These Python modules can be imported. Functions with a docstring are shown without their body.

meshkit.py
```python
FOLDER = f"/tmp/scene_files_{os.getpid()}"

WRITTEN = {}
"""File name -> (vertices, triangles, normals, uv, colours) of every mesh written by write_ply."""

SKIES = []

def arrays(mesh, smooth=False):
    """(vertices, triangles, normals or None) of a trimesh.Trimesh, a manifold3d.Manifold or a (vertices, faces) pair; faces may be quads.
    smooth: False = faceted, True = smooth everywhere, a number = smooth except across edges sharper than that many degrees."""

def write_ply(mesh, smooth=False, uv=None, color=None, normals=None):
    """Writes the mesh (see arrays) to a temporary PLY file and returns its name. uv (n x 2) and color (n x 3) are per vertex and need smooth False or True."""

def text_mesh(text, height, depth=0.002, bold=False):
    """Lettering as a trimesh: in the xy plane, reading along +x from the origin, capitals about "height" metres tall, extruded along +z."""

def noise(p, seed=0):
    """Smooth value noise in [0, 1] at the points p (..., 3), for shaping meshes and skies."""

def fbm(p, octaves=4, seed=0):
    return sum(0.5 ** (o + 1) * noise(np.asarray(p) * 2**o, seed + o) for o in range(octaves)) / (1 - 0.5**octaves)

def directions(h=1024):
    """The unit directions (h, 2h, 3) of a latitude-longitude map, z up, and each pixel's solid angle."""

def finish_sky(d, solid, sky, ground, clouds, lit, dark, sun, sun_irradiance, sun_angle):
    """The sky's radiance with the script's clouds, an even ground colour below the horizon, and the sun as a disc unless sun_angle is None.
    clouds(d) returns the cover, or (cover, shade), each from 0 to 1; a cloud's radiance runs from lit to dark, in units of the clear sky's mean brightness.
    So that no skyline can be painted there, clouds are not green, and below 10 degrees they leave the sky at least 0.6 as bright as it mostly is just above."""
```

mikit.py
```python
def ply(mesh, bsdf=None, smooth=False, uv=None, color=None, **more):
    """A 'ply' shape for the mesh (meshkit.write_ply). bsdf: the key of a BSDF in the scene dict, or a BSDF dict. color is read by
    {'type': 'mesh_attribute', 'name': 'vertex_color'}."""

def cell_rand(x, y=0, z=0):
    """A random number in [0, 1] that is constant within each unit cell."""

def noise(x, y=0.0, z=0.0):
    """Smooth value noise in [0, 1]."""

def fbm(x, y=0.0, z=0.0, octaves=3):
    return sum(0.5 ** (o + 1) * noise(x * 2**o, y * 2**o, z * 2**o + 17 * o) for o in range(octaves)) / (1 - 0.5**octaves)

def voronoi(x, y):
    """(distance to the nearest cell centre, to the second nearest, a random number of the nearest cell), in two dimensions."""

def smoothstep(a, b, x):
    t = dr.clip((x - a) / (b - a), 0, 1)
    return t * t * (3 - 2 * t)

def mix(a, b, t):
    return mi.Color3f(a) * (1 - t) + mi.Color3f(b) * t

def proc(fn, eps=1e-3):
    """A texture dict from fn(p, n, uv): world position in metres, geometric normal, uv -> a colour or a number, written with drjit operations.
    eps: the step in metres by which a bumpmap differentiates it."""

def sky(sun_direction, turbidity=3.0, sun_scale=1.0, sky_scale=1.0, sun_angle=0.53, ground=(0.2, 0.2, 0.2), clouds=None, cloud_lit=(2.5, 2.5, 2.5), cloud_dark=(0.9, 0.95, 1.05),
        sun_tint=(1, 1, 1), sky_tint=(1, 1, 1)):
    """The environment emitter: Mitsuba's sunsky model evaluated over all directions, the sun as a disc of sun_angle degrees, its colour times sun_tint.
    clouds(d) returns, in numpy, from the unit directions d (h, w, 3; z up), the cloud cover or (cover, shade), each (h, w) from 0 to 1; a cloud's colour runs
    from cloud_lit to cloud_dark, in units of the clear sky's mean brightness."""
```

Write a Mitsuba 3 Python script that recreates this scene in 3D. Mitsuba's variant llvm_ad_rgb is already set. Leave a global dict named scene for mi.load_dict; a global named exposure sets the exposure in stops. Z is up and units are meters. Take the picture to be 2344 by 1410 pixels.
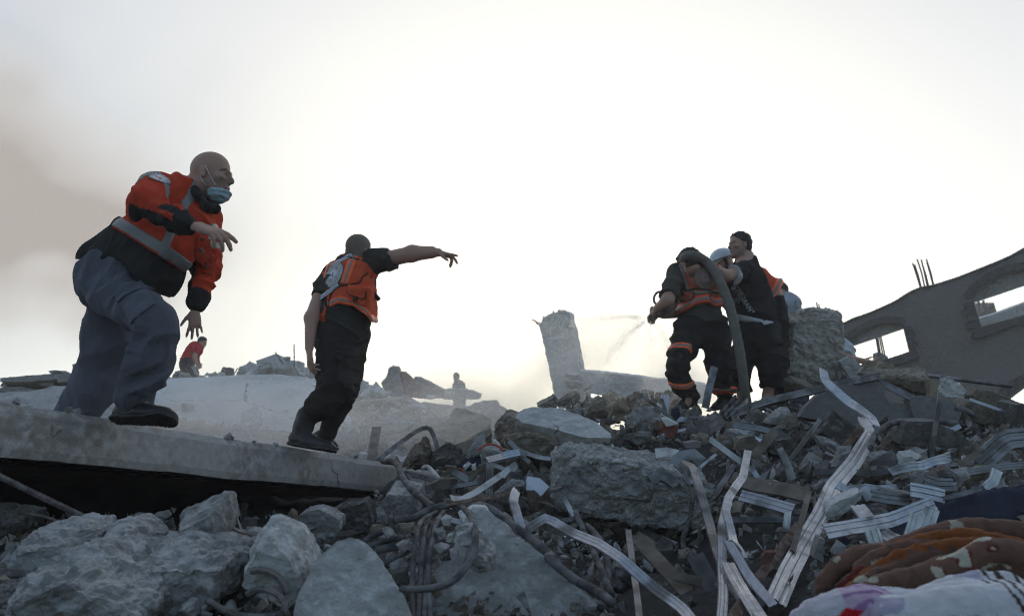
import math, random
import numpy as np, trimesh, drjit as dr, mitsuba as mi, mikit, meshkit
from manifold3d import Manifold, CrossSection
from scipy.interpolate import RBFInterpolator
from scipy.ndimage import map_coordinates
from mikit import proc, fbm, noise, smoothstep, mix

T = mi.ScalarTransform4f
random.seed(7)
scene, labels = {}, {}

# ---------------------------------------------------------------- camera, sky, exposure
exposure = 2.38
CAM = np.array([0.0, 0.0, 1.6])
PITCH = math.radians(13.3)
FPX = 2300.0                                   # focal length in photograph pixels (about 35 mm)
FWD = np.array([0, math.cos(PITCH), math.sin(PITCH)])
UPV = np.array([0, -math.sin(PITCH), math.cos(PITCH)])
RIGHT = np.array([1.0, 0, 0])
Xv, Yv, Zv = np.array([1., 0, 0]), np.array([0, 1., 0]), np.array([0, 0, 1.])
scene['camera'] = {'type': 'thinlens', 'fov': math.degrees(2 * math.atan(1172 / FPX)), 'fov_axis': 'x',
                   'aperture_radius': 0.005, 'focus_distance': 6.5, 'near_clip': 0.05, 'far_clip': 3000.0,
                   'to_world': T().look_at(origin=CAM.tolist(), target=(CAM + FWD).tolist(), up=[0, 0, 1]),
                   'medium': {'type': 'ref', 'id': 'air'}}


def smoke_clouds(d):
    """High thin cloud over the whole sky and the brown smoke that drifts in on the left."""
    az = np.degrees(np.arctan2(d[..., 0], d[..., 1]))
    el = np.degrees(np.arcsin(np.clip(d[..., 2], -1, 1)))
    n = meshkit.fbm(d * 4.0 + 3.0, 4, 11)
    sun = unit_dir(SUN)
    ang = np.degrees(np.arccos(np.clip(d @ sun, -1, 1)))
    glow = (.60 * np.exp(-(ang / 72.0) ** 2) + .07 * np.exp(-(ang / 26.0) ** 2)) * (0.95 + 0.08 * n) * (1 - .34 * np.clip((el - 15) / 20, 0, 1))   # lit veil of dust and thin cloud round the hidden sun
    blob = lambda a, e, wa, we, k: np.exp(-(((az - a + wa * 1.6 * (n - .5)) / wa) ** 2 + ((el - e - we * 1.8 * (n - .5)) / we) ** 2))
    m = meshkit.fbm(d * 7.0 + 9.0, 4, 23)
    plume = 1.15 * blob(-28, 12.5, 10.5, 7.5, 1) + .28 * blob(-24, 19, 12, 8, 1) + .10 * blob(-14, 17, 10, 7, 1)
    plume = np.clip(plume * (0.35 + 1.35 * m), 0, 1)
    cover = np.clip(np.maximum(glow, plume), 0, 1)
    return cover, np.clip(plume, 0, 1)


def unit_dir(v):
    v = np.asarray(v, float)
    return v / np.linalg.norm(v)


SUN = [0.06, 1.0, 0.34]
scene['sky'] = mikit.sky(SUN, turbidity=3.0, sun_scale=0.0, sun_angle=22, sky_scale=1.0,
                         clouds=smoke_clouds, cloud_lit=(3.78, 3.50, 3.12), cloud_dark=(1.38, 1.26, 1.17), ground=(0.2, 0.2, 0.2), sky_tint=(1.0, .99, 1.01))


# ---------------------------------------------------------------- bookkeeping
taken = {}


def numbered(name):
    n = taken.get(name, 0)
    taken[name] = n + 1
    return name if n == 0 else f'{name}_{n:03d}'


def thing(name, label, cat=None, group=None, kind=None):
    key = numbered(name)
    labels[key] = {'label': label}
    if cat: labels[key]['category'] = cat
    if group: labels[key]['group'] = group
    if kind: labels[key]['kind'] = kind
    return key


def shape(key, mesh, bsdf, smooth=False, color=None):
    scene[key] = mikit.ply(mesh, 'mat_' + bsdf, smooth=True if color is not None and smooth not in (False,) else smooth, color=color)
    return key


def part(parent, name, mesh, bsdf, smooth=False, color=None, label=None, kind=None):
    key = numbered(parent + '__' + name)
    shape(key, mesh, bsdf, smooth, color)
    if label: labels.setdefault(key, {})['label'] = label
    if kind: labels.setdefault(key, {})['kind'] = kind
    return key


def solo(name, label, cat, mesh, bsdf, smooth=False, color=None, group=None, kind=None):
    key = thing(name, label, cat, group, kind)
    shape(key, mesh, bsdf, smooth, color)
    return key


# ---------------------------------------------------------------- geometry helpers
def at(px, py, Y):
    """The point of the place that lies Y metres ahead and is seen at photograph pixel (px, py)."""
    d = FWD + (px - 1172) / FPX * RIGHT + (705 - py) / FPX * UPV
    return CAM + d * (Y / d[1])


def mpp(px, py, Y):
    return float((at(px, py, Y) - CAM) @ FWD) / FPX


def zr(x0, y0, s):
    """Reader for coordinates measured in an enlarged crop of the photograph."""
    return lambda *uv: [(x0 + uv[i] / s, y0 + uv[i + 1] / s) for i in range(0, len(uv), 2)]


LATTICE = np.random.default_rng(99).random((48, 48, 48)).astype(np.float32)


def fnoise(p, seed=0):
    """Smooth value noise in [0, 1] from a table."""
    p = np.asarray(p, float) + seed * np.array([7.31, 3.77, 5.13])
    i = np.floor(p)
    t = p - i
    q = (i + t * t * (3 - 2 * t)) % 48
    return map_coordinates(LATTICE, q.reshape(-1, 3).T, order=1, mode='grid-wrap').reshape(p.shape[:-1])


def ffbm(p, octaves=4, seed=0):
    p = np.asarray(p, float)
    return sum(0.5 ** (o + 1) * fnoise(p * 2.03 ** o, seed + 3 * o) for o in range(octaves)) / (1 - 0.5 ** octaves)


def unit(v):
    v = np.asarray(v, float)
    return v / (np.linalg.norm(v) + 1e-12)


def ortho(t, hint=(0, 0, 1)):
    t = unit(t)
    a = np.cross(t, hint)
    if np.linalg.norm(a) < 1e-3: a = np.cross(t, (1, 0, 0.2))
    a = unit(a)
    return t, a, np.cross(a, t)


def join(ms):
    vs, fs, o = [], [], 0
    for v, f in ms:
        vs.append(v); fs.append(np.asarray(f) + o); o += len(v)
    return np.vstack(vs), np.vstack(fs)


def tris(f):
    f = np.asarray(f)
    return np.vstack([f[:, [0, 1, 2]], f[:, [0, 2, 3]]]) if f.shape[1] == 4 else f


def mfd(m):
    q = m.to_mesh()
    return np.array(q.vert_properties[:, :3], float), np.array(q.tri_verts, int)


def vnormals(v, f):
    n = np.zeros_like(v)
    c = np.cross(v[f[:, 1]] - v[f[:, 0]], v[f[:, 2]] - v[f[:, 0]])
    for k in range(3): np.add.at(n, f[:, k], c)
    return n / (np.linalg.norm(n, axis=1, keepdims=True) + 1e-12)


def resample(pts, step):
    p = np.asarray(pts, float)
    s = np.r_[0, np.cumsum(np.linalg.norm(np.diff(p, axis=0), axis=1))]
    n = max(2, int(s[-1] / step) + 1)
    q = np.linspace(0, s[-1], n)
    return np.stack([np.interp(q, s, p[:, k]) for k in range(3)], 1)


def spline(pts, step):
    """Catmull-Rom curve through the points, evenly stepped."""
    p = np.asarray(pts, float)
    p = np.vstack([2 * p[0] - p[1], p, 2 * p[-1] - p[-2]])
    out, t = [], np.linspace(0, 1, 13)[:-1, None]
    for i in range(1, len(p) - 2):
        a, b, c, d = p[i - 1:i + 3]
        out.append(0.5 * (2 * b + (c - a) * t + (2 * a - 5 * b + 4 * c - d) * t ** 2 + (3 * b - a - 3 * c + d) * t ** 3))
    return resample(np.vstack(out + [p[-2:-1]]), step)


def sweep(path, profile, up=None, scale=None, twist=None, closed=True):
    """A closed profile (n x 2: side, out) swept along the path; up: the out direction, one or one per point."""
    p, m = np.asarray(path, float), len(profile)
    t = np.gradient(p, axis=0)
    t /= np.linalg.norm(t, axis=1, keepdims=True) + 1e-12
    if up is None:
        u = [ortho(t[0])[2]]
        for i in range(1, len(p)):
            w = u[-1] - (u[-1] @ t[i]) * t[i]
            u.append(unit(w))
        u = np.array(u)
    else:
        u = np.broadcast_to(np.asarray(up, float), p.shape)
        u = u - (u * t).sum(1, keepdims=True) * t
        u /= np.linalg.norm(u, axis=1, keepdims=True) + 1e-9
    s = np.cross(t, u)
    if twist is not None:
        c, n = np.cos(twist)[:, None], np.sin(twist)[:, None]
        s, u = s * c + u * n, u * c - s * n
    sc = np.ones(len(p)) if scale is None else np.asarray(scale)
    q = np.asarray(profile, float)
    v = p[:, None] + sc[:, None, None] * (q[None, :, :1] * s[:, None] + q[None, :, 1:] * u[:, None])
    i, j = np.meshgrid(np.arange(len(p) - 1), np.arange(m), indexing='ij')
    f = np.stack([i * m + j, (i + 1) * m + j, (i + 1) * m + (j + 1) % m, i * m + (j + 1) % m], -1).reshape(-1, 4)
    f = tris(f)
    n = len(p) * m
    v = np.vstack([v.reshape(-1, 3), p[:1], p[-1:]])
    k = np.arange(m)
    if m <= 16 and closed:
        f = np.vstack([f, np.stack([k * 0 + n, k, (k + 1) % m], 1), np.stack([k * 0 + n + 1, n - 0 * k - m + (k + 1) % m, n - m + k], 1)])
    return v, f


def ring(n, r=1.0):
    a = np.arange(n) * 2 * np.pi / n
    return np.stack([np.cos(a), np.sin(a)], 1) * r


def tube(path, r, n=8, ends=True):
    p = np.asarray(path, float)
    rr = np.broadcast_to(r, (len(p),)).astype(float)
    return sweep(p, ring(n), scale=rr)


def rebar(path, r=0.008, pitch=0.016, n=7):
    """A ribbed steel bar."""
    p = resample(path, pitch / 2)
    return tube(p, r * (1 + 0.16 * (np.arange(len(p)) % 2)), n)


def boxm(center, ax, ay, az, hx, hy, hz, bevel=0.0):
    c = np.asarray(center, float)
    A = np.stack([unit(ax), unit(ay), unit(az)], 0)
    if bevel:
        s = np.array([[a, b, d] for a in (-1, 1) for b in (-1, 1) for d in (-1, 1)], float)
        h = np.array([hx, hy, hz])
        pts = np.vstack([s * (h - bevel * (np.arange(3) != k)) for k in range(3)])
        v, f = mfd(Manifold.hull_points(pts))
    else:
        b = trimesh.creation.box((2 * hx, 2 * hy, 2 * hz))
        v, f = np.array(b.vertices), np.array(b.faces)
    return v @ A + c, f


def vnoise(p, freq, seed, octv=3):
    return np.stack([ffbm(p * freq + 7.3 * k, octv, seed + 31 * k) - 0.5 for k in range(3)], -1)


def roughen(v, f, amp, freq, seed, fine=0.35):
    """Broken-concrete relief: warped along a noise field, with chips that bite inwards."""
    n = vnormals(v, f)
    w = v + .35 / freq * vnoise(v, freq, seed + 2, 2)
    c = ffbm(w * freq * 1.9, 3, seed + 5)
    chip = np.clip(0.45 - c, 0, 1) * 3.2
    crag = np.abs(ffbm(w * freq * 2.6, 2, seed + 21) - .5) * 2 - .28          # sharp valleys between broken faces
    step = ffbm(v * freq * 3.1, 2, seed + 33) * 5
    step = (step - np.floor(step) > .5) * .5
    g = ffbm(v * freq * 7.0, 3, seed + 9) - 0.5
    return v + 1.0 * amp * vnoise(v, freq, seed) + n * amp * (fine * 3.0 * g - 1.1 * chip + .75 * crag + .22 * step)[:, None], f


def frame(Y, px, py, yaw=0.0, tilt=0.0):
    """Local axes (side, up, away) of a piece that faces the camera, turned by yaw and tipped back by tilt (degrees)."""
    cy, sy, ct, st = math.cos(math.radians(yaw)), math.sin(math.radians(yaw)), math.cos(math.radians(tilt)), math.sin(math.radians(tilt))
    side = cy * RIGHT + sy * FWD
    away = -sy * RIGHT + cy * FWD
    return side, ct * UPV + st * away, -st * UPV + ct * away


def on_plane(pix, c, Y, yaw=0.0, tilt=0.0):
    """Points on the plane through at(c, Y) with that yaw and tilt, seen at those pixels; returned as local (side, up) metres."""
    o = at(c[0], c[1], Y)
    s, u, a = frame(Y, *c, yaw, tilt)
    out = []
    for px, py in pix:
        d = FWD + (px - 1172) / FPX * RIGHT + (705 - py) / FPX * UPV
        p = CAM + d * (((o - CAM) @ a) / (d @ a)) - o
        out.append((p @ s, p @ u))
    return np.array(out), o, s, u, a


def cross_section(poly):
    p = np.asarray(poly, float)
    if ((p[:, 0] * np.roll(p[:, 1], -1)) - (np.roll(p[:, 0], -1) * p[:, 1])).sum() < 0: p = p[::-1]
    return CrossSection([p.tolist()])


def slab(pix, Y, thick, yaw=0.0, tilt=0.0, amp=0.012, freq=5.0, seed=1, length=0.05, bevel=0.0, holes=(), top=1.0):
    """A broken slab or block: outline of its near face, its own thickness going away from the viewer, rough broken surface."""
    c = np.mean(np.asarray(pix, float), 0)
    q, o, s, u, a = on_plane(pix, c, Y, yaw, tilt)
    cs = cross_section(q)
    for hpx in holes:
        cs = cs - cross_section(on_plane(hpx, c, Y, yaw, tilt)[0])
    m = Manifold.extrude(cs, thick, 2, 0.0, (top, top))
    if bevel:
        inner = cs.offset(-bevel, circular_segments=8) if False else cs
    v, f = mfd(m.refine_to_length(length))
    v = np.outer(v[:, 0], s) + np.outer(v[:, 1], u) + np.outer(v[:, 2], a) + o
    if np.dot(np.cross(s, u), a) < 0: f = f[:, ::-1]
    return roughen(v, f, amp, freq, seed)


def boulder(pix, Y, thick, seed=1, front=0.62, drop=0.12, back=0.75, amp=0.02, freq=4.0, length=0.04, yaw=0.0, tilt=0.0):
    """A boulder whose silhouette is the outline; its near face is smaller and lower, so that it has a top."""
    rnd = np.random.default_rng(seed)
    c = np.mean(np.asarray(pix, float), 0)
    q, o, s, u, a = on_plane(pix, c, Y, yaw, tilt)
    h = np.ptp(q[:, 1])
    m0 = q.mean(0)
    fr = (q - m0) * front * rnd.uniform(0.88, 1.12, (len(q), 1)) + m0 - [0, drop * h]
    bk = (q - m0) * back * rnd.uniform(0.85, 1.1, (len(q), 1)) + m0 - [0, 0.1 * h]
    mid = (q - m0) * 0.96 + m0 - [0, 0.03 * h]
    pts = np.vstack([np.c_[fr, np.full(len(q), -0.42 * thick) + rnd.uniform(-.07, .07, len(q)) * thick], np.c_[q, rnd.uniform(-.08, .08, len(q)) * thick],
                     np.c_[mid, np.full(len(q), 0.25 * thick)], np.c_[bk, np.full(len(q), 0.58 * thick)]])
    v, f = mfd(Manifold.hull_points(pts).refine_to_length(length))
    v = np.outer(v[:, 0], s) + np.outer(v[:, 1], u) + np.outer(v[:, 2], a) + o
    if np.dot(np.cross(s, u), a) < 0: f = f[:, ::-1]
    return roughen(v, f, amp, freq, seed)


def chunk(center, size, seed, rot=None, amp=0.1, length=None, n=13):
    """A small angular piece of broken concrete."""
    rnd = np.random.default_rng(seed)
    size = np.asarray(size, float)
    p = rnd.uniform(-1, 1, (n, 3))
    p /= np.maximum(np.abs(p).max(1, keepdims=True), 1e-6) ** 0.8
    R = trimesh.transformations.random_rotation_matrix(rnd.random(3))[:3, :3] if rot is None else rot
    m = Manifold.hull_points(p * size / 2)
    if length: m = m.refine_to_length(length)
    v, f = mfd(m)
    v = v @ R.T + center
    if length: v, f = roughen(v, f, amp * size.min(), 1.2 / size.mean(), seed)
    return v, f


def strip(path, width, lip=0.016, seed=0, face=None, gauge=0.002, step=0.05, ribs=True, crumple=0.001, twist=None):
    """A bent galvanised channel: web with two lips (turned away from the face), ribbed, following the path."""
    w, l, g = width / 2, lip, gauge
    r = 0.045 * width if ribs else 0.0
    front = [(-w, -l), (-w, 0), (-0.62 * w, 0), (-0.5 * w, -r), (-0.3 * w, -r), (-0.18 * w, 0), (0.18 * w, 0), (0.3 * w, -r), (0.5 * w, -r), (0.62 * w, 0), (w, 0), (w, -l)]
    back = [(x * (1 - g / w), y - g if abs(y) < l * .9 else y) for x, y in front[::-1]]
    prof = np.array(front + back)
    p = resample(path, step)
    if crumple:
        rnd = np.random.default_rng(seed)
        k = np.cumsum(rnd.normal(0, 1, (len(p), 3)), 0)
        k -= np.linspace(0, 1, len(p))[:, None] * k[-1]
        p = p + crumple * k * 0.5
    up = -FWD if face is None else face
    tw = None
    if twist is not None:
        tw = .6 * np.radians(np.interp(np.linspace(0, 1, len(p)), np.linspace(0, 1, len(twist)), twist))
    v, f = sweep(p, prof, up=up, twist=tw, closed=False)
    return v, f


def px_path(pts):
    """[(px, py, Y), ...] -> points of the place."""
    return np.array([at(*q) for q in pts])


# ---------------------------------------------------------------- solids from distance fields (bodies, clothes, blankets)
class Solid:
    def __init__(self): self.prims = []

    def cone(self, a, b, ra, rb=None, k=0.03, fl=None, cut=None, op='u'):
        """A tapered limb from a to b. fl=(direction, ratio): its thickness along direction times ratio. cut: planes (point, normal) that end it."""
        self.prims.append(('cone', np.asarray(a, float), np.asarray(b, float), float(ra), float(ra if rb is None else rb), k, fl, cut, op))
        return self

    def chain(self, pts, rs, k=0.03, fl=None):
        for i in range(len(pts) - 1): self.cone(pts[i], pts[i + 1], rs[i], rs[i + 1], k, fl)
        return self

    def ell(self, c, axes, radii, k=0.03, op='u'):
        self.prims.append(('ell', np.asarray(c, float), np.array([unit(x) for x in axes]), np.asarray(radii, float), 0, k, None, None, op))
        return self

    def box(self, c, axes, half, r=0.01, k=0.01, op='u', cut=None):
        self.prims.append(('box', np.asarray(c, float), np.array([unit(x) for x in axes]), np.asarray(half, float), r, k, None, cut, op))
        return self

    def half(self, p, n):
        """Keep only the side of the plane that n points away from."""
        self.prims.append(('half', np.asarray(p, float), unit(n), 0, 0, 0, None, None, 'i'))
        return self

    def copy(self, *more):
        s = Solid(); s.prims = list(self.prims)
        return s

    @staticmethod
    def dist(q, P):
        kind = q[0]
        if kind == 'cone':
            _, a, b, ra, rb, _, fl, cut, _ = q
            v, ba = P - a, b - a
            if fl is not None:
                n = unit(fl[0]); s = 1 / fl[1] - 1
                v = v + (v @ n)[..., None] * (s * n)
                ba = ba + (ba @ n) * s * n
            t = np.clip(v @ ba / (ba @ ba + 1e-12), 0, 1)
            d = np.linalg.norm(v - t[..., None] * ba, axis=-1) - (ra + (rb - ra) * t)
            if fl is not None: d = d * (min(1.0, fl[1]) * 0.5 + 0.5)
        elif kind == 'ell':
            _, c, A, r = q[:4]
            v = (P - c) @ A.T
            k0 = np.linalg.norm(v / r, axis=-1)
            k1 = np.linalg.norm(v / r ** 2, axis=-1)
            d = k0 * (k0 - 1) / np.maximum(k1, 1e-9)
            d = np.where(k0 < 1e-3, -r.min(), d)
            cut = None
        elif kind == 'box':
            _, c, A, h, r, _, _, cut, _ = q
            v = np.abs((P - c) @ A.T) - (h - r)
            d = np.linalg.norm(np.maximum(v, 0), axis=-1) + np.minimum(v.max(-1), 0) - r
        else:
            return (P - q[1]) @ q[2]
        if cut is not None:
            for p0, n in cut: d = np.maximum(d, (P - p0) @ unit(n))
        return d

    @staticmethod
    def bounds(q):
        if q[0] == 'cone':
            r = max(q[3], q[4]) * max(1.0, q[6][1] if q[6] else 1.0)
            return np.minimum(q[1], q[2]) - r, np.maximum(q[1], q[2]) + r
        if q[0] in ('ell', 'box'):
            e = np.abs(q[2].T) @ q[3]
            return q[1] - e, q[1] + e

    @staticmethod
    def blend(F, d, k, op):
        if op == 's':
            d = -d
            if k <= 0: return np.maximum(F, d)
            h = np.clip(0.5 - 0.5 * (F - d) / k, 0, 1)
            return F * (1 - h) + d * h + k * h * (1 - h)
        if k <= 0: return np.minimum(F, d)
        h = np.clip(0.5 + 0.5 * (F - d) / k, 0, 1)
        return F * (1 - h) + d * h - k * h * (1 - h)

    def field(self, P):
        F = np.full(P.shape[:-1], 1.0)
        for q in self.prims:
            d = self.dist(q, P)
            F = np.maximum(F, d) if q[8] == 'i' else self.blend(F, d, q[5], q[8])
        return F

    def surf(self, P):
        """The field with the folds of the cloth that was meshed last."""
        F = self.field(P)
        c = getattr(self, 'cache', None)
        return F if c is None or c[2] is None else F + c[2](P.reshape(-1, 3)).reshape(F.shape)

    def grid(self, h, disp=None):
        lo, hi = zip(*[self.bounds(q) for q in self.prims if q[8] == 'u'])
        lo, hi = np.min(lo, 0) - 3 * h - .02, np.max(hi, 0) + 3 * h + .02
        n = np.ceil((hi - lo) / h).astype(int) + 1
        F = np.full(n, 1.0, np.float32)
        ax = [lo[k] + h * np.arange(n[k]) for k in range(3)]
        for q in self.prims:
            if q[8] == 'i':
                d = ((ax[0] - q[1][0]) * q[2][0])[:, None, None] + ((ax[1] - q[1][1]) * q[2][1])[None, :, None] + ((ax[2] - q[1][2]) * q[2][2])[None, None, :]
                F = np.maximum(F, d.astype(np.float32))
                continue
            b0, b1 = self.bounds(q)
            pad = q[5] + 0.04
            i0 = np.clip(np.floor((b0 - pad - lo) / h).astype(int), 0, n - 1)
            i1 = np.clip(np.ceil((b1 + pad - lo) / h).astype(int) + 1, 1, n)
            if (i1 <= i0).any(): continue
            sl = tuple(slice(a, b) for a, b in zip(i0, i1))
            P = np.stack(np.meshgrid(*[ax[k][sl[k]] for k in range(3)], indexing='ij'), -1)
            F[sl] = self.blend(F[sl], self.dist(q, P).astype(np.float32), q[5], q[8])
        if disp is not None:
            near = np.argwhere(np.abs(F) < 0.035)
            F[tuple(near.T)] += disp(near * h + lo)
        return F, lo

    def mesh(self, h, grow=0.0, disp=None, region=None):
        key = (h, id(disp), len(self.prims))
        if getattr(self, 'cache', (None,))[0] != key: self.cache = (key, self.grid(h, disp), disp)
        F, lo = self.cache[1]
        if grow: F = F - np.float32(grow)
        if region is not None:
            near = np.argwhere(F < 0.03)
            G = np.full(F.shape, 0.03, np.float32)
            G[tuple(near.T)] = np.maximum(F[tuple(near.T)], region(near * h + lo))
            F = G
        return surface_nets(F, lo, h)


def surface_nets(F, lo, h):
    F = F.astype(np.float32)
    s = F < 0
    c = [s[i:s.shape[0] - 1 + i, j:s.shape[1] - 1 + j, k:s.shape[2] - 1 + k] for i in (0, 1) for j in (0, 1) for k in (0, 1)]
    tot = np.sum(c, 0)
    cells = np.argwhere((tot > 0) & (tot < 8))
    idx = np.full(tot.shape, -1, np.int64)
    idx[tuple(cells.T)] = np.arange(len(cells))
    corners = np.array([(i, j, k) for i in (0, 1) for j in (0, 1) for k in (0, 1)])
    val = np.stack([F[tuple((cells + q).T)] for q in corners], 1)
    acc, cnt = np.zeros((len(cells), 3)), np.zeros(len(cells))
    for a in range(8):
        for b in range(a + 1, 8):
            if np.abs(corners[a] - corners[b]).sum() != 1: continue
            m = (val[:, a] < 0) != (val[:, b] < 0)
            t = val[m, a] / (val[m, a] - val[m, b])
            acc[m] += corners[a] + t[:, None] * (corners[b] - corners[a])
            cnt[m] += 1
    v = (cells + acc / cnt[:, None]) * h + lo
    faces = []
    for ax in range(3):
        o = [np.zeros(3, int) for _ in range(4)]
        b, c2 = (ax + 1) % 3, (ax + 2) % 3
        o[1][b] = -1; o[2][b] = -1; o[2][c2] = -1; o[3][c2] = -1
        n = [F.shape[k] - (1 if k == ax else 0) for k in range(3)]
        A = s[:n[0], :n[1], :n[2]]
        sh = [0, 0, 0]; sh[ax] = 1
        B = s[sh[0]:, sh[1]:, sh[2]:][:n[0], :n[1], :n[2]]
        e = np.argwhere(A != B)
        ok = (e[:, b] > 0) & (e[:, c2] > 0) & (e[:, b] < F.shape[b] - 1) & (e[:, c2] < F.shape[c2] - 1)
        e = e[ok]
        q = np.stack([idx[tuple((e + w).T)] for w in o], 1)
        flip = ~A[tuple(e.T)]
        q[flip] = q[flip][:, ::-1]
        faces.append(q)
    q = np.vstack(faces)
    q = q[(q >= 0).all(1)]
    return v, tris(q)


def decal(solid, center, udir, vdir, out, w, h, nu, nv, color, lift=0.004, mask=None, grow=0.0, far=0.25):
    """A flat print (badge, tape) laid on the surface of a solid: a small sheet with its own thickness that follows the cloth."""
    u, v = np.meshgrid(np.linspace(-1, 1, nu), np.linspace(-1, 1, nv), indexing='ij')
    udir, vdir, out = unit(udir), unit(vdir), unit(out)
    P = np.asarray(center, float) + u[..., None] * udir * w / 2 + v[..., None] * vdir * h / 2 + out * far
    for _ in range(18):
        d = solid.surf(P) - grow - lift
        P = P - out * np.clip(d, -0.03, 0.03)[..., None] * 0.8
    Q = P - out * (lift + 0.006)
    i, j = np.meshgrid(np.arange(nu - 1), np.arange(nv - 1), indexing='ij')
    cell = np.stack([i * nv + j, (i + 1) * nv + j, (i + 1) * nv + j + 1, i * nv + j + 1], -1).reshape(-1, 4)
    if mask is not None:
        uc = (u[:-1, :-1] + u[1:, 1:]) / 2
        vc = (v[:-1, :-1] + v[1:, 1:]) / 2
        cell = cell[mask(uc, vc).ravel()]
    if np.dot(np.cross(udir, vdir), out) < 0: cell = cell[:, ::-1]
    N = nu * nv
    edges = {}
    for q in cell:
        for a, b in zip(q, np.roll(q, -1)): edges[(a, b)] = 1
    rim = np.array([(b, a, a + N, b + N) for a, b in edges if (b, a) not in edges])
    f = np.vstack([cell, cell[:, ::-1] + N, rim])
    col = color(u.ravel(), v.ravel())
    return (np.vstack([P.reshape(-1, 3), Q.reshape(-1, 3)]), tris(f)), np.vstack([col, col])


def lettering(text, height, solid, center, udir, vdir, out, lift=0.004, grow=0.0, depth=0.004):
    """Printed words laid on the surface of a solid."""
    m = meshkit.text_mesh(text, height, depth)
    v = np.array(m.vertices)
    v[:, 0] -= v[:, 0].mean(); v[:, 1] -= height / 2
    udir, vdir, out = unit(udir), unit(vdir), unit(out)
    P = np.asarray(center) + np.outer(v[:, 0], udir) + np.outer(v[:, 1], vdir) + out * 0.2
    for _ in range(18):
        P = P - out * np.clip(solid.surf(P) - grow - lift, -0.03, 0.03)[:, None] * 0.8
    P = P + np.outer(v[:, 2] - depth, out)
    return P, np.array(m.faces)


# ---------------------------------------------------------------- materials
def mat(name, color, rough=0.9, bump=None, scale=0.004, eps=2e-3, **more):
    b = {'type': 'principled', 'base_color': color if isinstance(color, dict) else {'type': 'rgb', 'value': list(color)},
         'roughness': rough, 'specular': more.pop('specular', 0.3), **more}
    if bump is not None:
        b = {'type': 'bumpmap', 'height': proc(bump, eps), 'scale': scale, 'b': b}
    scene['mat_' + name] = {'type': 'twosided', 'b': b}
    return name


VCOL = {'type': 'mesh_attribute', 'name': 'vertex_color'}


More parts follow.
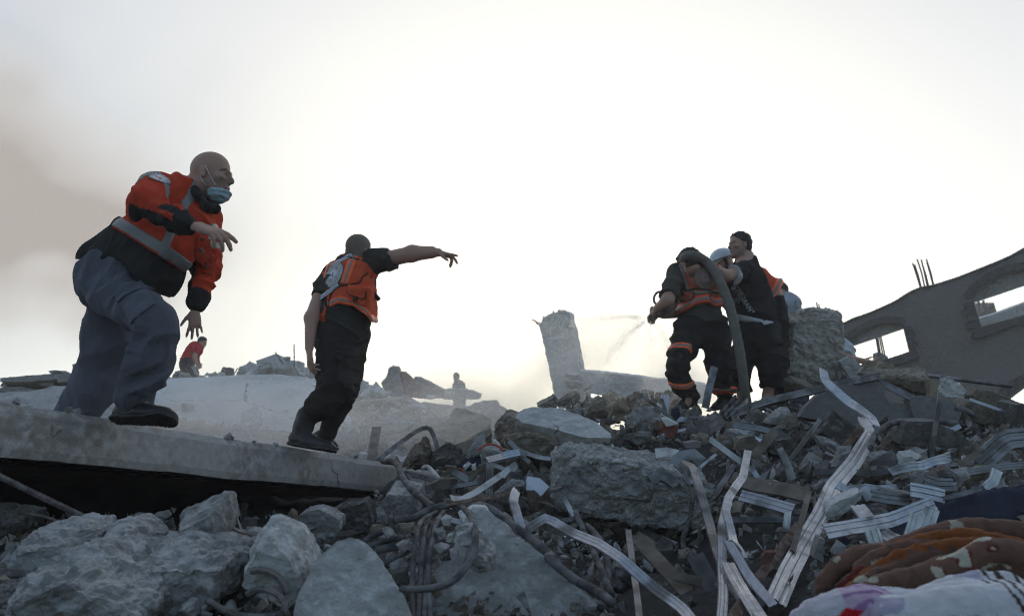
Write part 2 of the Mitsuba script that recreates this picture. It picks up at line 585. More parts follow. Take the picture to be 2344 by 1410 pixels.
def concrete_color(base, stain, pale, dust=0.6, crack=0.0):  # dust: strength of the skylight painted into level faces
    base, stain, pale = [mi.Color3f(*c) for c in (base, stain, pale)]

    def fn(p, n, uv):
        a = fbm(p.x * 1.7 + 9, p.y * 1.7, p.z * 1.7 + 3, octaves=3)
        b = fbm(p.x * 23 + 1, p.y * 23, p.z * 23, octaves=3)
        c = noise(p.x * 140, p.y * 140, p.z * 140)
        col = mix(stain, base, smoothstep(0.28, 0.6, a * 0.6 + b * 0.4))
        col = mix(col, pale, smoothstep(0.52, 0.75, b) * 0.6)
        col = mix(col, pale * 1.15, dust * smoothstep(0.35, 0.95, n.z) * smoothstep(0.25, 0.6, a))      # level faces painted paler for weak skylight, as if dust had settled
        if crack:
            wx, wz = p.x + 0.5 * p.y + 0.12 * b, p.z + 0.6 * p.y + 0.12 * fbm(p.z * 9, p.x * 9, p.y * 9)
            d1, d2, which = mikit.voronoi(wx * crack, wz * crack)
            line = smoothstep(0.022, 0.006, d2 - d1) * smoothstep(0.46, 0.56, a)
            col = mix(col, col * 0.25, line)
        return col * (0.86 + 0.28 * c)
    return proc(fn)


def concrete_bump(p, n, uv):
    b = fbm(p.x * 38, p.y * 38, p.z * 38, octaves=4)
    pit = smoothstep(0.72, 0.80, noise(p.x * 60 + 5, p.y * 60, p.z * 60))
    return b - 0.5 * pit


def aggregate_bump(p, n, uv):
    return fbm(p.x * 55, p.y * 55, p.z * 55, octaves=3) + 0.5 * noise(p.x * 22, p.y * 22, p.z * 22)


def crag_bump(p, n, uv):
    a = fbm(p.x * 13, p.y * 13, p.z * 13, octaves=4)
    return 1 - dr.abs(2 * a - 1) + 0.35 * fbm(p.x * 60, p.y * 60, p.z * 60, octaves=2)


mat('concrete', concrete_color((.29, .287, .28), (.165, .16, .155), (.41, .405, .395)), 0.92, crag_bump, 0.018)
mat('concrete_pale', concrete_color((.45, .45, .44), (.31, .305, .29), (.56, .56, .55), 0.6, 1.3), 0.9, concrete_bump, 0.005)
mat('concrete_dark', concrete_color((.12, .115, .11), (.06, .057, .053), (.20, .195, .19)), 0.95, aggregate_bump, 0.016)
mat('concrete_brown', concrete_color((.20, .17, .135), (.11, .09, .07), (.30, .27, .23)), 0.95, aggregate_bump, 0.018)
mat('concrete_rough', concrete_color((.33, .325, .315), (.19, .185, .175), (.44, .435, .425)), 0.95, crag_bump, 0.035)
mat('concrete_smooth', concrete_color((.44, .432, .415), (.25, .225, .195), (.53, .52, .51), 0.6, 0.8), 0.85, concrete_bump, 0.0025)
mat('stucco', concrete_color((.185, .18, .176), (.15, .145, .142), (.21, .205, .20), 0.0), 0.95, concrete_bump, 0.001)
mat('trim_stone', concrete_color((.115, .104, .108), (.09, .082, .085), (.14, .13, .135)), 0.95, concrete_bump, 0.003)


def soil_color(p, n, uv):
    a = fbm(p.x * 0.9, p.y * 0.9, p.z * 0.9 + 4, octaves=3)
    b = fbm(p.x * 14, p.y * 14, p.z * 14, octaves=3)
    c = noise(p.x * 70, p.y * 70, p.z * 70)
    grey = mi.Color3f(.06, .057, .053)
    sand = mi.Color3f(.36, .27, .165)
    far = smoothstep(12.0, 15.0, p.y) * smoothstep(0.45, 0.58, a + 0.1 * smoothstep(0.0, -3.5, dr.abs(p.x + 1.6) - 3.5))
    col = mix(grey, sand, far)
    return col * (0.45 + 0.75 * b + 0.3 * c)


def soil_bump(p, n, uv):
    return fbm(p.x * 12, p.y * 12, p.z * 12, octaves=4)


mat('soil', proc(soil_color), 0.98, soil_bump, 0.05, eps=4e-3)


def zinc_color(p, n, uv):
    a = fbm(p.x * 9, p.y * 9, p.z * 9, octaves=3)
    b = noise(p.x * 60, p.y * 60, p.z * 20)
    dust = smoothstep(0.45, 0.62, a)
    return mix((.52, .545, .585), (.25, .25, .25), smoothstep(0.52, 0.72, a)) * (0.8 + 0.35 * b)


def zinc_rough(p, n, uv):
    return 0.26 + 0.4 * fbm(p.x * 9, p.y * 9, p.z * 9, octaves=3)


def zinc_bump(p, n, uv):
    return fbm(p.x * 16, p.y * 16, p.z * 16, octaves=3)


mat('zinc', proc(zinc_color), proc(zinc_rough), zinc_bump, 0.0012, metallic=0.95, specular=0.5)
mat('zinc_dusty', proc(lambda p, n, uv: mix((.26, .265, .275), (.12, .118, .115), smoothstep(0.35, 0.65, fbm(p.x * 11, p.y * 11, p.z * 11))) ), 0.45, zinc_bump, 0.0012, metallic=0.75)


def rust_color(p, n, uv):
    a = fbm(p.x * 30, p.y * 30, p.z * 30, octaves=3)
    return mix((.12, .075, .055), (.22, .16, .13), smoothstep(0.35, 0.65, a))


mat('rust', proc(rust_color), 0.8, concrete_bump, 0.004, metallic=0.2)
mat('steel_bar', proc(lambda p, n, uv: mix((.10, .095, .09), (.22, .20, .185), smoothstep(0.35, 0.65, fbm(p.x * 25, p.y * 25, p.z * 25)))), 0.65, metallic=0.4)
mat('cable', proc(lambda p, n, uv: mix((.05, .052, .056), (.145, .147, .15), smoothstep(0.38, 0.68, fbm(p.x * 14, p.y * 14, p.z * 14)))), 0.7, concrete_bump, 0.002)
mat('timber', proc(lambda p, n, uv: mix((.13, .105, .085), (.22, .19, .165), smoothstep(0.3, 0.7, fbm(p.x * 9, p.y * 9, p.z * 16)))), 0.85, concrete_bump, 0.003)
mat('board', proc(lambda p, n, uv: mix((.13, .125, .12), (.25, .24, .23), smoothstep(0.3, 0.7, fbm(p.x * 8, p.y * 8, p.z * 8)))), 0.9, concrete_bump, 0.004)
mat('white_sheet', proc(lambda p, n, uv: mix((.62, .62, .61), (.40, .39, .38), smoothstep(0.45, 0.7, fbm(p.x * 12, p.y * 12, p.z * 12)))), 0.75, soil_bump, 0.004)
mat('brick', proc(lambda p, n, uv: mix((.24, .085, .06), (.16, .08, .065), smoothstep(0.35, 0.65, fbm(p.x * 20, p.y * 20, p.z * 20)))), 0.95, concrete_bump, 0.006)


def cloth_bump(p, n, uv):
    return fbm(p.x * 26, p.y * 26, p.z * 13, octaves=3) + 0.10 * noise(p.x * 400, p.y * 400, p.z * 400)


def skin_bump(p, n, uv):
    return fbm(p.x * 120, p.y * 120, p.z * 120, octaves=2)


mat('cloth', VCOL, 0.92, cloth_bump, 0.035, sheen=0.3, specular=0.2)
mat('skin', VCOL, 0.5, skin_bump, 0.0012, specular=0.35)
mat('hair', VCOL, 0.6, lambda p, n, uv: fbm(p.x * 180, p.y * 180, p.z * 60, octaves=2), 0.004)
mat('leather', VCOL, 0.45, concrete_bump, 0.0015, specular=0.4)
mat('tape', VCOL, 0.45, cloth_bump, 0.003, specular=0.5)
mat('plastic', VCOL, 0.35, specular=0.5, clearcoat=0.3)
mat('paint', VCOL, 0.85, concrete_bump, 0.004)
mat('hose_rubber', proc(lambda p, n, uv: mix((.105, .098, .085), (.18, .165, .145), fbm(p.x * 18, p.y * 18, p.z * 18))), 0.65, cloth_bump, 0.003)
mat('plush', VCOL, 0.95, lambda p, n, uv: fbm(p.x * 90, p.y * 90, p.z * 90, octaves=3), 0.006, sheen=0.6, specular=0.1)
scene['mat_water'] = {'type': 'dielectric', 'int_ior': 1.33}


def flat(v, c): return np.tile(np.asarray(c, float), (len(v), 1))


# ---------------------------------------------------------------- the ground: one mound of rubble, and the flat land round it
CTRL = [  # photograph pixel and distance of points on the mound
    # in front of the viewer, below the frame
    (200, 1560, 2.6), (1172, 1600, 2.4), (2000, 1560, 2.2), (2500, 1500, 2.2), (-200, 1500, 2.8),
    # left foreground under the boulders, and the dark hollow under the beam
    (0, 1390, 3.6), (400, 1390, 3.6), (800, 1400, 3.6), (-200, 1300, 4.2), (0, 1235, 4.6), (400, 1225, 4.8), (750, 1215, 5.2), (-300, 1190, 5.6), (100, 1168, 6.3), (450, 1170, 6.6), (800, 1178, 6.8), (100, 1140, 9), (600, 1150, 9.5),
    # middle foreground slab
    (1000, 1400, 3.6), (1200, 1380, 3.8), (1150, 1190, 5.4), (950, 1200, 5.4), (1300, 1400, 3.9),
    # dark hollow below the rough wall
    (1450, 1400, 4.3), (1500, 1290, 5.6), (1700, 1400, 4.2), (1650, 1260, 5.4), (1550, 1200, 6.5), (1350, 1110, 7.1), (1560, 1110, 7.1), (1450, 1060, 7.2), (1400, 1200, 6.4),
    # right slope
    (1800, 1300, 4.2), (2000, 1400, 3.5), (2344, 1400, 3.4), (2344, 1250, 4.2), (2000, 1250, 4.6), (2000, 1130, 5.3), (2344, 1130, 4.9), (2000, 1030, 6.6), (2344, 1030, 6.3), (1750, 1040, 6.4), (1500, 1015, 7.4), (1250, 1010, 7.4),
    (1750, 965, 8.0), (2000, 960, 8.2), (2300, 950, 8.2), (1500, 965, 8.0), (1700, 935, 9.2), (1550, 945, 9.0), (1900, 925, 9.6), (2200, 925, 9.8), (2500, 930, 9.0), (1300, 960, 8.2),
    # behind the crest
    (1700, 990, 11.5), (1300, 985, 10.5), (2100, 960, 12.5), (2500, 980, 12), (1000, 1100, 8.5), (1050, 1080, 9.5), (1500, 1000, 13), (1900, 970, 15),
    # the far hill
    (-200, 1090, 9.5), (300, 1080, 10.5), (600, 1080, 11), (850, 1075, 11.5), (1050, 1060, 11.5), (300, 960, 14), (600, 960, 15), (900, 985, 14), (1060, 985, 14.5), (1150, 1005, 14.5),
    (-200, 905, 15), (0, 885, 16.5), (170, 868, 17.5), (420, 866, 20), (560, 858, 20.5), (700, 862, 20.5), (830, 905, 20), (960, 912, 20), (1080, 925, 20), (1170, 955, 19), (1250, 990, 18),
    (0, 905, 22), (400, 905, 25), (700, 905, 26), (1000, 950, 25), (1250, 1000, 24),
    # the land beyond
    (400, 1120, 34), (1000, 1120, 34), (1600, 1090, 24), (2200, 1060, 22), (1500, 1140, 34), (2600, 1140, 34), (-500, 1100, 32)]
cpts = px_path(CTRL)
cpts = np.vstack([cpts, [[x, y, 0.0] for x, y in ((-14, 0), (14, 0), (-4, 0), (4, 0), (0, -4), (-12, 40), (12, 40), (-26, 20), (26, 20), (0, 46), (-30, 40), (30, 40), (-26, 5), (26, 5))]])
mound = RBFInterpolator(cpts[:, :2], cpts[:, 2], kernel='linear', smoothing=0.02)


def ground_z(xy, rough=True):
    xy = np.atleast_2d(xy)
    z = mound(xy)
    e = np.clip((48 - np.linalg.norm(xy - [0, 14], axis=1)) / 14, 0, 1)
    z = z * e
    if rough:
        p = np.c_[xy, np.zeros(len(xy))]
        z = z + e * (0.22 * (ffbm(p * 1.4, 3, 3) - .5) + 0.12 * (ffbm(p * 6, 3, 8) - .5))
    return z


GX, GY = np.arange(-14, 14.01, 0.1), np.arange(0, 40.01, 0.1)
gg = np.meshgrid(GX, GY, indexing='ij')
GZ = ground_z(np.c_[gg[0].ravel(), gg[1].ravel()], False).reshape(gg[0].shape)


def gz(x, y):
    return map_coordinates(GZ, np.array([(np.atleast_1d(x) + 14) * 10, np.atleast_1d(y) * 10]), order=1, mode='nearest')


def gy(px, py, lo=2.0, hi=30.0):
    """How far ahead the mound lies at that pixel."""
    Ys = np.arange(lo, hi, 0.04)
    d = FWD + (px - 1172) / FPX * RIGHT + (705 - py) / FPX * UPV
    P = CAM + d * (Ys / d[1])[:, None]
    below = P[:, 2] < gz(P[:, 0], P[:, 1])
    return float(Ys[np.argmax(below)]) if below.any() else hi


def ground_sheet():
    near = np.r_[np.arange(0, 9.6, 0.07), np.arange(9.6, 27, 0.16), np.arange(27, 62, 0.9), [80, 110]]
    ys = np.r_[[-60, -40, -20, -10, -5, -2.5, -1], near]
    xs = np.r_[np.arange(0, 6.5, 0.08), np.arange(6.5, 14, 0.3), np.arange(14, 50, 1.2), [60, 90]]
    xs = np.r_[-xs[:0:-1], xs]
    X, Y = np.meshgrid(xs, ys, indexing='ij')
    xy = np.c_[X.ravel(), Y.ravel()]
    z = np.zeros(len(xy))
    m = (np.abs(xy[:, 0]) < 55) & (xy[:, 1] > -30) & (xy[:, 1] < 62)
    z[m] = ground_z(xy[m]) - 0.10
    i, j = np.meshgrid(np.arange(len(xs) - 1), np.arange(len(ys) - 1), indexing='ij')
    n = len(ys)
    f = np.stack([i * n + j, (i + 1) * n + j, (i + 1) * n + j + 1, i * n + j + 1], -1).reshape(-1, 4)
    return np.c_[xy, z], tris(f)


shape('rubble_ground', ground_sheet(), 'soil', True)
labels['rubble_ground'] = {'label': 'mound of dusty grey rubble and sandy soil that everything stands on', 'kind': 'structure'}


# ---------------------------------------------------------------- large pieces: the beam, the far slabs, the column, the leaning wall
def pd(px, py, d):
    return CAM + d * (FWD + (px - 1172) / FPX * RIGHT + (705 - py) / FPX * UPV)


def edge_d(x): return 1 / (.2288 - .000123 * x)


def beam():
    xs = [-260, 0, 240, 400, 640, 760, 900, 1004]
    top = [886, 920, 956, 985, 1020, 1038, 1060, 1079]
    bot = [1022, 1045, 1067, 1082, 1103, 1113, 1126, 1135]
    K = thing('concrete_beam', 'long pale concrete slab edge that two rescuers walk on, lying across the lower left', 'concrete slab')
    T0 = np.array([pd(x, t, edge_d(x)) for x, t in zip(xs, top)])
    B0 = np.array([pd(x, t, edge_d(x)) for x, t in zip(xs, bot)])
    e = unit(T0[-1] - T0[0])
    back = unit(np.cross(Zv, e)); back = back if back[0] < 0 else -back
    back = unit(back + .03 * Zv)
    n = len(xs)
    a = resample(T0, .05); b = np.stack([np.interp(np.linspace(0, 1, len(a)), np.linspace(0, 1, n), np.interp(np.linspace(0, 1, n), np.linspace(0, 1, n), B0[:, k])) for k in range(3)], 1)
    s = np.r_[0, np.cumsum(np.linalg.norm(np.diff(T0, axis=0), axis=1))]
    q = np.linspace(0, s[-1], len(a))
    b = np.stack([np.interp(q, s, B0[:, k]) for k in range(3)], 1)
    # cross-section: near face (bevelled arris), top, far face, underside
    secs = []
    for w in np.linspace(0, 1, 7): secs.append(a * (1 - w) + b * w)
    near = np.stack(secs, 1)                                    # top -> bottom of the near face
    near[:, 0] += back * .018; near[:, -1] += back * .012
    under = [b + back * t for t in (.02, .3, .8, 1.6, 3.0)]
    topp = [a + back * t for t in (3.0, 1.6, .8, .45, .2, .06)]
    ringp = np.concatenate([near, np.stack(topp[:0] , 1) if False else near[:, :0]], 1)
    body = np.concatenate([near, np.stack([u for u in under], 1), np.stack(topp, 1)], 1)
    m, k = body.shape[:2]
    i, j = np.meshgrid(np.arange(m - 1), np.arange(k), indexing='ij')
    f = np.stack([i * k + j, (i + 1) * k + j, (i + 1) * k + (j + 1) % k, i * k + (j + 1) % k], -1).reshape(-1, 4)
    v = body.reshape(-1, 3)
    f = tris(f)
    caps = [(m - 1) * k + np.array([0, c, c + 1]) for c in range(1, k - 1)] + [np.array([0, c + 1, c]) for c in range(1, k - 1)]
    f = np.vstack([f, caps])
    v = v + .012 * vnoise(v, 7, 5) + .02 * vnoise(v, 2.2, 9)
    part(K, 'slab_body', (v, f), 'concrete_smooth', False)
    # sooty underside, a thin layer with deep shade put into its colour
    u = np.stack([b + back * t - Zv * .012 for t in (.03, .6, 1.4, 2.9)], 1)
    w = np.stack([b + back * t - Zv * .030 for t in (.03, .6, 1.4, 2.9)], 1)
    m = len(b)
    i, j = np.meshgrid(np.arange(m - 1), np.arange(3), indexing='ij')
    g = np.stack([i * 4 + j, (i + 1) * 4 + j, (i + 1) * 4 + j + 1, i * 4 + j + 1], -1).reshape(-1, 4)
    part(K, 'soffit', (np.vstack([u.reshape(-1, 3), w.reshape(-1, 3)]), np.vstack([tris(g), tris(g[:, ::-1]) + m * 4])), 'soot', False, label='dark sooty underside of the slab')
    # mortar lumps on the near face
    for n_, (x, y, w, h) in enumerate(((38, 968, 60, 44), (102, 985, 62, 40), (245, 992, 44, 24), (20, 1004, 40, 20), (60, 940, 36, 18), (150, 972, 30, 14))):
        d = edge_d(x) - .0
        c = pd(x, y, d + .07)
        s_ = d / FPX
        part(K, 'mortar_lump', chunk(c, (w * s_, w * s_ * .55, h * s_), 40 + n_, rot=trimesh.transformations.rotation_matrix(.5 * n_, (0, 1, .3))[:3, :3], length=.016, amp=.35, n=40), 'concrete_smooth', True)
    # drips and whiskers under the arris
    rnd = np.random.default_rng(5)
    for x in ():
        p = pd(x, np.interp(x, xs, bot) + 1, edge_d(x) + .02)
        part(K, 'cement_drip', tube([p, p - Zv * .018 + RIGHT * rnd.uniform(-.012, -.002), p - Zv * .034 + RIGHT * rnd.uniform(-.03, -.01)], .0022, 5), 'concrete_smooth')

    # added wall that closes the back of the hollow so it stays dark
    q = np.stack([b[::8] + back * 2.2 + Zv * .05, b[::8] + back * 2.2 - Zv * 1.6], 1)
    q = np.concatenate([q[:1] - e * 3, q])
    q = np.concatenate([q, (q[-1] - back * 2.1 + e * .3)[None]])
    n = len(q)
    i = np.arange(n - 1)
    v = np.concatenate([q.reshape(-1, 3), q.reshape(-1, 3) + back * .2])
    f = np.stack([i * 2, i * 2 + 1, i * 2 + 3, i * 2 + 2], 1)
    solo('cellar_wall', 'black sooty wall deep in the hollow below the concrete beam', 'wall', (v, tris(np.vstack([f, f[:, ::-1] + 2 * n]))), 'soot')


mat('roof_dust', concrete_color((.55, .55, .545), (.44, .44, .43), (.62, .62, .61), 0.4, 0.5), 0.9, concrete_bump, 0.004)  # dusty pale concrete; haze over the column and girder is put into its colour
mat('soot', proc(lambda p, n, uv: mix((.020, .014, .012), (.05, .036, .03), fbm(p.x * 5, p.y * 5, p.z * 5))), 0.95)  # sooty brown with the deep shade of the hollow put into the colour
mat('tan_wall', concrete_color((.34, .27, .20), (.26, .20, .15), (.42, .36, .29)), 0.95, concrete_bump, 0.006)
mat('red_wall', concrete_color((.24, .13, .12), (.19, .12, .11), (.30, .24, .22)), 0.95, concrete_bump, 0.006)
beam()


def far_hill():
    S = lambda nm, lb, cat, pix, Y, th, mt, group=None, **k: solo(nm, lb, cat, slab(pix, Y, th, **k), mt, False, group=group)
    S('fallen_roof_slab', 'broad smooth grey roof slab lying tilted on the far slope behind the beam', 'concrete slab',
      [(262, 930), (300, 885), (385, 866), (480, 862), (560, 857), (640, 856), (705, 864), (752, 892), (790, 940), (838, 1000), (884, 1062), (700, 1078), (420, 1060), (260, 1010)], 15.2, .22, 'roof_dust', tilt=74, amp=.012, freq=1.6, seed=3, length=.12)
    S('broken_slab', 'grey broken slab on the far left slope under the thin stacked plates', 'concrete slab', [(-60, 905), (60, 893), (160, 880), (240, 890), (280, 930), (250, 985), (100, 960), (-60, 945)], 13.6, .25, 'concrete', tilt=68, amp=.05, freq=1.2, seed=5, length=.12)
    plates = [((0, 866), (60, 860), (150, 853), (172, 858), (160, 866), (60, 874), (0, 874)), ((85, 866), (118, 865), (126, 876), (120, 886), (88, 882)), ((5, 874), (50, 872), (58, 882), (20, 886), (0, 884)), ((128, 862), (160, 860), (164, 872), (132, 876)),
              ((0, 886), (48, 884), (85, 892), (48, 900), (0, 897)), ((60, 877), (85, 874), (92, 884), (66, 887)), ((110, 850), (150, 847), (158, 853), (118, 855)), ((20, 862), (56, 859), (60, 866), (24, 869))]
    for i, p in enumerate(plates):
        S('stone_plate', 'thin broken plate stacked on the far ridge at the left edge', 'rubble', p, 15.5 + .12 * (i % 3), .5, 'concrete', group='thin plates stacked on the far left ridge', amp=.02, freq=3, seed=60 + i, length=.06, tilt=20)
    S('concrete_stump', 'square concrete stump standing behind the leg of the bald man', 'concrete block', [(165, 834), (186, 829), (196, 834), (200, 905), (166, 905)], 16.6, .3, 'concrete', amp=.015, freq=4, seed=8)
    # chunks on the ridge
    ridge = [('concrete', [(392, 868), (398, 854), (408, 848), (420, 855), (420, 868)], 18.6), ('concrete_pale', [(412, 868), (420, 856), (432, 858), (438, 868)], 18.4), ('concrete_pale', [(470, 860), (476, 854), (490, 853), (497, 860)], 19.5), ('concrete_dark', [(505, 858), (507, 845), (520, 840), (534, 842), (532, 852), (536, 860)], 19.5),
             ('concrete_pale', [(542, 858), (552, 842), (572, 832), (590, 836), (604, 850), (604, 860)], 19.6), ('concrete', [(596, 860), (612, 824), (632, 814), (660, 818), (668, 836), (664, 862)], 19.8), ('concrete_pale', [(655, 862), (662, 826), (684, 824), (704, 838), (712, 868)], 19.8),
             ('concrete_pale', [(820, 905), (818, 870), (830, 864), (846, 878), (862, 900)], 20), ('concrete', [(702, 870), (710, 846), (728, 850), (742, 876), (736, 890)], 19.4), ('concrete_pale', [(448, 870), (452, 862), (464, 860), (470, 870)], 19)]
    lab = ['grey chunk beside the knee of the bending man in red', 'pale chunk in front of the bending man in red', 'small pale chunk just right of the bending man in red', 'dark knobbly chunk alone on the far ridge', 'pale flat topped chunk left of the ridge peak', 'large grey chunk at the peak of the far ridge', 'pale chunk right of the ridge peak beside a thin rod', 'pale chunk just right of the trousers of the pointing man', 'grey chunk on the far ridge left of the pointing man', 'tiny pale chunk at the foot of the bending man in red']
    for i, ((mt, p, Y), l) in enumerate(zip(ridge, lab)):
        solo('rubble_chunk', l, 'rubble', boulder(p, Y, .7 * mpp(*p[0], Y) * np.ptp([q[0] for q in p]), seed=80 + i, amp=.09, freq=3.5, length=.05, front=.85), mt, False)
    for p in ([(674, 862, 19.2), (673, 788, 19.2)], [(660, 850, 19.2), (630, 806, 19.2)], [(536, 856, 19.4), (545, 842, 19.4)]):
        solo('thin_rod', 'thin bent reinforcing rod sticking out of the far ridge', 'rebar', tube(resample(px_path(p), .2), .012, 5), 'steel_bar', True, group='thin rods on the far ridge')
    z = zr(780, 800, 5.035)
    S('concrete_stub', 'upright broken concrete stub with rounded top on the far hill', 'concrete block', z(460, 390, 520, 320, 555, 215, 585, 195, 610, 210, 640, 205, 665, 240, 668, 320, 690, 420, 720, 540, 560, 540, 500, 470), 20, .5, 'concrete', amp=.05, freq=3, seed=12, length=.06)
    S('red_wall_panel', 'faded red painted wall panel broken off and leaning on the far hill', 'wall panel', z(668, 258, 740, 262, 790, 300, 830, 350, 870, 385, 1000, 440, 1190, 470, 1185, 560, 1040, 575, 880, 560, 720, 545, 690, 440), 20.2, .22, 'red_wall', amp=.03, freq=2, seed=13, length=.07)
    S('wall_panel', 'grey wall panel with a sloping top behind the red panel on the far hill', 'wall panel', z(835, 345, 860, 312, 920, 320, 1060, 390, 1190, 462, 1180, 520, 1000, 470), 20.7, .2, 'concrete', amp=.02, freq=2, seed=14, length=.07)
    S('concrete_slab', 'hazy grey slab below the dust veiled person on the far hill', 'concrete slab', z(1190, 465, 1290, 460, 1430, 462, 1540, 490, 1620, 520, 1600, 575, 1400, 575, 1185, 570), 20, .4, 'concrete', amp=.03, freq=2, seed=15, length=.07)
    S('white_box', 'pale square box lying on the far hill', 'box', z(1195, 482, 1314, 500, 1300, 580, 1178, 560), 19.5, .2, 'white_sheet', amp=.01, freq=2, seed=16, length=.07)
    solo('white_sack', 'crumpled white sack on the slope beside the trousers of the pointing man', 'sack', boulder(z(200, 530, 260, 480, 340, 455, 350, 400, 400, 405, 480, 435, 540, 480, 575, 495, 545, 550, 500, 520, 380, 500, 260, 540), 17.5, .35, seed=17, amp=.06, freq=3, length=.05), 'white_sheet', True)
    S('concrete_slab', 'dust pale leaning slab at the right foot of the far hill', 'concrete slab', z(1330, 670, 1480, 640, 1640, 590, 1810, 575, 1835, 640, 1960, 690, 2040, 730, 1800, 770, 1500, 700), 17, .35, 'concrete', amp=.04, freq=2, seed=18, length=.08, tilt=40)
    S('fallen_wall', 'tan plastered wall slab sloping down behind the dark boulders', 'wall panel', z(1290, 690, 1330, 665, 1500, 700, 1720, 770, 1760, 800, 1700, 880, 1540, 990, 1300, 1100, 1420, 1260, 900, 1260, 520, 1200, 520, 1000, 760, 930, 1000, 900, 1230, 830), 13.2, .25, 'tan_wall', tilt=62, amp=.05, freq=1.2, seed=19, length=.09)
    S('brown_wall_slab', 'dark tan wall slab edge running up to the big slab block', 'wall panel', z(1300, 1110, 1540, 990, 1720, 890, 1740, 960, 1560, 1100, 1440, 1210, 1400, 1200), 11.0, .3, 'concrete_brown', tilt=30, amp=.03, freq=2, seed=20, length=.07)
    for i, (l, p, Y, mt) in enumerate((('long flat plank like slab on the sandy slope', z(120, 640, 200, 605, 480, 580, 700, 565, 720, 590, 480, 610, 200, 640), 17, 'tan_wall'), ('grey tile slab pointing right on the sandy slope', z(670, 590, 760, 585, 880, 630, 860, 640, 720, 620), 17, 'concrete'), ('pale flat slab lying on sand', z(780, 660, 860, 640, 980, 680, 830, 690), 16, 'concrete_pale'),
                                    ('small pale tile on the sandy slope', z(920, 728, 950, 718, 972, 740, 935, 745), 15.5, 'white_sheet'), ('white scrap at the edge of the tan slab', z(1290, 800, 1340, 770, 1370, 790, 1300, 808), 14.5, 'white_sheet'), ('small white shard under the red panel', z(985, 540, 1080, 552, 1070, 562, 1000, 552), 19.3, 'white_sheet'),
                                    ('grey slab overlapping the plank on the slope', z(490, 610, 560, 600, 670, 650, 640, 660, 540, 640), 16.5, 'concrete'))):
        S('flat_slab', l, 'rubble', p, Y, .5, mt, amp=.015, freq=4, seed=110 + i, length=.05)
    rnd = np.random.default_rng(31)
    n = 0
    while n < 150:
        px, py = rnd.uniform(300, 1190), rnd.uniform(880, 1060)
        if px < 760 and rnd.random() < .75: continue
        Y = gy(px, py, 9)
        if Y > 24: continue
        s = rnd.uniform(.06, .26) * (1.9 if rnd.random() < .18 else 1)
        solo('small_stone', 'small pale broken stone strewn over the dusty far slope', 'rubble', chunk(at(px, py, Y - .1), rnd.uniform(.6, 1.3, 3) * s, 500 + n), ('concrete_pale', 'concrete', 'tan_wall')[n % 3], False, group='small stones strewn over the far slope')
        n += 1
    n = 0
    while n < 60:                                                            # stones along the skyline of the ridge
        px = rnd.uniform(385, 870) if n < 30 else rnd.normal(628, 45)
        Y = 19.4 + rnd.uniform(-.3, .5)
        base = np.interp(px, [385, 520, 560, 640, 705, 760, 870], [866, 862, 856, 842, 856, 888, 905]) + rnd.uniform(-2, 12)
        s = rnd.uniform(.08, .30) * (1.7 if abs(px - 628) < 60 and rnd.random() < .4 else 1)
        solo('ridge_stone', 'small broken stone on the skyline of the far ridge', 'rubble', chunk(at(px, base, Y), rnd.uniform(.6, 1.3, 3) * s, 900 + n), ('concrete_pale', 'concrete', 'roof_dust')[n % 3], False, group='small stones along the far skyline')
        n += 1
    K = []
    for i in range(16):                                                      # crumbs on the top edge of the beam
        x = rnd.uniform(20, 930)
        if 235 < x < 410 or 640 < x < 775: continue
        p = pd(x, np.interp(x, [0, 240, 400, 640, 760, 900, 1004], [920, 956, 985, 1020, 1038, 1060, 1079]) + 1, edge_d(x) + .03)
        s = rnd.uniform(.02, .05)
        solo('beam_crumb', 'little crumb of concrete on the top edge of the concrete beam', 'rubble', chunk(p + Zv * s * .2, rnd.uniform(.7, 1.3, 3) * s, 970 + i), 'concrete', False, group='crumbs on the beam edge')
    pth = [(862, 1056, 9.6), (905, 1022, 9.8), (948, 990, 10.0), (972, 978, 10.1), (984, 980, 10.1), (994, 1000, 10.0), (1003, 1030, 9.9)]
    solo('bent_rail', 'bent pale metal rail standing like a hook behind the beam end', 'metal rail', strip(px_path(pth), .045, lip=.03, seed=4, crumple=.002), 'zinc_dusty', False)
    for i, (p, l) in enumerate((([(848, 1070, 11), (856, 1010, 11.3), (862, 976, 11.5)], 'hazy upright plank in the smoke beside the boots'),)):
        solo('plank', l, 'plank', strip(px_path(p), .10, lip=.03, ribs=False, crumple=0), 'timber', False)


far_hill()


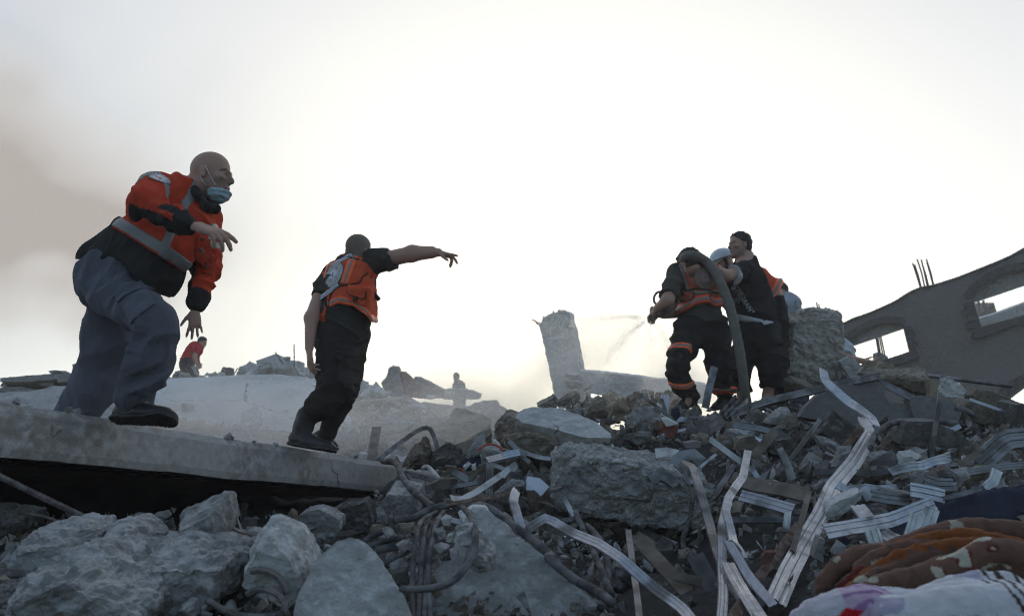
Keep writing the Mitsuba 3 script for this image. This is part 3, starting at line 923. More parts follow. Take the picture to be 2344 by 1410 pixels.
def column_and_girder():
    z = zr(1200, 680, 5.035)
    K = thing('concrete_column', 'leaning broken concrete column fading into the dust in the middle', 'column')
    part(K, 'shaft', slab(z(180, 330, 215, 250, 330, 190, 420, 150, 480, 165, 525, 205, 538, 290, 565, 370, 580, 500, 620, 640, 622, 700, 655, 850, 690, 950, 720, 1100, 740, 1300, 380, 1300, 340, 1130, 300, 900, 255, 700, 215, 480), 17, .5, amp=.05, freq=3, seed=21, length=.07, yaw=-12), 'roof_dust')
    for p in ([(185, 300), (140, 290), (120, 270), (90, 262)], [(180, 322), (150, 310), (130, 275)], [(340, 185), (350, 160), (330, 158)], [(240, 240), (215, 225)], [(300, 215), (270, 205)], [(420, 152), (385, 155)]):
        part(K, 'rebar', tube(spline([at(*z(*q)[0], 16.95) for q in p], .05), .012, 5), 'rust', True)
    for y0, y1, x0 in ((880, 905, 470), (905, 930, 480), (975, 985, 470), (1000, 1010, 480), (1020, 1045, 480)):
        part(K, 'hanging_rebar', tube(spline([at(*z(x0, y0)[0], 16.7), at(*z(x0 + 70, (y0 + y1) / 2 + 18)[0], 16.6), at(*z(x0 + 170, y1)[0], 16.8)], .05), .011, 5), 'rust', True)
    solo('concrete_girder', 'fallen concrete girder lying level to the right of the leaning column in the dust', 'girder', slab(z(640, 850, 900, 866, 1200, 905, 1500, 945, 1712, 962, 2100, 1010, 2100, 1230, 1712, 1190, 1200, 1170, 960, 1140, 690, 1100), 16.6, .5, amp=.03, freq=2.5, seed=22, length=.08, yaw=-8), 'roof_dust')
    solo('broken_beam', 'dark broken beam stub pointing up left of the column foot', 'concrete block', slab(z(150, 1255, 260, 1200, 350, 1145, 400, 1205, 380, 1280, 250, 1290), 11, .4, amp=.03, freq=3, seed=23, length=.05), 'concrete_brown')
    K = solo('broken_beam', 'dark broken beam stub with split end in front of the column foot', 'concrete block', slab(z(390, 1215, 590, 1100, 640, 1125, 652, 1170, 590, 1250, 540, 1300, 400, 1280), 11.2, .35, amp=.03, freq=3, seed=24, length=.05), 'concrete_brown')
    solo('thin_rod', 'thin steel rod hanging under the split beam stub', 'rebar', tube(px_path([(1324, 915, 11), (1325, 940, 11)]), .012, 5), 'steel_bar')
    for i, (p, mt, l) in enumerate(((z(560, 1330, 640, 1270, 740, 1190, 850, 1165, 930, 1180, 1010, 1290, 1000, 1390, 700, 1400), 'concrete_brown', 'brown rubble heap below the girder, left part'), (z(900, 1300, 950, 1170, 1010, 1120, 1070, 1130, 1160, 1190, 1230, 1290, 1200, 1380, 950, 1380), 'tan_wall', 'ochre rubble heap below the girder, middle part'),
                                    (z(1180, 1330, 1270, 1160, 1340, 1140, 1380, 1100, 1420, 1105, 1500, 1180, 1580, 1290, 1500, 1380, 1200, 1380), 'concrete_brown', 'brown rubble heap left of the hose men'), (z(1480, 1300, 1560, 1170, 1680, 1120, 1780, 1160, 1900, 1300, 1700, 1380), 'tan_wall', 'tan rubble heap behind the boots of the hose men'))):
        solo('rubble_heap', l, 'rubble', boulder(p, 11.3 - .15 * i, 1.0, seed=130 + i, amp=.09, freq=3.5, length=.05, front=.8), mt, True)


column_and_girder()


def leaning_wall():
    K = thing('leaning_wall', 'dark grey wall of a collapsed house tilting on the right with arched window openings', 'wall')
    z = zr(1900, 540, 3.358)
    Y, yaw, tilt, c0 = 22.0, -22, 4, (2150, 760)
    roof = z(60, 700, 180, 640, 300, 600, 420, 548, 520, 500, 600, 445, 680, 405, 800, 385, 1000, 320, 1150, 260, 1300, 200, 1491, 115, 1700, 30)
    outline = roof + z(1700, 1500, 60, 1300)
    hole1 = z(158, 852, 565, 712, 607, 890, 470, 935, 215, 1015)
    hole2 = z(1105, 512, 1491, 382, 1640, 335, 1640, 560, 1491, 610, 1165, 697)
    hole3 = z(1390, 1250, 1500, 1165, 1640, 1120, 1640, 1300, 1420, 1300)
    pl = lambda pts: on_plane(pts, c0, Y, yaw, tilt)
    q, o, s, u, a = pl(outline)
    cs = cross_section(q)
    for h in (hole1, hole2, hole3, z(142, 838, 215, 765, 330, 705, 450, 672, 560, 690, 566, 714, 400, 772, 160, 852), z(1090, 495, 1160, 415, 1280, 335, 1400, 290, 1491, 270, 1640, 240, 1640, 338, 1491, 386, 1105, 514)): cs = cs - cross_section(pl(h)[0])
    def put(poly, name, near, far, mt, length=.25, **k):
        c = poly if isinstance(poly, CrossSection) else cross_section(poly)
        v, f = mfd(Manifold.extrude(c, far - near, 1).refine_to_length(length))
        v = np.outer(v[:, 0], s) + np.outer(v[:, 1], u) + np.outer(v[:, 2] + near, a) + o
        if np.dot(np.cross(s, u), a) < 0: f = f[:, ::-1]
        v = v + .018 * vnoise(v, 2.0, 3)
        return part(k.pop('parent', K), name, (v, f), mt, False, **k)
    put(cs, 'masonry', 0, .28, 'stucco', .22)
    def arch(P, name):
        P = pl(P)[0]
        return P
    # windows: tympanum set back, stone surround of separate blocks, sill
    def window(tymp, arc, w_arc, jambs, sill, label):
        W = K
        if tymp: put(pl(tymp)[0], 'tympanum', .12, .20, 'concrete', .3)
        A = spline(np.c_[pl(arc)[0], np.zeros(len(arc))], .05)[:, :2]
        L = np.r_[0, np.cumsum(np.linalg.norm(np.diff(A, axis=0), axis=1))]
        n = max(4, int(L[-1] / .17))
        for i in range(n):
            t = np.linspace(L[-1] * i / n + .006, L[-1] * (i + 1) / n - .006, 4)
            p = np.c_[np.interp(t, L, A[:, 0]), np.interp(t, L, A[:, 1])]
            d = np.gradient(p, axis=0); d /= np.linalg.norm(d, axis=1, keepdims=True)
            nrm = np.c_[-d[:, 1], d[:, 0]]
            if nrm[:, 1].mean() < 0: nrm = -nrm
            put(np.vstack([p, (p + nrm * w_arc)[::-1]]), 'arch_stone', -.07 - .010 * (i % 2), .02, 'trim_stone', .3)
        for (p0, p1, n, w, side) in jambs:
            P0, P1 = pl([p0, p1])[0]
            d = (P1 - P0) / np.linalg.norm(P1 - P0); nr = np.array([-d[1], d[0]]) * side
            H = np.linalg.norm(P1 - P0)
            for i in range(n):
                b0, b1 = P0 + d * (H * i / n + .008), P0 + d * (H * (i + 1) / n - .008)
                ww = w * (1.0 if i % 2 else .72)
                put(np.array([b0, b1, b1 + nr * ww, b0 + nr * ww]), 'quoin_stone', -.075, .02, 'trim_stone', .3)
        if sill:
            put(pl(sill)[0], 'sill', -.14, .06, 'trim_stone', .4)
    window(z(140, 835, 215, 765, 330, 705, 450, 672, 560, 690, 566, 712, 400, 770, 160, 850), z(128, 838, 200, 765, 320, 700, 440, 668, 565, 682), .15, [(z(570, 700)[0], z(612, 892)[0], 5, .20, 1)], z(400, 962, 600, 893, 668, 890, 682, 935, 520, 990, 430, 1010), 'left')
    window(z(1085, 495, 1160, 415, 1280, 335, 1400, 290, 1491, 270, 1640, 240, 1640, 335, 1491, 382, 1105, 512), z(1072, 492, 1150, 405, 1270, 325, 1400, 280, 1491, 262, 1640, 235), .17, [(z(1100, 500)[0], z(1158, 700)[0], 4, .30, -1)], z(1095, 745, 1160, 705, 1491, 610, 1640, 565, 1640, 615, 1491, 668, 1108, 798), 'right')
    window(None, z(1340, 1270, 1400, 1200, 1491, 1140, 1600, 1100), .2, [], None, 'low')
    # sagging roof edge, loose rods
    rp = pl(roof)[0]
    edge = np.outer(rp[:, 0], s) + np.outer(rp[:, 1], u) + o + a * .14
    e = sweep(resample(edge, .2), np.array([(-.17, -.03), (.17, -.03), (.17, .03), (-.17, .03)]), up=u)
    part(K, 'roof_edge', e, 'concrete_dark', False)
    for i, (x0, y0, x1, y1) in enumerate(((635, 210, 700, 405), (650, 222, 705, 402), (670, 180, 730, 390), (702, 185, 750, 385), (708, 215, 760, 385), (740, 180, 800, 385), (745, 205, 795, 380))):
        part(K, 'starter_bar', tube([at(*z(x0, y0)[0], 22.1), at(*z((x0 + x1) / 2 + (i % 3) * 2, (y0 + y1) / 2)[0], 22.1), at(*z(x1, y1 + 12)[0], 22.1)], .017, 5), 'steel_bar', True)
    part(K, 'loose_wire', tube(spline([at(*z(1270, 215)[0], 21.8), at(*z(1380, 160)[0], 21.7), at(*z(1500, 92)[0], 21.6)], .1), .02, 5), 'steel_bar', True)
    # what shows through the openings
    P = thing('roof_post', 'short concrete post with rods standing behind the first window opening', 'post')
    part(P, 'shaft', slab(z(358, 910, 395, 898, 445, 925, 450, 1040, 370, 1040), 27, .3, amp=.01, seed=3), 'concrete')
    for x0, x1 in ((350, 375), (365, 388), (378, 405), (390, 420), (360, 382)):
        part(P, 'starter_bar', tube([at(*z(x0, 770)[0], 27), at(*z(x1, 912)[0], 27)], .02, 5), 'steel_bar')
    solo('far_parapet', 'pale concrete parapet of another house seen through the right window opening', 'parapet', slab(z(1130, 640, 1300, 590, 1491, 520, 1700, 440, 1700, 560, 1491, 640, 1160, 720), 28, .3, amp=.01, seed=4, length=.2), 'concrete_pale')
    B = thing('far_building', 'small dark far building behind the parapet in the right window opening', 'building')
    part(B, 'walls', slab(z(1140, 640, 1170, 590, 1260, 512, 1280, 580, 1290, 640), 40, 3, amp=.01, seed=5, length=1), 'stucco')
    part(B, 'mast', tube([at(*z(1150, 640)[0], 39), at(*z(1140, 500)[0], 39)], .05, 5), 'steel_bar')
    part(B, 'mast', tube([at(*z(1200, 600)[0], 39), at(*z(1178, 495)[0], 39)], .05, 5), 'steel_bar')


leaning_wall()


# ---------------------------------------------------------------- people: anatomy


class Head:
    def __init__(self, o, fwd, up=Zv, s=1.0):
        self.o, self.s = np.asarray(o, float), s
        self.f = unit(fwd)
        self.r = unit(np.cross(self.f, up))
        self.u = np.cross(self.r, self.f)
        self.A = [self.f, self.r, self.u]

    def p(self, f, r, u): return self.o + self.s * (f * self.f + r * self.r + u * self.u)

    def local(self, P): return (P - self.o) @ np.array(self.A).T / self.s

    def add(self, S, neck, neck_r=0.058, k=0.025):
        p, s, A = self.p, self.s, self.A
        S.ell(p(-.012, 0, .036), A, np.array([.100, .078, .088]) * s, k)
        S.ell(p(.034, 0, -.045), A, np.array([.060, .059, .078]) * s, 0.03)
        for e in (-1, 1):
            S.cone(p(-.004, .052 * e, -.050), p(.066, .018 * e, -.098), .019 * s, .016 * s, 0.028)
            S.cone(p(.084, .034 * e, .020), p(.090, .010 * e, .016), .010 * s, .010 * s, 0.014)
            S.ell(p(.060, .045 * e, -.022), A, np.array([.026, .018, .018]) * s, 0.02)
            S.ell(p(.100, .032 * e, -.001), A, np.array([.018, .016, .012]) * s, 0.010, 's')
            S.ell(p(.080, .031 * e, -.001), A, np.array([.0125] * 3) * s, 0.003)
            S.ell(p(-.010, .082 * e, -.010), [unit(self.f + .25 * self.u), unit(self.r * e + .35 * -self.f), unit(self.u - .25 * self.f)], np.array([.019, .008, .033]) * s, 0.006)
            S.ell(p(-.004, .090 * e, -.008), A, np.array([.008, .006, .014]) * s, 0.006, 's')
            S.cone(p(.100, 0, -.034), p(.096, .013 * e, -.036), .010 * s, .007 * s, 0.008)
        S.ell(p(.075, 0, -.103), A, np.array([.018, .022, .016]) * s, 0.02)
        S.cone(p(.094, 0, .006), p(.112, 0, -.028), .008 * s, .012 * s, 0.012)
        S.cone(p(.090, -.018, -.061), p(.090, .018, -.061), .008 * s, .008 * s, 0.010)
        S.cone(p(.087, -.014, -.072), p(.087, .014, -.072), .0085 * s, .0085 * s, 0.009)
        S.cone(p(-.030, 0, -.055), neck, neck_r, neck_r * 1.12, 0.03)
        return S

    def skull(self, grow=0.0):
        S = Solid()
        S.ell(self.p(-.012, 0, .036), self.A, (np.array([.100, .078, .088]) + grow) * self.s, 0.02)
        S.cone(self.p(-.040, -.03, -.04), self.p(-.040, .03, -.04), .045 * self.s + grow, .045 * self.s + grow, 0.04)
        return S

    def hair(self, h=0.006, grow=0.010, low=-.045, line=.062, seed=3, amp=0.006, sideburn=0.0):
        def region(P):
            q = self.local(P)
            front = q[..., 0] - np.minimum(line + .2 * (q[..., 2] - .07), .012 + 1.1 * np.maximum(q[..., 2] - .02, 0) + sideburn)
            below = low - q[..., 2] + .5 * np.maximum(q[..., 0] + .02, 0)
            ear = .034 - np.hypot(q[..., 0] + .006, q[..., 2] + .018)
            front = front + .030 * (fnoise(P * 90, seed + 4) - .5) + .02 * (fnoise(P * 30, seed + 6) - .5)
            return self.s * np.maximum(np.maximum(front, below), np.where(q[..., 2] < 0.02, ear, -1))
        disp = lambda P: -amp * 2 * (ffbm(P * 70, 2, seed) - .5)
        return self.skull(grow).mesh(h, disp=disp, region=region)

    def color(self, v, base, brow=(.03, .025, .02), lip=(.2, .1, .09), stubble=None, stub_mix=.5, eyes=True):
        q = self.local(v)
        c = flat(v, base)
        m = lambda w, col: c * (1 - w[:, None]) + w[:, None] * np.asarray(col)
        near = (np.abs(q) < .16).all(1)
        n = fnoise(v * 160, 4)
        if stubble is not None:
            w = near * np.clip((-.022 - .35 * np.clip(.05 - q[:, 0], -1, 1) - q[:, 2]) / .02, 0, 1) * (q[:, 0] > -.005) * (q[:, 2] > -.125)
            c = m(np.clip(w * stub_mix * (.6 + .8 * n), 0, 1), stubble)
        w = near * (q[:, 0] > .06) * np.exp(-((q[:, 2] - .026 + 4 * (np.abs(q[:, 1]) - .03) ** 2 / .1) / .005) ** 2) * (np.abs(np.abs(q[:, 1]) - .031) < .022)
        c = m(np.clip(w, 0, 1), brow)
        if eyes:
            w = near * (q[:, 0] > .06) * np.exp(-((q[:, 2] + .001) / .0055) ** 2) * np.exp(-((np.abs(q[:, 1]) - .031) / .012) ** 2)
            c = m(np.clip(w * .9, 0, 1), (.03, .022, .02))
        w = near * (q[:, 0] > .085) * np.exp(-((q[:, 2] + .067) / .007) ** 2) * (np.abs(q[:, 1]) < .024)
        return m(np.clip(w * .8, 0, 1), lip)


def hand(S, wrist, d, palm, thumb_side, curl=(20, 25, 30, 35), spread=6.0, s=1.0, thumb=(45, 20), fat=1.15):
    """Palm and five fingers. d: along the fingers; palm: out of the palm; thumb_side: towards the thumb; curl: degrees per joint, index to little."""
    w, d = np.asarray(wrist, float), unit(d)
    n = unit(palm - (palm @ d) * d)
    t = np.cross(d, n)
    if t @ thumb_side < 0: t = -t
    R = lambda v, ax, deg: trimesh.transformations.rotation_matrix(math.radians(deg), ax)[:3, :3] @ v
    sg = 1 if np.cross(d, n) @ t > 0 else -1
    bend = lambda v, deg: unit(math.cos(math.radians(deg)) * v + math.sin(math.radians(deg)) * perp(v))
    for i, (off, ln, le, r) in enumerate(((.029, .096, .073, .0090), (.010, .100, .081, .0093), (-.010, .095, .075, .0088), (-.028, .086, .058, .0078))):
        root = w + s * (.012 * d + off * .55 * t)
        kn = w + s * (ln * d + off * 1.05 * t)
        S.cone(root, kn, .0165 * s, .0125 * s, 0.012, fl=(n, .85))
        out = unit(d + math.tan(math.radians((1.5 - i) * spread * .7)) * t)
        c = curl[i] if not isinstance(curl[i], (tuple, list)) else curl[i][0]
        c2 = c if not isinstance(curl[i], (tuple, list)) else curl[i][1]
        a, p = 0.0, kn
        for j, (part_l, cc) in enumerate(((.45, c), (.31, c2), (.24, c2 * .7))):
            a += cc
            dirn = math.cos(math.radians(a)) * out + math.sin(math.radians(a)) * n
            q = p + s * le * part_l * 1.12 * dirn
            S.cone(p, q, fat * r * s * (1 - .07 * j), fat * r * s * (.95 - .09 * j), 0.004)
            p = q
    S.ell(w + s * .055 * d + s * .006 * n, [d, t, n], np.array([.045, .036, .013]) * s, 0.012)
    a, b = math.radians(thumb[0]), math.radians(thumb[1])
    t0 = w + s * (.018 * d + .020 * t)
    dir1 = unit(math.cos(a) * d + math.sin(a) * t + math.sin(b) * n)
    t1 = t0 + s * .046 * dir1
    dir2 = unit(dir1 + .35 * d)
    t2 = t1 + s * .034 * dir2
    t3 = t2 + s * .026 * unit(dir2 + .3 * d)
    S.cone(t0, t1, .015 * s, .0125 * s, 0.012)
    S.cone(t1, t2, .0115 * s, .0100 * s, 0.004)
    S.cone(t2, t3, .0100 * s, .0085 * s, 0.004)
    return S


def shoe(key, name, ankle, heel, toe, up, col, sole_col, width=.046, h=.006, boot=0.0, collar=.058, shaft=None, label=None):
    """A shoe: upper with a tongue ridge and lace bars, and a lugged sole of its own. heel and toe: ends of the sole on its underside."""
    heel, toe, up = np.asarray(heel, float), np.asarray(toe, float), unit(up)
    d = unit(toe - heel); L = np.linalg.norm(toe - heel)
    u = unit(up - (up @ d) * d)
    side = np.cross(d, u)
    P = lambda a, b, c: heel + L * a * d + b * side + c * u
    S = Solid()
    S.cone(P(.13, 0, .045), P(.45, 0, .040), .040, .042, 0.03)
    S.cone(P(.45, .004, .036), P(.80, .006, .030), width, width * .98, 0.03, fl=(u, .8))
    S.ell(P(.82, .006, .030), [d, side, u], [L * .18, width * 1.02, .034], 0.02)
    S.cone(P(.16, 0, .06), np.asarray(ankle, float), .043, collar, 0.03)
    S.cone(P(.27, 0, .075), P(.66, .004, .046), .044, .036, 0.03)
    if shaft is not None: S.cone(ankle, shaft, collar, collar * 1.08, 0.02)
    for a in (.44, .51, .58): S.cone(P(a, -.026, .085 - .14 * (a - .44)), P(a + .02, .026, .085 - .14 * (a - .44)), .004, .004, 0.004)
    S.half(P(0, 0, .012), -u)
    disp = lambda p: -.004 * (ffbm(p * 45, 3, 5) - .5) * 2
    up_key = part(key, name, *[S.mesh(h, disp=disp)], 'leather', True, label=label) if False else None
    m = S.mesh(h, disp=disp)
    up_key = part(key, name, m, 'leather', True, color=flat(m[0], col), label=label)
    Q = Solid()
    Q.cone(P(.11, 0, .010), P(.42, 0, .010), .040, .038, 0.02)
    Q.cone(P(.42, 0, .010), P(.84, .006, .010), .040, width * 1.04, 0.02)
    Q.ell(P(.84, .006, .010), [d, side, u], [L * .175, width * 1.07, .05], 0.02)
    lug = lambda p: np.maximum(np.maximum((p - P(0, 0, .022)) @ u, -((p - P(0, 0, 0)) @ u) + .005 * (np.sin((p - heel) @ d * 260) * np.sign(((p - heel) @ side)) > .1)), -1)
    m = Q.mesh(h * .8, region=lug)
    part(up_key, 'sole', m, 'leather', False, color=flat(m[0], sole_col))
    return up_key


def folds(amp, freq, seed, axis=Zv, stretch=3.0, spots=()):
    """Cloth folds: ridges that run across the given axis; spots = (centre, radius, axis, amplitude, frequency) add local creases."""
    def fn(P):
        def ridge(axis, freq, seed, st):
            t, a, b = ortho(axis, (.3, .8, .2))
            q = np.stack([P @ t * freq, P @ a * freq / st, P @ b * freq / st], -1)
            q = q + 0.8 * vnoise(P, 5.0, seed + 77, 2)
            return 1 - np.minimum(1, np.abs(ffbm(q, 2, seed) - .5) * 5.0)
        out = -1.6 * amp * (ridge(axis, freq, seed, stretch) - .4)
        for i, (c, r, ax, am, fr) in enumerate(spots):
            w = np.exp(-(np.linalg.norm(P - c, axis=-1) / r) ** 2)
            out = out - 1.6 * w * am * (ridge(ax, fr, seed + 13 * i + 5, 3.5) - .4)
        return out
    return fn


def garment(key, name, S, h, colr, disp=None, grow=0.0, region=None, bsdf='cloth', label=None):
    m = S.mesh(h, grow=grow, disp=disp, region=region)
    col = colr(m[0]) if callable(colr) else flat(m[0], colr)
    return part(key, name, m, bsdf, True, color=col, label=label), m


def band(S, grow, p0, n, w, disp=None, extra=None):
    """Region function pair for a tape that runs round a garment."""
    n = unit(n)
    def region(P):
        d = np.abs((P - p0) @ n) - w / 2
        return np.maximum(d, extra(P)) if extra is not None else d
    return region


RED = (.52, .052, .020); ORANGE = (.70, .105, .042); ORANGE_FLUO = (.97, .16, .045); NAVY = (.115, .122, .15); BLACK = (.026, .025, .025); GREY = (.20, .20, .195)  # the brighter orange is the fluorescent colour of the tapes
SKIN = (.42, .25, .19); SKIN2 = (.44, .26, .195)


# ---------------------------------------------------------------- the bald man in red and black on the beam
def man_one():
    K = thing('person', 'bald man in red and black jacket with blue face mask under his chin', 'person')
    rs, re, rw = at(364, 432, 4.98), at(325, 466, 4.76), at(436, 517, 4.62)
    ls, le, lw = at(476, 500, 5.25), at(472, 612, 5.2), at(450, 698, 5.12)
    neck, hip = at(438, 446, 5.12), at(268, 632, 5.14)
    nh, nk, na = at(258, 655, 5.03), at(358, 738, 4.83), at(312, 915, 4.98)
    fh, fk, fa = at(250, 660, 5.30), at(250, 800, 5.38), at(155, 980, 5.66)
    hd = Head(at(484, 403, 5.07), RIGHT * .95 - Yv * .10 - Zv * .06, Zv + .08 * Xv, 1.07)
    chest, belly = at(392, 497, 5.12), at(306, 600, 5.12)
    B = Solid()
    hd.add(B, neck, .066)
    B.cone(belly, chest, .14, .14, .08, fl=(Yv, .8)).cone(at(285, 640, 5.14), belly, .11, .14, .08)
    B.cone(rs, neck, .07, .06, .06).cone(ls, neck, .07, .06, .06).cone(chest, neck, .13, .06, .08)
    B.chain([rs, re, rw], [.06, .05, .030], .03).chain([ls, le, lw], [.06, .05, .030], .03)
    B.chain([at(275, 668, 5.05), nk, na], [.08, .06, .04], .05).chain([fh, fk, fa], [.08, .06, .04], .05)
    B.cone(na, at(340, 938, 4.93), .040, .024, .03).cone(fa, at(215, 985, 5.6), .04, .03, .03)
    hand(B, at(446, 517, 4.615), at(500, 534, 4.60) - at(446, 517, 4.615), -Zv + .55 * Yv, -Zv + .8 * Yv, curl=((10, 12), (24, 22), (32, 28), (40, 34)), spread=4, s=1.18, thumb=(26, 40), fat=1.25)
    hand(B, at(446, 712, 5.11), at(446, 745, 5.10) - at(446, 708, 5.11), Yv - .3 * Xv, -Xv, curl=(8, 6, 8, 12), spread=16, s=.79, thumb=(50, 10))
    m = B.mesh(.0062)
    hc = hd.color(m[0], SKIN, stubble=(.07, .06, .055), stub_mix=.4)
    part(K, 'body', m, 'skin', True, color=hc)
    # trousers
    Tr = Solid()
    Tr.cone(at(272, 632, 5.14), at(304, 616, 5.13), .188, .190, .10, fl=(Yv, .85))
    Tr.cone(at(238, 640, 5.12), at(268, 650, 5.12), .138, .15, .08)
    Tr.chain([at(262, 672, 5.02), at(356, 742, 4.86), at(340, 830, 4.90), at(312, 907, 4.97)], [.130, .110, .100, .090], .05)
    Tr.chain([at(254, 665, 5.28), at(245, 785, 5.38), at(220, 872, 5.50), at(150, 985, 5.66)], [.125, .118, .124, .122], .06)
    Tr.half(at(143, 1000, 5.66), unit(at(143, 1000, 5.66) - at(200, 890, 5.55)))
    wl = unit(at(395, 700, 5.0) - at(180, 588, 5.2))
    wn = unit(np.cross(np.cross(wl, at(440, 445, 5.1) - hip), wl))
    Tr.half(at(285, 594, 5.13), unit(UPV + .24 * RIGHT))
    Tr.half(at(300, 921, 4.97), unit(at(300, 921, 4.97) - at(318, 860, 4.93))) if False else None
    dsp = folds(.015, 8, 21, axis=unit(nk - nh), spots=((at(300, 770, 4.9), .14, unit(na - nk), .030, 13), (at(330, 890, 4.9), .12, unit(na - nk + .2 * Xv), .030, 16), (at(310, 830, 4.9), .16, unit(na - nk + .6 * Xv), .024, 10), (at(250, 600, 5), .2, wl, .018, 10), (at(250, 850, 5.4), .2, unit(fa - fk + .5 * Xv), .02, 8)))
    tk, _ = garment(K, 'trousers', Tr, .0085, NAVY, dsp, label='dusty dark blue grey cargo trousers')
    pk = at(352, 672, 4.80)
    ax = unit(at(320, 690, 4.9) - at(380, 640, 4.92)); ay = unit(at(352, 735, 4.85) - at(330, 672, 4.93))
    pm, pc = decal(Tr, at(311, 670, 4.9), at(352, 642, 4.9) - at(285, 700, 4.9), at(340, 690, 4.9) - at(318, 660, 4.9), -Yv, .165, .060, 24, 8, lambda u, v: np.tile(np.array(NAVY) * .95, (len(u), 1)), lift=.020)
    part(tk, 'pocket_flap', pm, 'cloth', True, color=pc)
    pm, pc = decal(Tr, at(330, 706, 4.88), at(372, 680, 4.9) - at(305, 738, 4.9), at(360, 720, 4.9) - at(330, 680, 4.9), -Yv, .15, .15, 22, 16, lambda u, v: np.tile(np.array(NAVY) * 1.05, (len(u), 1)), lift=.011)
    part(tk, 'cargo_pocket', pm, 'cloth', True, color=pc)
    # black shirt below the jacket
    Sh = Solid()
    Sh.cone(at(296, 622, 5.12), chest, .190, .175, .08, fl=(Yv, .88))
    Sh.ell(at(352, 634, 5.06), [unit(chest - hip), unit(np.cross(chest - hip, Yv)), Yv], [.18, .14, .17], .06)
    Sh.cone(at(228, 598, 5.15), at(300, 540, 5.15), .112, .11, .06)
    jn = unit(chest - belly)
    hem = at(345, 563, 5.0)
    Sh.half(hem + .03 * jn, jn)
    
    w1 = unit(np.cross(unit(at(391, 692, 5.0) - at(273, 584, 5.0)), FWD)); w1 = w1 if w1[2] > 0 else -w1
    keep = lambda P: np.minimum(-((P - at(268, 592, 4.95)) @ w1), -((P - at(230, 596, 5.1)) @ unit(UPV + .05 * RIGHT)))
    garment(K, 'shirt', Sh, .009, BLACK, folds(.012, 10, 33, axis=unit(wl)), region=keep, label='black shirt hanging over the waistband')
    # jacket
    J = Solid()
    J.cone(at(316, 600, 5.12), chest, .212, .190, .08, fl=(Yv, .84))
    J.cone(chest, at(425, 462, 5.12), .19, .12, .08)
    J.cone(rs, at(415, 452, 5.1), .095, .095, .07).cone(ls, at(445, 470, 5.14), .085, .10, .07)
    J.cone(at(450, 520, 5.05), at(392, 572, 5.0), .11, .125, .08)
    J.cone(rs, re, .086, .074, .03).cone(re, at(425, 512, 4.63), .074, .052, .03)
    J.cone(ls, le, .078, .064, .03).cone(le, at(451, 690, 5.12), .064, .050, .03)
    Jt = J.copy()
    hn = unit(at(433, 630, 5.0) - at(251, 516, 5.12))
    hn = unit(np.cross(np.cross(hn, chest - belly), hn))
    sl = Solid()                                     # sleeves are not cut by the hem
    hemcut = at(344, 576, 5.0)
    armfar = lambda P: np.minimum(np.linalg.norm(P - np.clip(((P - ls) @ (le - ls)) / ((le - ls) @ (le - ls)), 0, 1)[..., None] * (le - ls) - ls, axis=-1), np.linalg.norm(P - np.clip(((P - le) @ (lw - le)) / ((lw - le) @ (lw - le)), 0, 1)[..., None] * (lw - le) - le, axis=-1)) - .10
    armnear = lambda P: np.minimum(np.linalg.norm(P - np.clip(((P - rs) @ (re - rs)) / ((re - rs) @ (re - rs)), 0, 1)[..., None] * (re - rs) - rs, axis=-1), np.linalg.norm(P - np.clip(((P - re) @ (rw - re)) / ((rw - re) @ (rw - re)), 0, 1)[..., None] * (rw - re) - re, axis=-1)) - .105
    cut = lambda P: np.minimum(-((P - hemcut) @ hn), np.minimum(armfar(P), armnear(P)))
    def jcol(v):
        c = flat(v, RED)
        n = .02 * (ffbm(v * 14, 2, 3) - .5)
        # black under-panels of both sleeves, black cuffs and collar
        un = unit(np.cross(rw - re, Yv)); un = un if un[2] < 0 else -un
        onarm = armnear(v) < .0
        tt = ((v - re) @ (rw - re)) / ((rw - re) @ (rw - re))
        low = (v - re) @ un + n * 2 > .030 - .012 * tt
        patch = (np.abs((v - at(402, 483, 4.6)) @ unit(rw - re)) < .11) & (np.abs((v - at(402, 483, 4.6)) @ un) < .020 + n)
        c[onarm & ((low & (tt > .02)) | (tt > .82) | (patch & (tt > .2)))] = BLACK
        t2 = ((v - le) @ (lw - le)) / ((lw - le) @ (lw - le))
        onfar = (armfar(v) < 0) & ~onarm
        c[onfar & ((t2 > .72) | (((v - le) @ Xv < -.035 + n) & (t2 > -.7)))] = BLACK
        return c * (.85 + .3 * ffbm(v * 9, 3, 8))[:, None]
    jd = folds(.014, 8, 41, axis=unit(chest - belly), spots=((at(330, 485, 4.7), .12, unit(rw - re), .022, 16), (at(400, 510, 4.65), .10, unit(rw - re), .014, 22), (at(478, 620, 5.15), .14, unit(lw - le), .014, 16), (at(400, 560, 4.9), .15, unit(Xv + .3 * Zv), .012, 12)))
    jk, jm = garment(K, 'jacket', J, .0078, jcol, jd, region=cut, label='red and black work jacket with grey tapes')
    # grey tapes
    def tape(region, label=None):
        m = J.mesh(.0078, grow=.0045, disp=jd, region=lambda P: np.maximum(region(P), np.maximum(cut(P), -.02)))
        part(jk, 'reflective_tape', m, 'tape', True, color=flat(m[0], GREY) * (.9 + .25 * ffbm(m[0] * 18, 2, 1))[:, None])
    body = lambda P: np.maximum(-armfar(P) + .0, -armnear(P) + .0)
    tape(lambda P: np.maximum(np.abs((P - hemcut) @ hn - .037) - .030, body(P)))
    v1 = unit(np.cross(chest - belly, Yv)); v1 = v1 if v1[0] > 0 else -v1
    front = lambda P: (P - at(400, 500, 5.10)) @ Yv
    for c, cnd in ((at(405, 500, 4.9), .024), (at(480, 537, 4.95), .022)):
        tape(lambda P, c=c, w=cnd: np.maximum(np.maximum(np.abs((P - c) @ unit(RIGHT * .965 - UPV * .26)) - w, front(P)), body(P)))
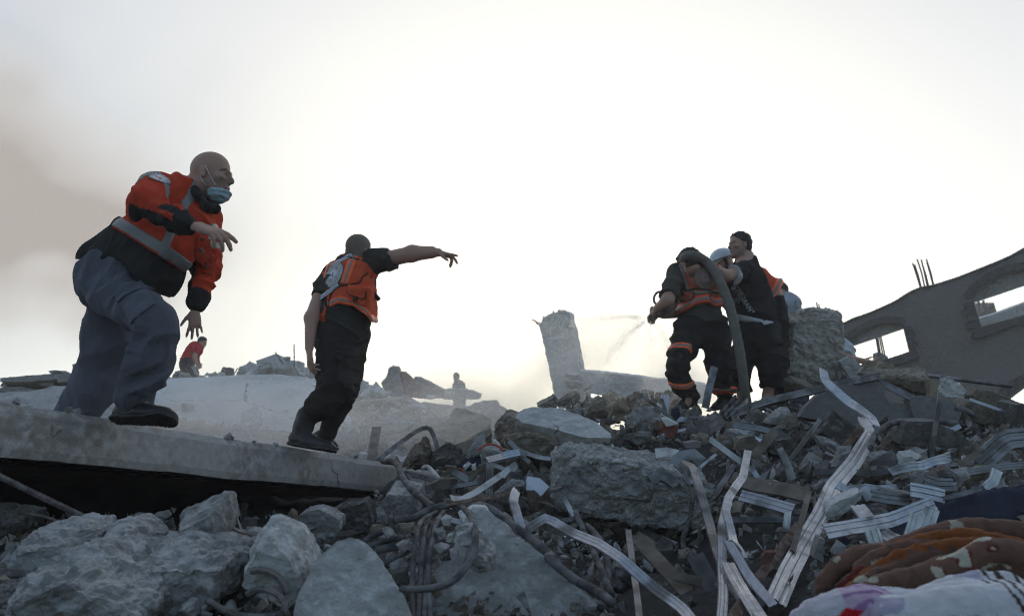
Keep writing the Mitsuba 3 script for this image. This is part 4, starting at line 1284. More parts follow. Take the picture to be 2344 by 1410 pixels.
    tape(lambda P: np.maximum(np.maximum(np.abs((P - (rs * .45 + re * .55)) @ unit(re - rs + .2 * Zv)) - .024, armnear(P) - 0), -((P - rs) @ unit(re - rs)) - .0))
    tape(lambda P: np.maximum(np.abs((P - at(480, 572, 5.2)) @ unit(le - ls + .12 * Xv)) - .024, armfar(P)))
    # button placket, buttons and a chest pocket flap
    dn = unit(at(455, 600, 4.95) - at(476, 500, 4.95))
    pm, pc = decal(J, at(458, 574, 4.96), unit(np.cross(dn, Yv)), dn, -Yv, .045, .16, 6, 22, lambda u, v: flat(u, np.array(RED) * .92), lift=.007, far=0.0)
    pk = part(jk, 'button_placket', pm, 'cloth', True, color=pc)
    for k in range(3):
        pm, pc = decal(J, at(463 - 5 * k, 548 + 22 * k, 4.96), Xv, Zv, -Yv, .013, .013, 7, 7, lambda u, v: flat(u, (.05, .03, .03)), lift=.012, far=0.0, mask=lambda u, v: np.hypot(u, v) < 1)
        part(pk, 'button', pm, 'plastic', False, color=pc)
    # collar
    C = Solid()
    C.chain([at(432, 418, 5.16), at(440, 428, 5.03), at(456, 452, 4.98), at(474, 472, 4.975), at(492, 478, 5.04), at(488, 462, 5.14), at(450, 425, 5.22), at(432, 418, 5.16)], [.020, .022, .023, .026, .024, .02, .02, .02], .012)
    garment(K, 'collar', C, .006, BLACK, folds(.006, 14, 9))
    # badge on the near shoulder
    def bcol(u, v):
        r = np.hypot(u, v); a = np.arctan2(v, u)
        c = np.tile(np.array([.50, .51, .54]), (len(u), 1))
        c[(r > .66) & (r < .90) & (np.sin(a * 14) > .2)] = (.12, .12, .16)
        c[(r < .52) & (np.abs(u) < .30)] = (.75, .75, .75)
        c[(r < .42) & (np.abs(v + .1) < .12)] = (.5, .06, .05)
        c[(r < .5) & (np.hypot(u - .1, v - .18) < .16)] = (.40, .30, .08)
        c[r > .92] = (.08, .08, .10)
        return c
    bm, bc = decal(J, at(370, 418, 4.9), unit(Xv - .45 * Zv), unit(Zv + .45 * Xv), unit(-Yv + .25 * Zv), .092, .085, 26, 26, bcol, lift=.006, mask=lambda u, v: np.hypot(u, v) < 1)
    part(jk, 'shoulder_badge', bm, 'tape', False, color=bc, label='round white emblem badge')
    # mask under the chin, with its loops
    M = Solid()
    M.ell(hd.p(.050, 0, -.080), hd.A, np.array([.058, .056, .056]) * 1.05, .01)
    mr = lambda P: np.maximum(hd.local(P)[..., 2] + .080 + .06 * (hd.local(P)[..., 0] - .06), -.004 - hd.local(P)[..., 0] + .3 * (hd.local(P)[..., 2] + .10))
    pleat = lambda P: -.0018 * np.sin(hd.local(P)[..., 2] * 260)
    mm = M.mesh(.005, grow=.008, disp=pleat, region=mr)
    mk = part(K, 'face_mask', mm, 'cloth', True, color=flat(mm[0], (.36, .50, .55)), label='pale blue medical mask pulled under the chin')
    for a, b in (((.055, .058, -.070), (.004, .090, .018)), ((.006, .062, -.074), (-.020, .088, -.030))):
        for e in (1, -1):
            pa, pb = hd.p(a[0], a[1] * e, a[2]), hd.p(b[0], b[1] * e, b[2])
            mid = (pa + pb) / 2 + hd.r * e * .012
            part(mk, 'ear_loop', tube(spline([pa, mid, pb], .008), .0022, 5), 'cloth', True, color=None) if False else None
            t = tube(spline([pa, mid, pb], .008), .0022, 5)
            part(mk, 'ear_loop', t, 'cloth', True, color=flat(t[0], (.7, .7, .7)))
    # shoes
    shoe(K, 'shoe', at(306, 912, 4.99), at(249, 964, 5.0), at(400, 966, 4.84), Zv + .62 * Yv - .16 * Xv, (.022, .021, .021), (.026, .024, .023), width=.056, label='black laced shoe on the beam edge')
    shoe(K, 'shoe', fa, at(140, 1010, 5.68), at(260, 1015, 5.62), Zv, (.022, .021, .021), (.026, .024, .023), width=.056)


man_one()


# ---------------------------------------------------------------- the pointing man in the orange vest
def emblem(u, v):
    """Round woven emblem: pale rim with lettering ticks, green wreath, shield with a small figure."""
    r, a = np.hypot(u, v), np.arctan2(v, u)
    c = np.tile(np.array([.52, .50, .46]), (len(u), 1))
    c[(r > .80) & (r < .95) & (np.sin(a * 22) > .1)] = (.30, .27, .16)
    c[(r > .58) & (r < .78)] = (.26, .33, .30)
    c[(r > .58) & (r < .78) & (np.sin(a * 26 + r * 20) > .2)] = (.55, .56, .55)
    c[(r < .56)] = (.50, .50, .54)
    c[(np.abs(u) < .34) & (v > -.42) & (v < .42) & (np.abs(u) < .36 - .35 * np.clip(-v, 0, 1))] = (.62, .62, .64)
    c[(np.abs(u + .04) < .05) & (np.abs(v - .02) < .22)] = (.16, .15, .22)
    c[(np.abs(u - .30) < .07) & (np.abs(v - .34) < .10)] = (.5, .06, .04)
    c[(np.abs(u + .38) < .06) & (np.abs(v + .22) < .06)] = (.45, .08, .05)
    c[(np.abs(v + .34) < .06) & (np.abs(u) < .42) & (np.sin(u * 60) > -.2)] = (.2, .19, .28)
    c[(r > .95) | ((r > .56) & (r < .59))] = (.10, .10, .12)
    return c


def script_strip(seed):
    """A pale strip with a dark handwritten line of joined script."""
    def fn(u, v):
        c = np.tile(np.array([.50, .53, .60]), (len(u), 1))
        line = -.12 + .30 * np.sin(u * 17 + seed) * np.sin(u * 41 + 1) + .10 * np.sin(u * 70)
        c[(np.abs(v - line) < .17) & (np.abs(u) < .84)] = (.07, .07, .10)
        c[(np.abs(v - .52) < .13) & (np.sin(u * 33 + seed) > .72) & (np.abs(u) < .84)] = (.07, .07, .10)
        c[(np.abs(v + .62) < .12) & (np.sin(u * 27 + seed) > .80) & (np.abs(u) < .84)] = (.07, .07, .10)
        c[(np.abs(u) > .965) | (np.abs(v) > .90)] = (.05, .05, .06)
        return c
    return fn


def man_two():
    K = thing('person', 'man in clean orange rescue vest seen from behind, pointing with his outstretched arm', 'person')
    Y = 6.9
    hd = Head(at(822, 577, 6.92), RIGHT * .55 + Yv * .80 + Zv * .05, Zv + .12 * Xv, 1.0)
    neck = at(812, 606, 6.95)
    ls, le, lw = at(744, 652, 6.95), at(713, 728, 6.80), at(708, 796, 6.72)
    rs, re, rw = at(853, 599, 6.92), at(943, 584, 6.80), at(1004, 578, 6.70)
    chest, waist, hip = at(798, 650, 6.93), at(785, 722, 6.93), at(783, 765, 6.93)
    lh, lk, la = at(772, 775, 6.90), at(762, 885, 6.80), at(697, 978, 6.85)
    rh, rk, ra = at(796, 775, 7.00), at(790, 882, 6.92), at(744, 1000, 7.10)
    B = Solid()
    hd.add(B, neck, .060)
    B.cone(waist, chest, .10, .11, .08).cone(hip, waist, .11, .10, .08).cone(chest, neck, .12, .06, .07)
    B.cone(ls, neck, .06, .06, .05).cone(rs, neck, .06, .06, .05)
    B.chain([ls, le, lw], [.056, .047, .030], .03).chain([rs, re, rw], [.056, .046, .029], .03)
    B.chain([rs + .35 * (re - rs), re + .02 * Zv, rs + 1.5 * (re - rs)], [.046, .046, .036], .03)
    B.chain([lh, lk, la], [.08, .055, .04], .05).chain([rh, rk, ra], [.08, .055, .04], .05)
    B.cone(la, at(720, 1014, 6.82), .032, .020, .02).cone(ra, at(745, 1018, 7.07), .030, .02, .02)
    hand(B, rw, at(1048, 590, 6.64) - rw, -Zv * 1.0 - .2 * Xv, -Yv + .1 * Zv, curl=((-4, 4), (18, 14), (52, 26), (58, 26)), spread=10, s=1.0, thumb=(12, 35))
    hand(B, lw, at(708, 850, 6.70) - lw, Xv + .3 * Yv, Yv, curl=(24, 30, 32, 36), spread=4, s=1.15, thumb=(24, 20))
    m = B.mesh(.0062)
    part(K, 'body', m, 'skin', True, color=hd.color(m[0], SKIN, eyes=False))
    hm = hd.hair(.006, .0025, line=.072, amp=.002, low=-.058)
    part(K, 'hair', hm, 'hair', True, color=flat(hm[0], (.165, .13, .105)), label='short cropped dark hair')
    # black t-shirt
    S = Solid()
    S.cone(at(783, 770, 6.93), waist, .185, .17, .08, fl=(FWD, .8)).cone(waist, chest, .17, .185, .08, fl=(FWD, .72))
    S.cone(chest, at(808, 612, 6.95), .15, .075, .08)
    S.cone(ls, at(800, 625, 6.95), .075, .11, .06).cone(rs, at(808, 628, 6.95), .080, .11, .06)
    sl = unit(le - ls)
    S.cone(ls, ls + .5 * (le - ls), .062, .066, .03, cut=[(ls + .36 * (le - ls), unit(le - ls))])
    S.cone(rs, rs + .62 * (re - rs), .090, .084, .03, cut=[(rs + .53 * (re - rs), unit(re - rs + .12 * Zv))])
    S.cone(hd.p(-.03, 0, -.10), neck, .062, .08, .03, cut=[(hd.p(-.03, 0, -.105), unit(Zv + .3 * Xv + .1 * Yv))])
    S.half(at(785, 778, 6.93), unit(-UPV - .10 * RIGHT))
    sd = folds(.012, 9, 51, axis=Zv + .3 * Xv, spots=((at(880, 605, 6.8), .12, unit(re - rs), .016, 14), (at(785, 750, 6.8), .2, Zv + .6 * Xv, .016, 9)))
    garment(K, 'shirt', S, .008, (.046, .045, .041), sd, label='dusty black short sleeved shirt')
    # trousers
    Tr = Solid()
    Tr.cone(at(772, 768, 6.93), at(796, 768, 6.95), .150, .145, .08, fl=(FWD, .9))
    Tr.chain([lh, at(764, 880, 6.78), at(736, 928, 6.80), at(704, 958, 6.84)], [.140, .112, .090, .066], .06)
    Tr.chain([at(800, 775, 7.0), at(790, 880, 6.92), at(766, 940, 7.0), at(742, 1010, 7.10)], [.130, .104, .080, .062], .06)
    Tr.half(at(785, 742, 6.93), UPV)
    td = folds(.016, 7, 61, axis=unit(lk - lh), spots=((at(790, 885, 6.75), .15, Zv + .7 * Xv, .026, 10), (at(745, 935, 6.75), .12, Zv, .026, 13), (at(790, 790, 6.75), .16, Zv - .5 * Xv, .018, 9)))
    tk, _ = garment(K, 'trousers', Tr, .0085, (.034, .030, .028), td, label='black cargo trousers tucked into boots')
    pm, pc = decal(Tr, at(800, 845, 6.8), RIGHT, UPV, -FWD, .12, .19, 14, 18, lambda u, v: flat(u, (.037, .033, .030)), lift=.007)
    part(tk, 'cargo_pocket', pm, 'cloth', True, color=pc)
    pm, pc = decal(Tr, at(799, 808, 6.8), RIGHT + .12 * UPV, UPV, -FWD, .14, .06, 14, 8, lambda u, v: flat(u, (.040, .036, .033)), lift=.012)
    part(tk, 'pocket_flap', pm, 'cloth', True, color=pc)
    # vest
    V = Solid()
    V.cone(at(792, 718, 6.93), waist + .0 * Zv, .190, .190, .06, fl=(FWD, .84)).cone(waist, chest, .184, .186, .08, fl=(FWD, .76))
    V.cone(chest, at(808, 612, 6.95), .158, .080, .08)
    V.cone(at(762, 640, 6.95), at(806, 620, 6.95), .085, .11, .06).cone(at(838, 612, 6.93), at(808, 622, 6.95), .088, .11, .06)
    V.box(at(831, 700, 6.86), [RIGHT, UPV, FWD], [.075, .13, .14], .03, .04)
    arm = lambda P: np.minimum(Solid.dist(('cone', ls - .02 * Xv, ls + .6 * (le - ls), .095, .11, 0, None, None, 'u'), P), Solid.dist(('cone', rs + .08 * (re - rs), rs + .7 * (re - rs), .100, .115, 0, None, None, 'u'), P))
    h0 = at(795, 738, 6.8)
    def vcut(P):
        x, z = (P - h0) @ RIGHT, (P - h0) @ UPV
        hem = -(z - (.13 - .38 * np.abs(x + .06) ** 1.0 * (x < -.06) * 1.6 + .0 * x) + .44 * np.clip(x + .02, 0, 1) + .05 * (np.abs(x) < .4) * 0)
        hemline = np.interp(x, [-.30, -.20, -.155, -.145, -.06, .05, .14, .20, .26], [-.04, -.02, .0, .095, .130, .110, .045, -.04, -.02])
        return np.maximum(hemline - z, np.maximum(-arm(P), -(np.linalg.norm(P - neck, axis=-1) - .088)))
    vd = folds(.008, 8, 71, axis=Zv + .2 * Xv)
    vcol = lambda v: flat(v, ORANGE) * (.78 + .42 * ffbm(v * 10, 3, 4))[:, None]
    vk, _ = garment(K, 'vest', V, .0068, vcol, vd, region=vcut, label='orange rescue vest with emblem, pockets and bright tapes')
    back = at(798, 660, 6.8)
    def tape(reg, col, grow, name='reflective_tape'):
        m = V.mesh(.0068, grow=grow, disp=vd, region=lambda P: np.maximum(np.maximum(reg(P), vcut(P)), (P - at(800, 660, 6.97)) @ FWD))
        if len(m[0]) > 20: part(vk, name, m, 'tape' if name == 'reflective_tape' else 'cloth', True, color=flat(m[0], col))
    dirv = unit(at(820, 578, 6.9) - at(800, 650, 6.9))
    nv = unit(np.cross(dirv, FWD)); nv = nv if nv[0] > 0 else -nv
    above = lambda P: -((P - at(800, 650, 6.9)) @ UPV) + .0 * P[..., 0]
    for c, wd in ((at(806, 612, 6.9), .030), (at(742, 660, 6.9), .018)):
        tape(lambda P, c=c, wd=wd: np.maximum(np.abs((P - c) @ nv) - wd, above(P)), ORANGE_FLUO, .004)
        tape(lambda P, c=c, wd=wd: np.maximum(np.abs((P - c) @ nv) - wd * .30, above(P)), (.22, .21, .20), .0075)
    hemz = lambda P: (P - h0) @ UPV - np.interp((P - h0) @ RIGHT, [-.145, -.06, .05, .14, .20], [.105, .142, .122, .058, -.03])
    tape(lambda P: np.maximum(np.abs(hemz(P) - .018) - .024, -((P - h0) @ RIGHT) - .143), ORANGE_FLUO, .004)
    tape(lambda P: np.maximum(np.abs(hemz(P) - .018) - .009, -((P - h0) @ RIGHT) - .143), (.22, .21, .20), .0075)
    # dark piping: along the yoke and down the split on the left
    def on(px, py): return at(px, py, 6.75)
    def pipe(pts, r=.0055):
        p = spline([on(*q) for q in pts], .012)
        for _ in range(25): p = p + FWD * np.clip(V.surf(p) - .003, -.03, .03)[:, None] * 0.8
        t = tube(p, r, 6)
        part(vk, 'piping', t, 'cloth', True, color=flat(t[0], (.025, .024, .024)))
    pipe([(838, 624), (828, 634), (822, 646), (806, 650), (785, 653), (768, 660), (756, 674), (751, 694), (751, 704)])
    pipe([(751, 704), (745, 700), (744, 684), (740, 682)])
    # pocket with flap on the back
    pm, pc = decal(V, at(818, 676, 6.75), RIGHT - .30 * UPV, UPV, -FWD, .135, .115, 16, 14, lambda u, v: flat(u, ORANGE), lift=.010)
    pk = part(vk, 'back_pocket', pm, 'cloth', True, color=pc)
    pm, pc = decal(V, at(818, 670, 6.75), RIGHT - .30 * UPV, UPV, -FWD, .145, .068, 26, 16, lambda u, v: np.where(((np.hypot(np.maximum(np.abs(u) - .55, 0) / .45, np.minimum(v + .1, 0) / .9) > .78) & (v < .8))[:, None], np.array([.022, .022, .022]), np.array(ORANGE)), lift=.017, mask=lambda u, v: np.hypot(np.maximum(np.abs(u) - .55, 0) / .45, np.minimum(v + .1, 0) / .9) < 1)
    part(pk, 'flap', pm, 'cloth', True, color=pc)
    pm, pc = decal(V, at(816, 686, 6.75), RIGHT - .3 * UPV, UPV, -FWD, .028, .026, 6, 6, lambda u, v: flat(u, (.022, .022, .022)), lift=.021)
    part(pk, 'button_tab', pm, 'cloth', True, color=pc)
    # emblem and lettered strips
    ud = unit(RIGHT + .64 * UPV); wd = unit(UPV - .30 * RIGHT)
    em, ec = decal(V, at(766, 629, 6.8), ud, wd, unit(-FWD - .35 * RIGHT), .165, .165, 44, 44, emblem, lift=.006, mask=lambda u, v: np.hypot(u, v) < 1)
    part(vk, 'emblem', em, 'tape', False, color=ec, label='round grey green emblem on the back')
    for c, wdt, sd_, nm in (((756, 667), .170, 2.0, 0), ((779, 594), .16, 5.0, 1)):
        em, ec = decal(V, at(c[0], c[1], 6.8), ud, wd, unit(-FWD - .30 * RIGHT), wdt, .034, 60, 14, script_strip(sd_), lift=.006)
        part(vk, 'lettered_strip', em, 'tape', False, color=ec, label='pale strip with dark script')
    # strap end on the far side
    st = strip(px_path([(852, 668, 6.85), (858, 682, 6.85), (861, 687, 6.85), (868, 687, 6.85)]), .03, lip=.004, gauge=.003, ribs=False, crumple=0)
    part(vk, 'strap_end', st, 'cloth', False, color=flat(st[0], (.03, .02, .02)))
    # boots
    shoe(K, 'boot', at(694, 978, 6.85), at(656, 1018, 6.88), at(767, 1036, 6.70), Zv + .15 * Yv, (.028, .026, .027), (.034, .030, .028), width=.052, collar=.066, shaft=at(703, 952, 6.84), label='worn black lace up boot with lugged sole')
    shoe(K, 'boot', at(742, 1000, 7.12), at(712, 1026, 7.14), at(767, 1030, 6.98), Zv, (.016, .015, .016), (.02, .018, .018), width=.050, collar=.06)


man_two()


# ---------------------------------------------------------------- the men with the hose
def hose_man():
    K = thing('person', 'man in dusty orange vest seen from behind, holding the hose nozzle', 'person')
    Y = 8.75
    hd = Head(at(1578, 602, 8.62), Yv * .8 - RIGHT * .55 - Zv * .25, Zv - .1 * Xv, 1.0)
    neck = at(1584, 622, 8.68)
    ls, le, lw = at(1549, 628, 8.70), at(1528, 688, 8.50), at(1502, 708, 8.62)
    rs, re, rw = at(1648, 634, 8.78), at(1590, 716, 8.98), at(1518, 722, 8.74)
    chest, waist, hip = at(1600, 650, 8.74), at(1604, 708, 8.74), at(1606, 750, 8.76)
    lh, lk, la = at(1578, 760, 8.76), at(1550, 835, 8.62), at(1580, 905, 8.85)
    rh, rk, ra = at(1634, 760, 8.78), at(1650, 835, 8.72), at(1660, 915, 8.95)
    B = Solid()
    hd.add(B, neck, .060)
    B.cone(waist, chest, .10, .10, .08).cone(hip, waist, .10, .10, .08).cone(chest, neck, .07, .05, .03)
    B.cone(ls, neck, .035, .035, .03).cone(rs, neck, .035, .035, .03)
    B.chain([ls, le, lw], [.060, .056, .034], .03).chain([rs, re, rw], [.052, .044, .030], .03)
    B.chain([lh, lk, la], [.09, .06, .045], .05).chain([rh, rk, ra], [.09, .06, .045], .05)
    B.cone(la, at(1572, 925, 8.75), .035, .03, .03).cone(ra, at(1650, 930, 8.85), .035, .03, .03)
    hand(B, lw, at(1488, 722, 8.66) - lw, unit(RIGHT - UPV), -FWD + UPV, curl=(50, 54, 56, 58), spread=3, s=1.0, thumb=(30, 40), fat=1.3)
    hand(B, rw, at(1494, 722, 8.70) - rw, unit(UPV + FWD * .5), -FWD, curl=(44, 52, 56, 60), spread=5, s=1.0, thumb=(40, 20), fat=1.3)
    m = B.mesh(.0078)
    part(K, 'body', m, 'skin', True, color=hd.color(m[0], SKIN, eyes=False))
    hm = hd.hair(.0075, .014, line=.085, amp=.010, low=-.060)
    part(K, 'hair', hm, 'hair', True, color=flat(hm[0], (.028, .023, .020)), label='short dark hair with a pale head strap')
    sp = hd.p(-.03, 0, .05)
    t = tube([hd.p(-.012 + .116 * math.cos(a), .096 * math.sin(a), .060 + .02 * math.cos(a)) for a in np.linspace(0, 2 * math.pi, 40)], .008, 5)
    part(K, 'head_strap', t, 'cloth', True, color=flat(t[0], (.20, .19, .19)))
    S = Solid()
    S.cone(at(1606, 752, 8.76), waist, .185, .165, .08, fl=(FWD, .8)).cone(waist, chest, .165, .185, .08, fl=(FWD, .74))
    S.cone(chest, neck, .15, .07, .08)
    S.cone(ls, at(1590, 628, 8.7), .085, .11, .06).cone(rs, at(1600, 628, 8.72), .085, .11, .06)
    S.cone(ls, ls + .95 * (le - ls), .088, .082, .03, cut=[(ls + .84 * (le - ls), unit(le - ls))])
    S.cone(rs, rs + .8 * (re - rs), .080, .080, .03, cut=[(rs + .7 * (re - rs), unit(re - rs))])
    S.half(at(1606, 736, 8.76), -UPV)
    garment(K, 'shirt', S, .0095, (.075, .072, .062), folds(.013, 9, 151, axis=Zv), label='dusty dark grey shirt')
    Tr = Solid()
    Tr.cone(at(1590, 752, 8.76), at(1626, 752, 8.78), .150, .150, .08, fl=(FWD, .9))
    Tr.chain([lh, lk, at(1556, 872, 8.72), at(1582, 905, 8.85)], [.145, .105, .090, .072], .06)
    Tr.chain([rh, rk, at(1656, 880, 8.85), at(1660, 912, 8.95)], [.145, .112, .095, .078], .06)
    Tr.half(at(1606, 716, 8.76), UPV)
    td = folds(.018, 7, 161, axis=Zv, spots=((lk, .14, Zv, .03, 10), (rk, .14, Zv, .025, 10), (la, .14, Zv, .028, 13)))
    tk, _ = garment(K, 'trousers', Tr, .0095, (.030, .027, .026), td, label='black work trousers with orange and grey tapes')
    def tape(c, axis, w, near, col=ORANGE_FLUO):
        for ww, cc, g in ((w, col, .007), (w * .42, (.21, .205, .20), .011)):
            m = Tr.mesh(.0095, grow=g, disp=td, region=lambda P: np.maximum(np.abs((P - c) @ unit(axis)) - ww, np.linalg.norm(P - c, axis=-1) - near))
            if len(m[0]) > 10: part(tk, 'reflective_tape', m, 'tape', True, color=flat(m[0], cc))
    tape(at(1545, 796, 8.62), unit(lk - lh) + .1 * Xv, .030, .15)
    tape(at(1566, 876, 8.72), unit(at(1580, 900, 8.8) - at(1550, 850, 8.7)) - .5 * Xv, .024, .14)
    tape(at(1658, 897, 8.9), Zv, .030, .16)
    tape(at(1549, 850, 8.66), RIGHT + .3 * UPV, .022, .075)
    V = Solid()
    V.cone(at(1606, 705, 8.74), waist, .195, .185, .06, fl=(FWD, .86)).cone(waist, chest, .185, .200, .08, fl=(FWD, .78))
    V.cone(chest, at(1588, 618, 8.72), .165, .11, .08)
    V.cone(at(1566, 622, 8.7), at(1596, 622, 8.72), .09, .11, .06).cone(at(1630, 628, 8.75), at(1600, 625, 8.72), .09, .11, .06)
    arm = lambda P: np.minimum(Solid.dist(('cone', ls - .05 * Xv, ls + .6 * (le - ls), .100, .12, 0, None, None, 'u'), P), Solid.dist(('cone', rs + .06 * Xv, rs + .7 * (re - rs), .10, .11, 0, None, None, 'u'), P))
    h0 = at(1606, 712, 8.6)
    def vcut(P):
        x, z = (P - h0) @ RIGHT, (P - h0) @ UPV
        return np.maximum(np.interp(x, [-.22, -.15, -.05, .06, .12, .24], [-.06, -.01, .05, .07, .03, .05]) - z, np.maximum(-arm(P), .060 - np.linalg.norm(P - hd.p(-.02, 0, -.09), axis=-1)))
    vd = folds(.011, 8, 171, axis=Zv + .3 * Xv)
    dusty = lambda v: flat(v, (.46, .090, .042)) * (.6 + .3 * ffbm(v * 9, 3, 14))[:, None] + .10 * np.clip(ffbm(v * 6, 3, 24) - .42, 0, 1)[:, None] * np.array([2.2, 2.0, 1.7])
    vk, _ = garment(K, 'vest', V, .0085, dusty, vd, region=vcut, label='dirty orange rescue vest smeared with grey dust')
    def vtape(reg, col, grow):
        m = V.mesh(.0085, grow=grow, disp=vd, region=lambda P: np.maximum(np.maximum(reg(P), vcut(P)), (P - at(1600, 660, 8.78)) @ FWD))
        if len(m[0]) > 10: part(vk, 'reflective_tape', m, 'tape', True, color=flat(m[0], col))
    hz = lambda P: (P - h0) @ UPV - np.interp((P - h0) @ RIGHT, [-.22, -.15, -.05, .06, .12, .24], [-.06, -.01, .05, .07, .03, .05])
    vtape(lambda P: np.abs(hz(P) - .048) - .034, (.75, .10, .04), .006)
    vtape(lambda P: np.abs(hz(P) - .048) - .013, (.21, .19, .18), .011)
    vtape(lambda P: np.maximum(np.abs((P - at(1568, 640, 8.6)) @ unit(RIGHT + .25 * UPV)) - .013, -((P - at(1600, 672, 8.6)) @ UPV)), (.19, .17, .16), .007)
    vtape(lambda P: np.abs((P - at(1600, 670, 8.6)) @ UPV - .10 * np.abs((P - at(1600, 670, 8.6)) @ RIGHT)) - .012, (.20, .17, .15), .007)
    em, ec = decal(V, at(1618, 636, 8.5), RIGHT - .35 * UPV, UPV + .3 * RIGHT, -FWD, .20, .20, 40, 40, lambda u, v: emblem(u, v) * .13 + np.array([.11, .045, .028]), lift=.007, mask=lambda u, v: np.hypot(u, v) < 1)
    part(vk, 'emblem', em, 'tape', False, color=ec, label='round emblem greyed by dust')
    pm, pc = decal(V, at(1577, 678, 8.5), RIGHT + .25 * UPV, UPV, -FWD, .12, .085, 16, 12, lambda u, v: np.where((np.hypot(u, v) > .86)[:, None], np.array([.05, .045, .04]), np.array([.40, .10, .055])), lift=.016, mask=lambda u, v: np.abs(u) ** 3 + np.abs(v) ** 3 < 1)
    part(vk, 'back_pocket', pm, 'cloth', True, color=pc)
    for pts in (((1560, 668), (1580, 664), (1602, 660), (1640, 668)), ((1636, 690), (1628, 680), (1640, 668), (1652, 674))):
        p = spline([at(x, y, 8.5) for x, y in pts], .015)
        for _ in range(25): p = p + FWD * np.clip(V.surf(p) - .004, -.03, .03)[:, None] * .8
        t = tube(p, .007, 6)
        part(vk, 'piping', t, 'cloth', True, color=flat(t[0], (.04, .036, .033)))
    shoe(K, 'boot', la, at(1592, 930, 8.95), at(1556, 938, 8.72), Zv, (.022, .02, .02), (.03, .028, .026), width=.05, h=.008, collar=.06)
    shoe(K, 'boot', ra, at(1668, 928, 9.02), at(1640, 940, 8.82), Zv, (.022, .02, .02), (.03, .028, .026), width=.05, h=.008, collar=.06)
    # nozzle in his hands
    N = thing('hose_nozzle', 'dark metal hose nozzle with a bent bail handle gripped in both fists', 'nozzle')
    a, b = at(1516, 714, 8.66), at(1492, 727, 8.58)
    part(N, 'barrel', tube(resample([a, a + .6 * (b - a), a + .62 * (b - a), b], .01), np.r_[np.full(6, .024), np.full(50, .03)][:len(resample([a, a + .6 * (b - a), a + .62 * (b - a), b], .01))], 12), 'rust', True)
    part(N, 'bail_handle', tube(spline([at(1506, 700, 8.6), at(1497, 690, 8.6), at(1499, 676, 8.62), at(1508, 668, 8.64), at(1516, 672, 8.66)], .01), .010, 7), 'steel_bar', True)
    part(N, 'trigger', tube(spline([b, at(1496, 733, 8.58), at(1502, 729, 8.6)], .01), .010, 7), 'steel_bar', True)


def hose():
    p = [at(1516, 714, 8.66), at(1540, 706, 8.95), at(1560, 665, 9.06), at(1563, 620, 8.98), at(1560, 598, 8.75), at(1570, 588, 8.52), at(1590, 586, 8.50), at(1614, 598, 8.56), at(1637, 624, 8.52), at(1655, 660, 8.48), at(1671, 705, 8.46), at(1683, 755, 8.44),
         at(1693, 805, 8.44), at(1700, 855, 8.46), at(1706, 905, 8.55), at(1716, 950, 8.75)]
    q = spline(p, .02)
    r = .043 * (1 + .02 * np.sin(np.arange(len(q)) * 1.9))
    solo('fire_hose', 'thick grey brown fire hose hanging from the shoulder of the man in the dusty vest', 'hose', tube(q, r, 16), 'hose_rubber', True)


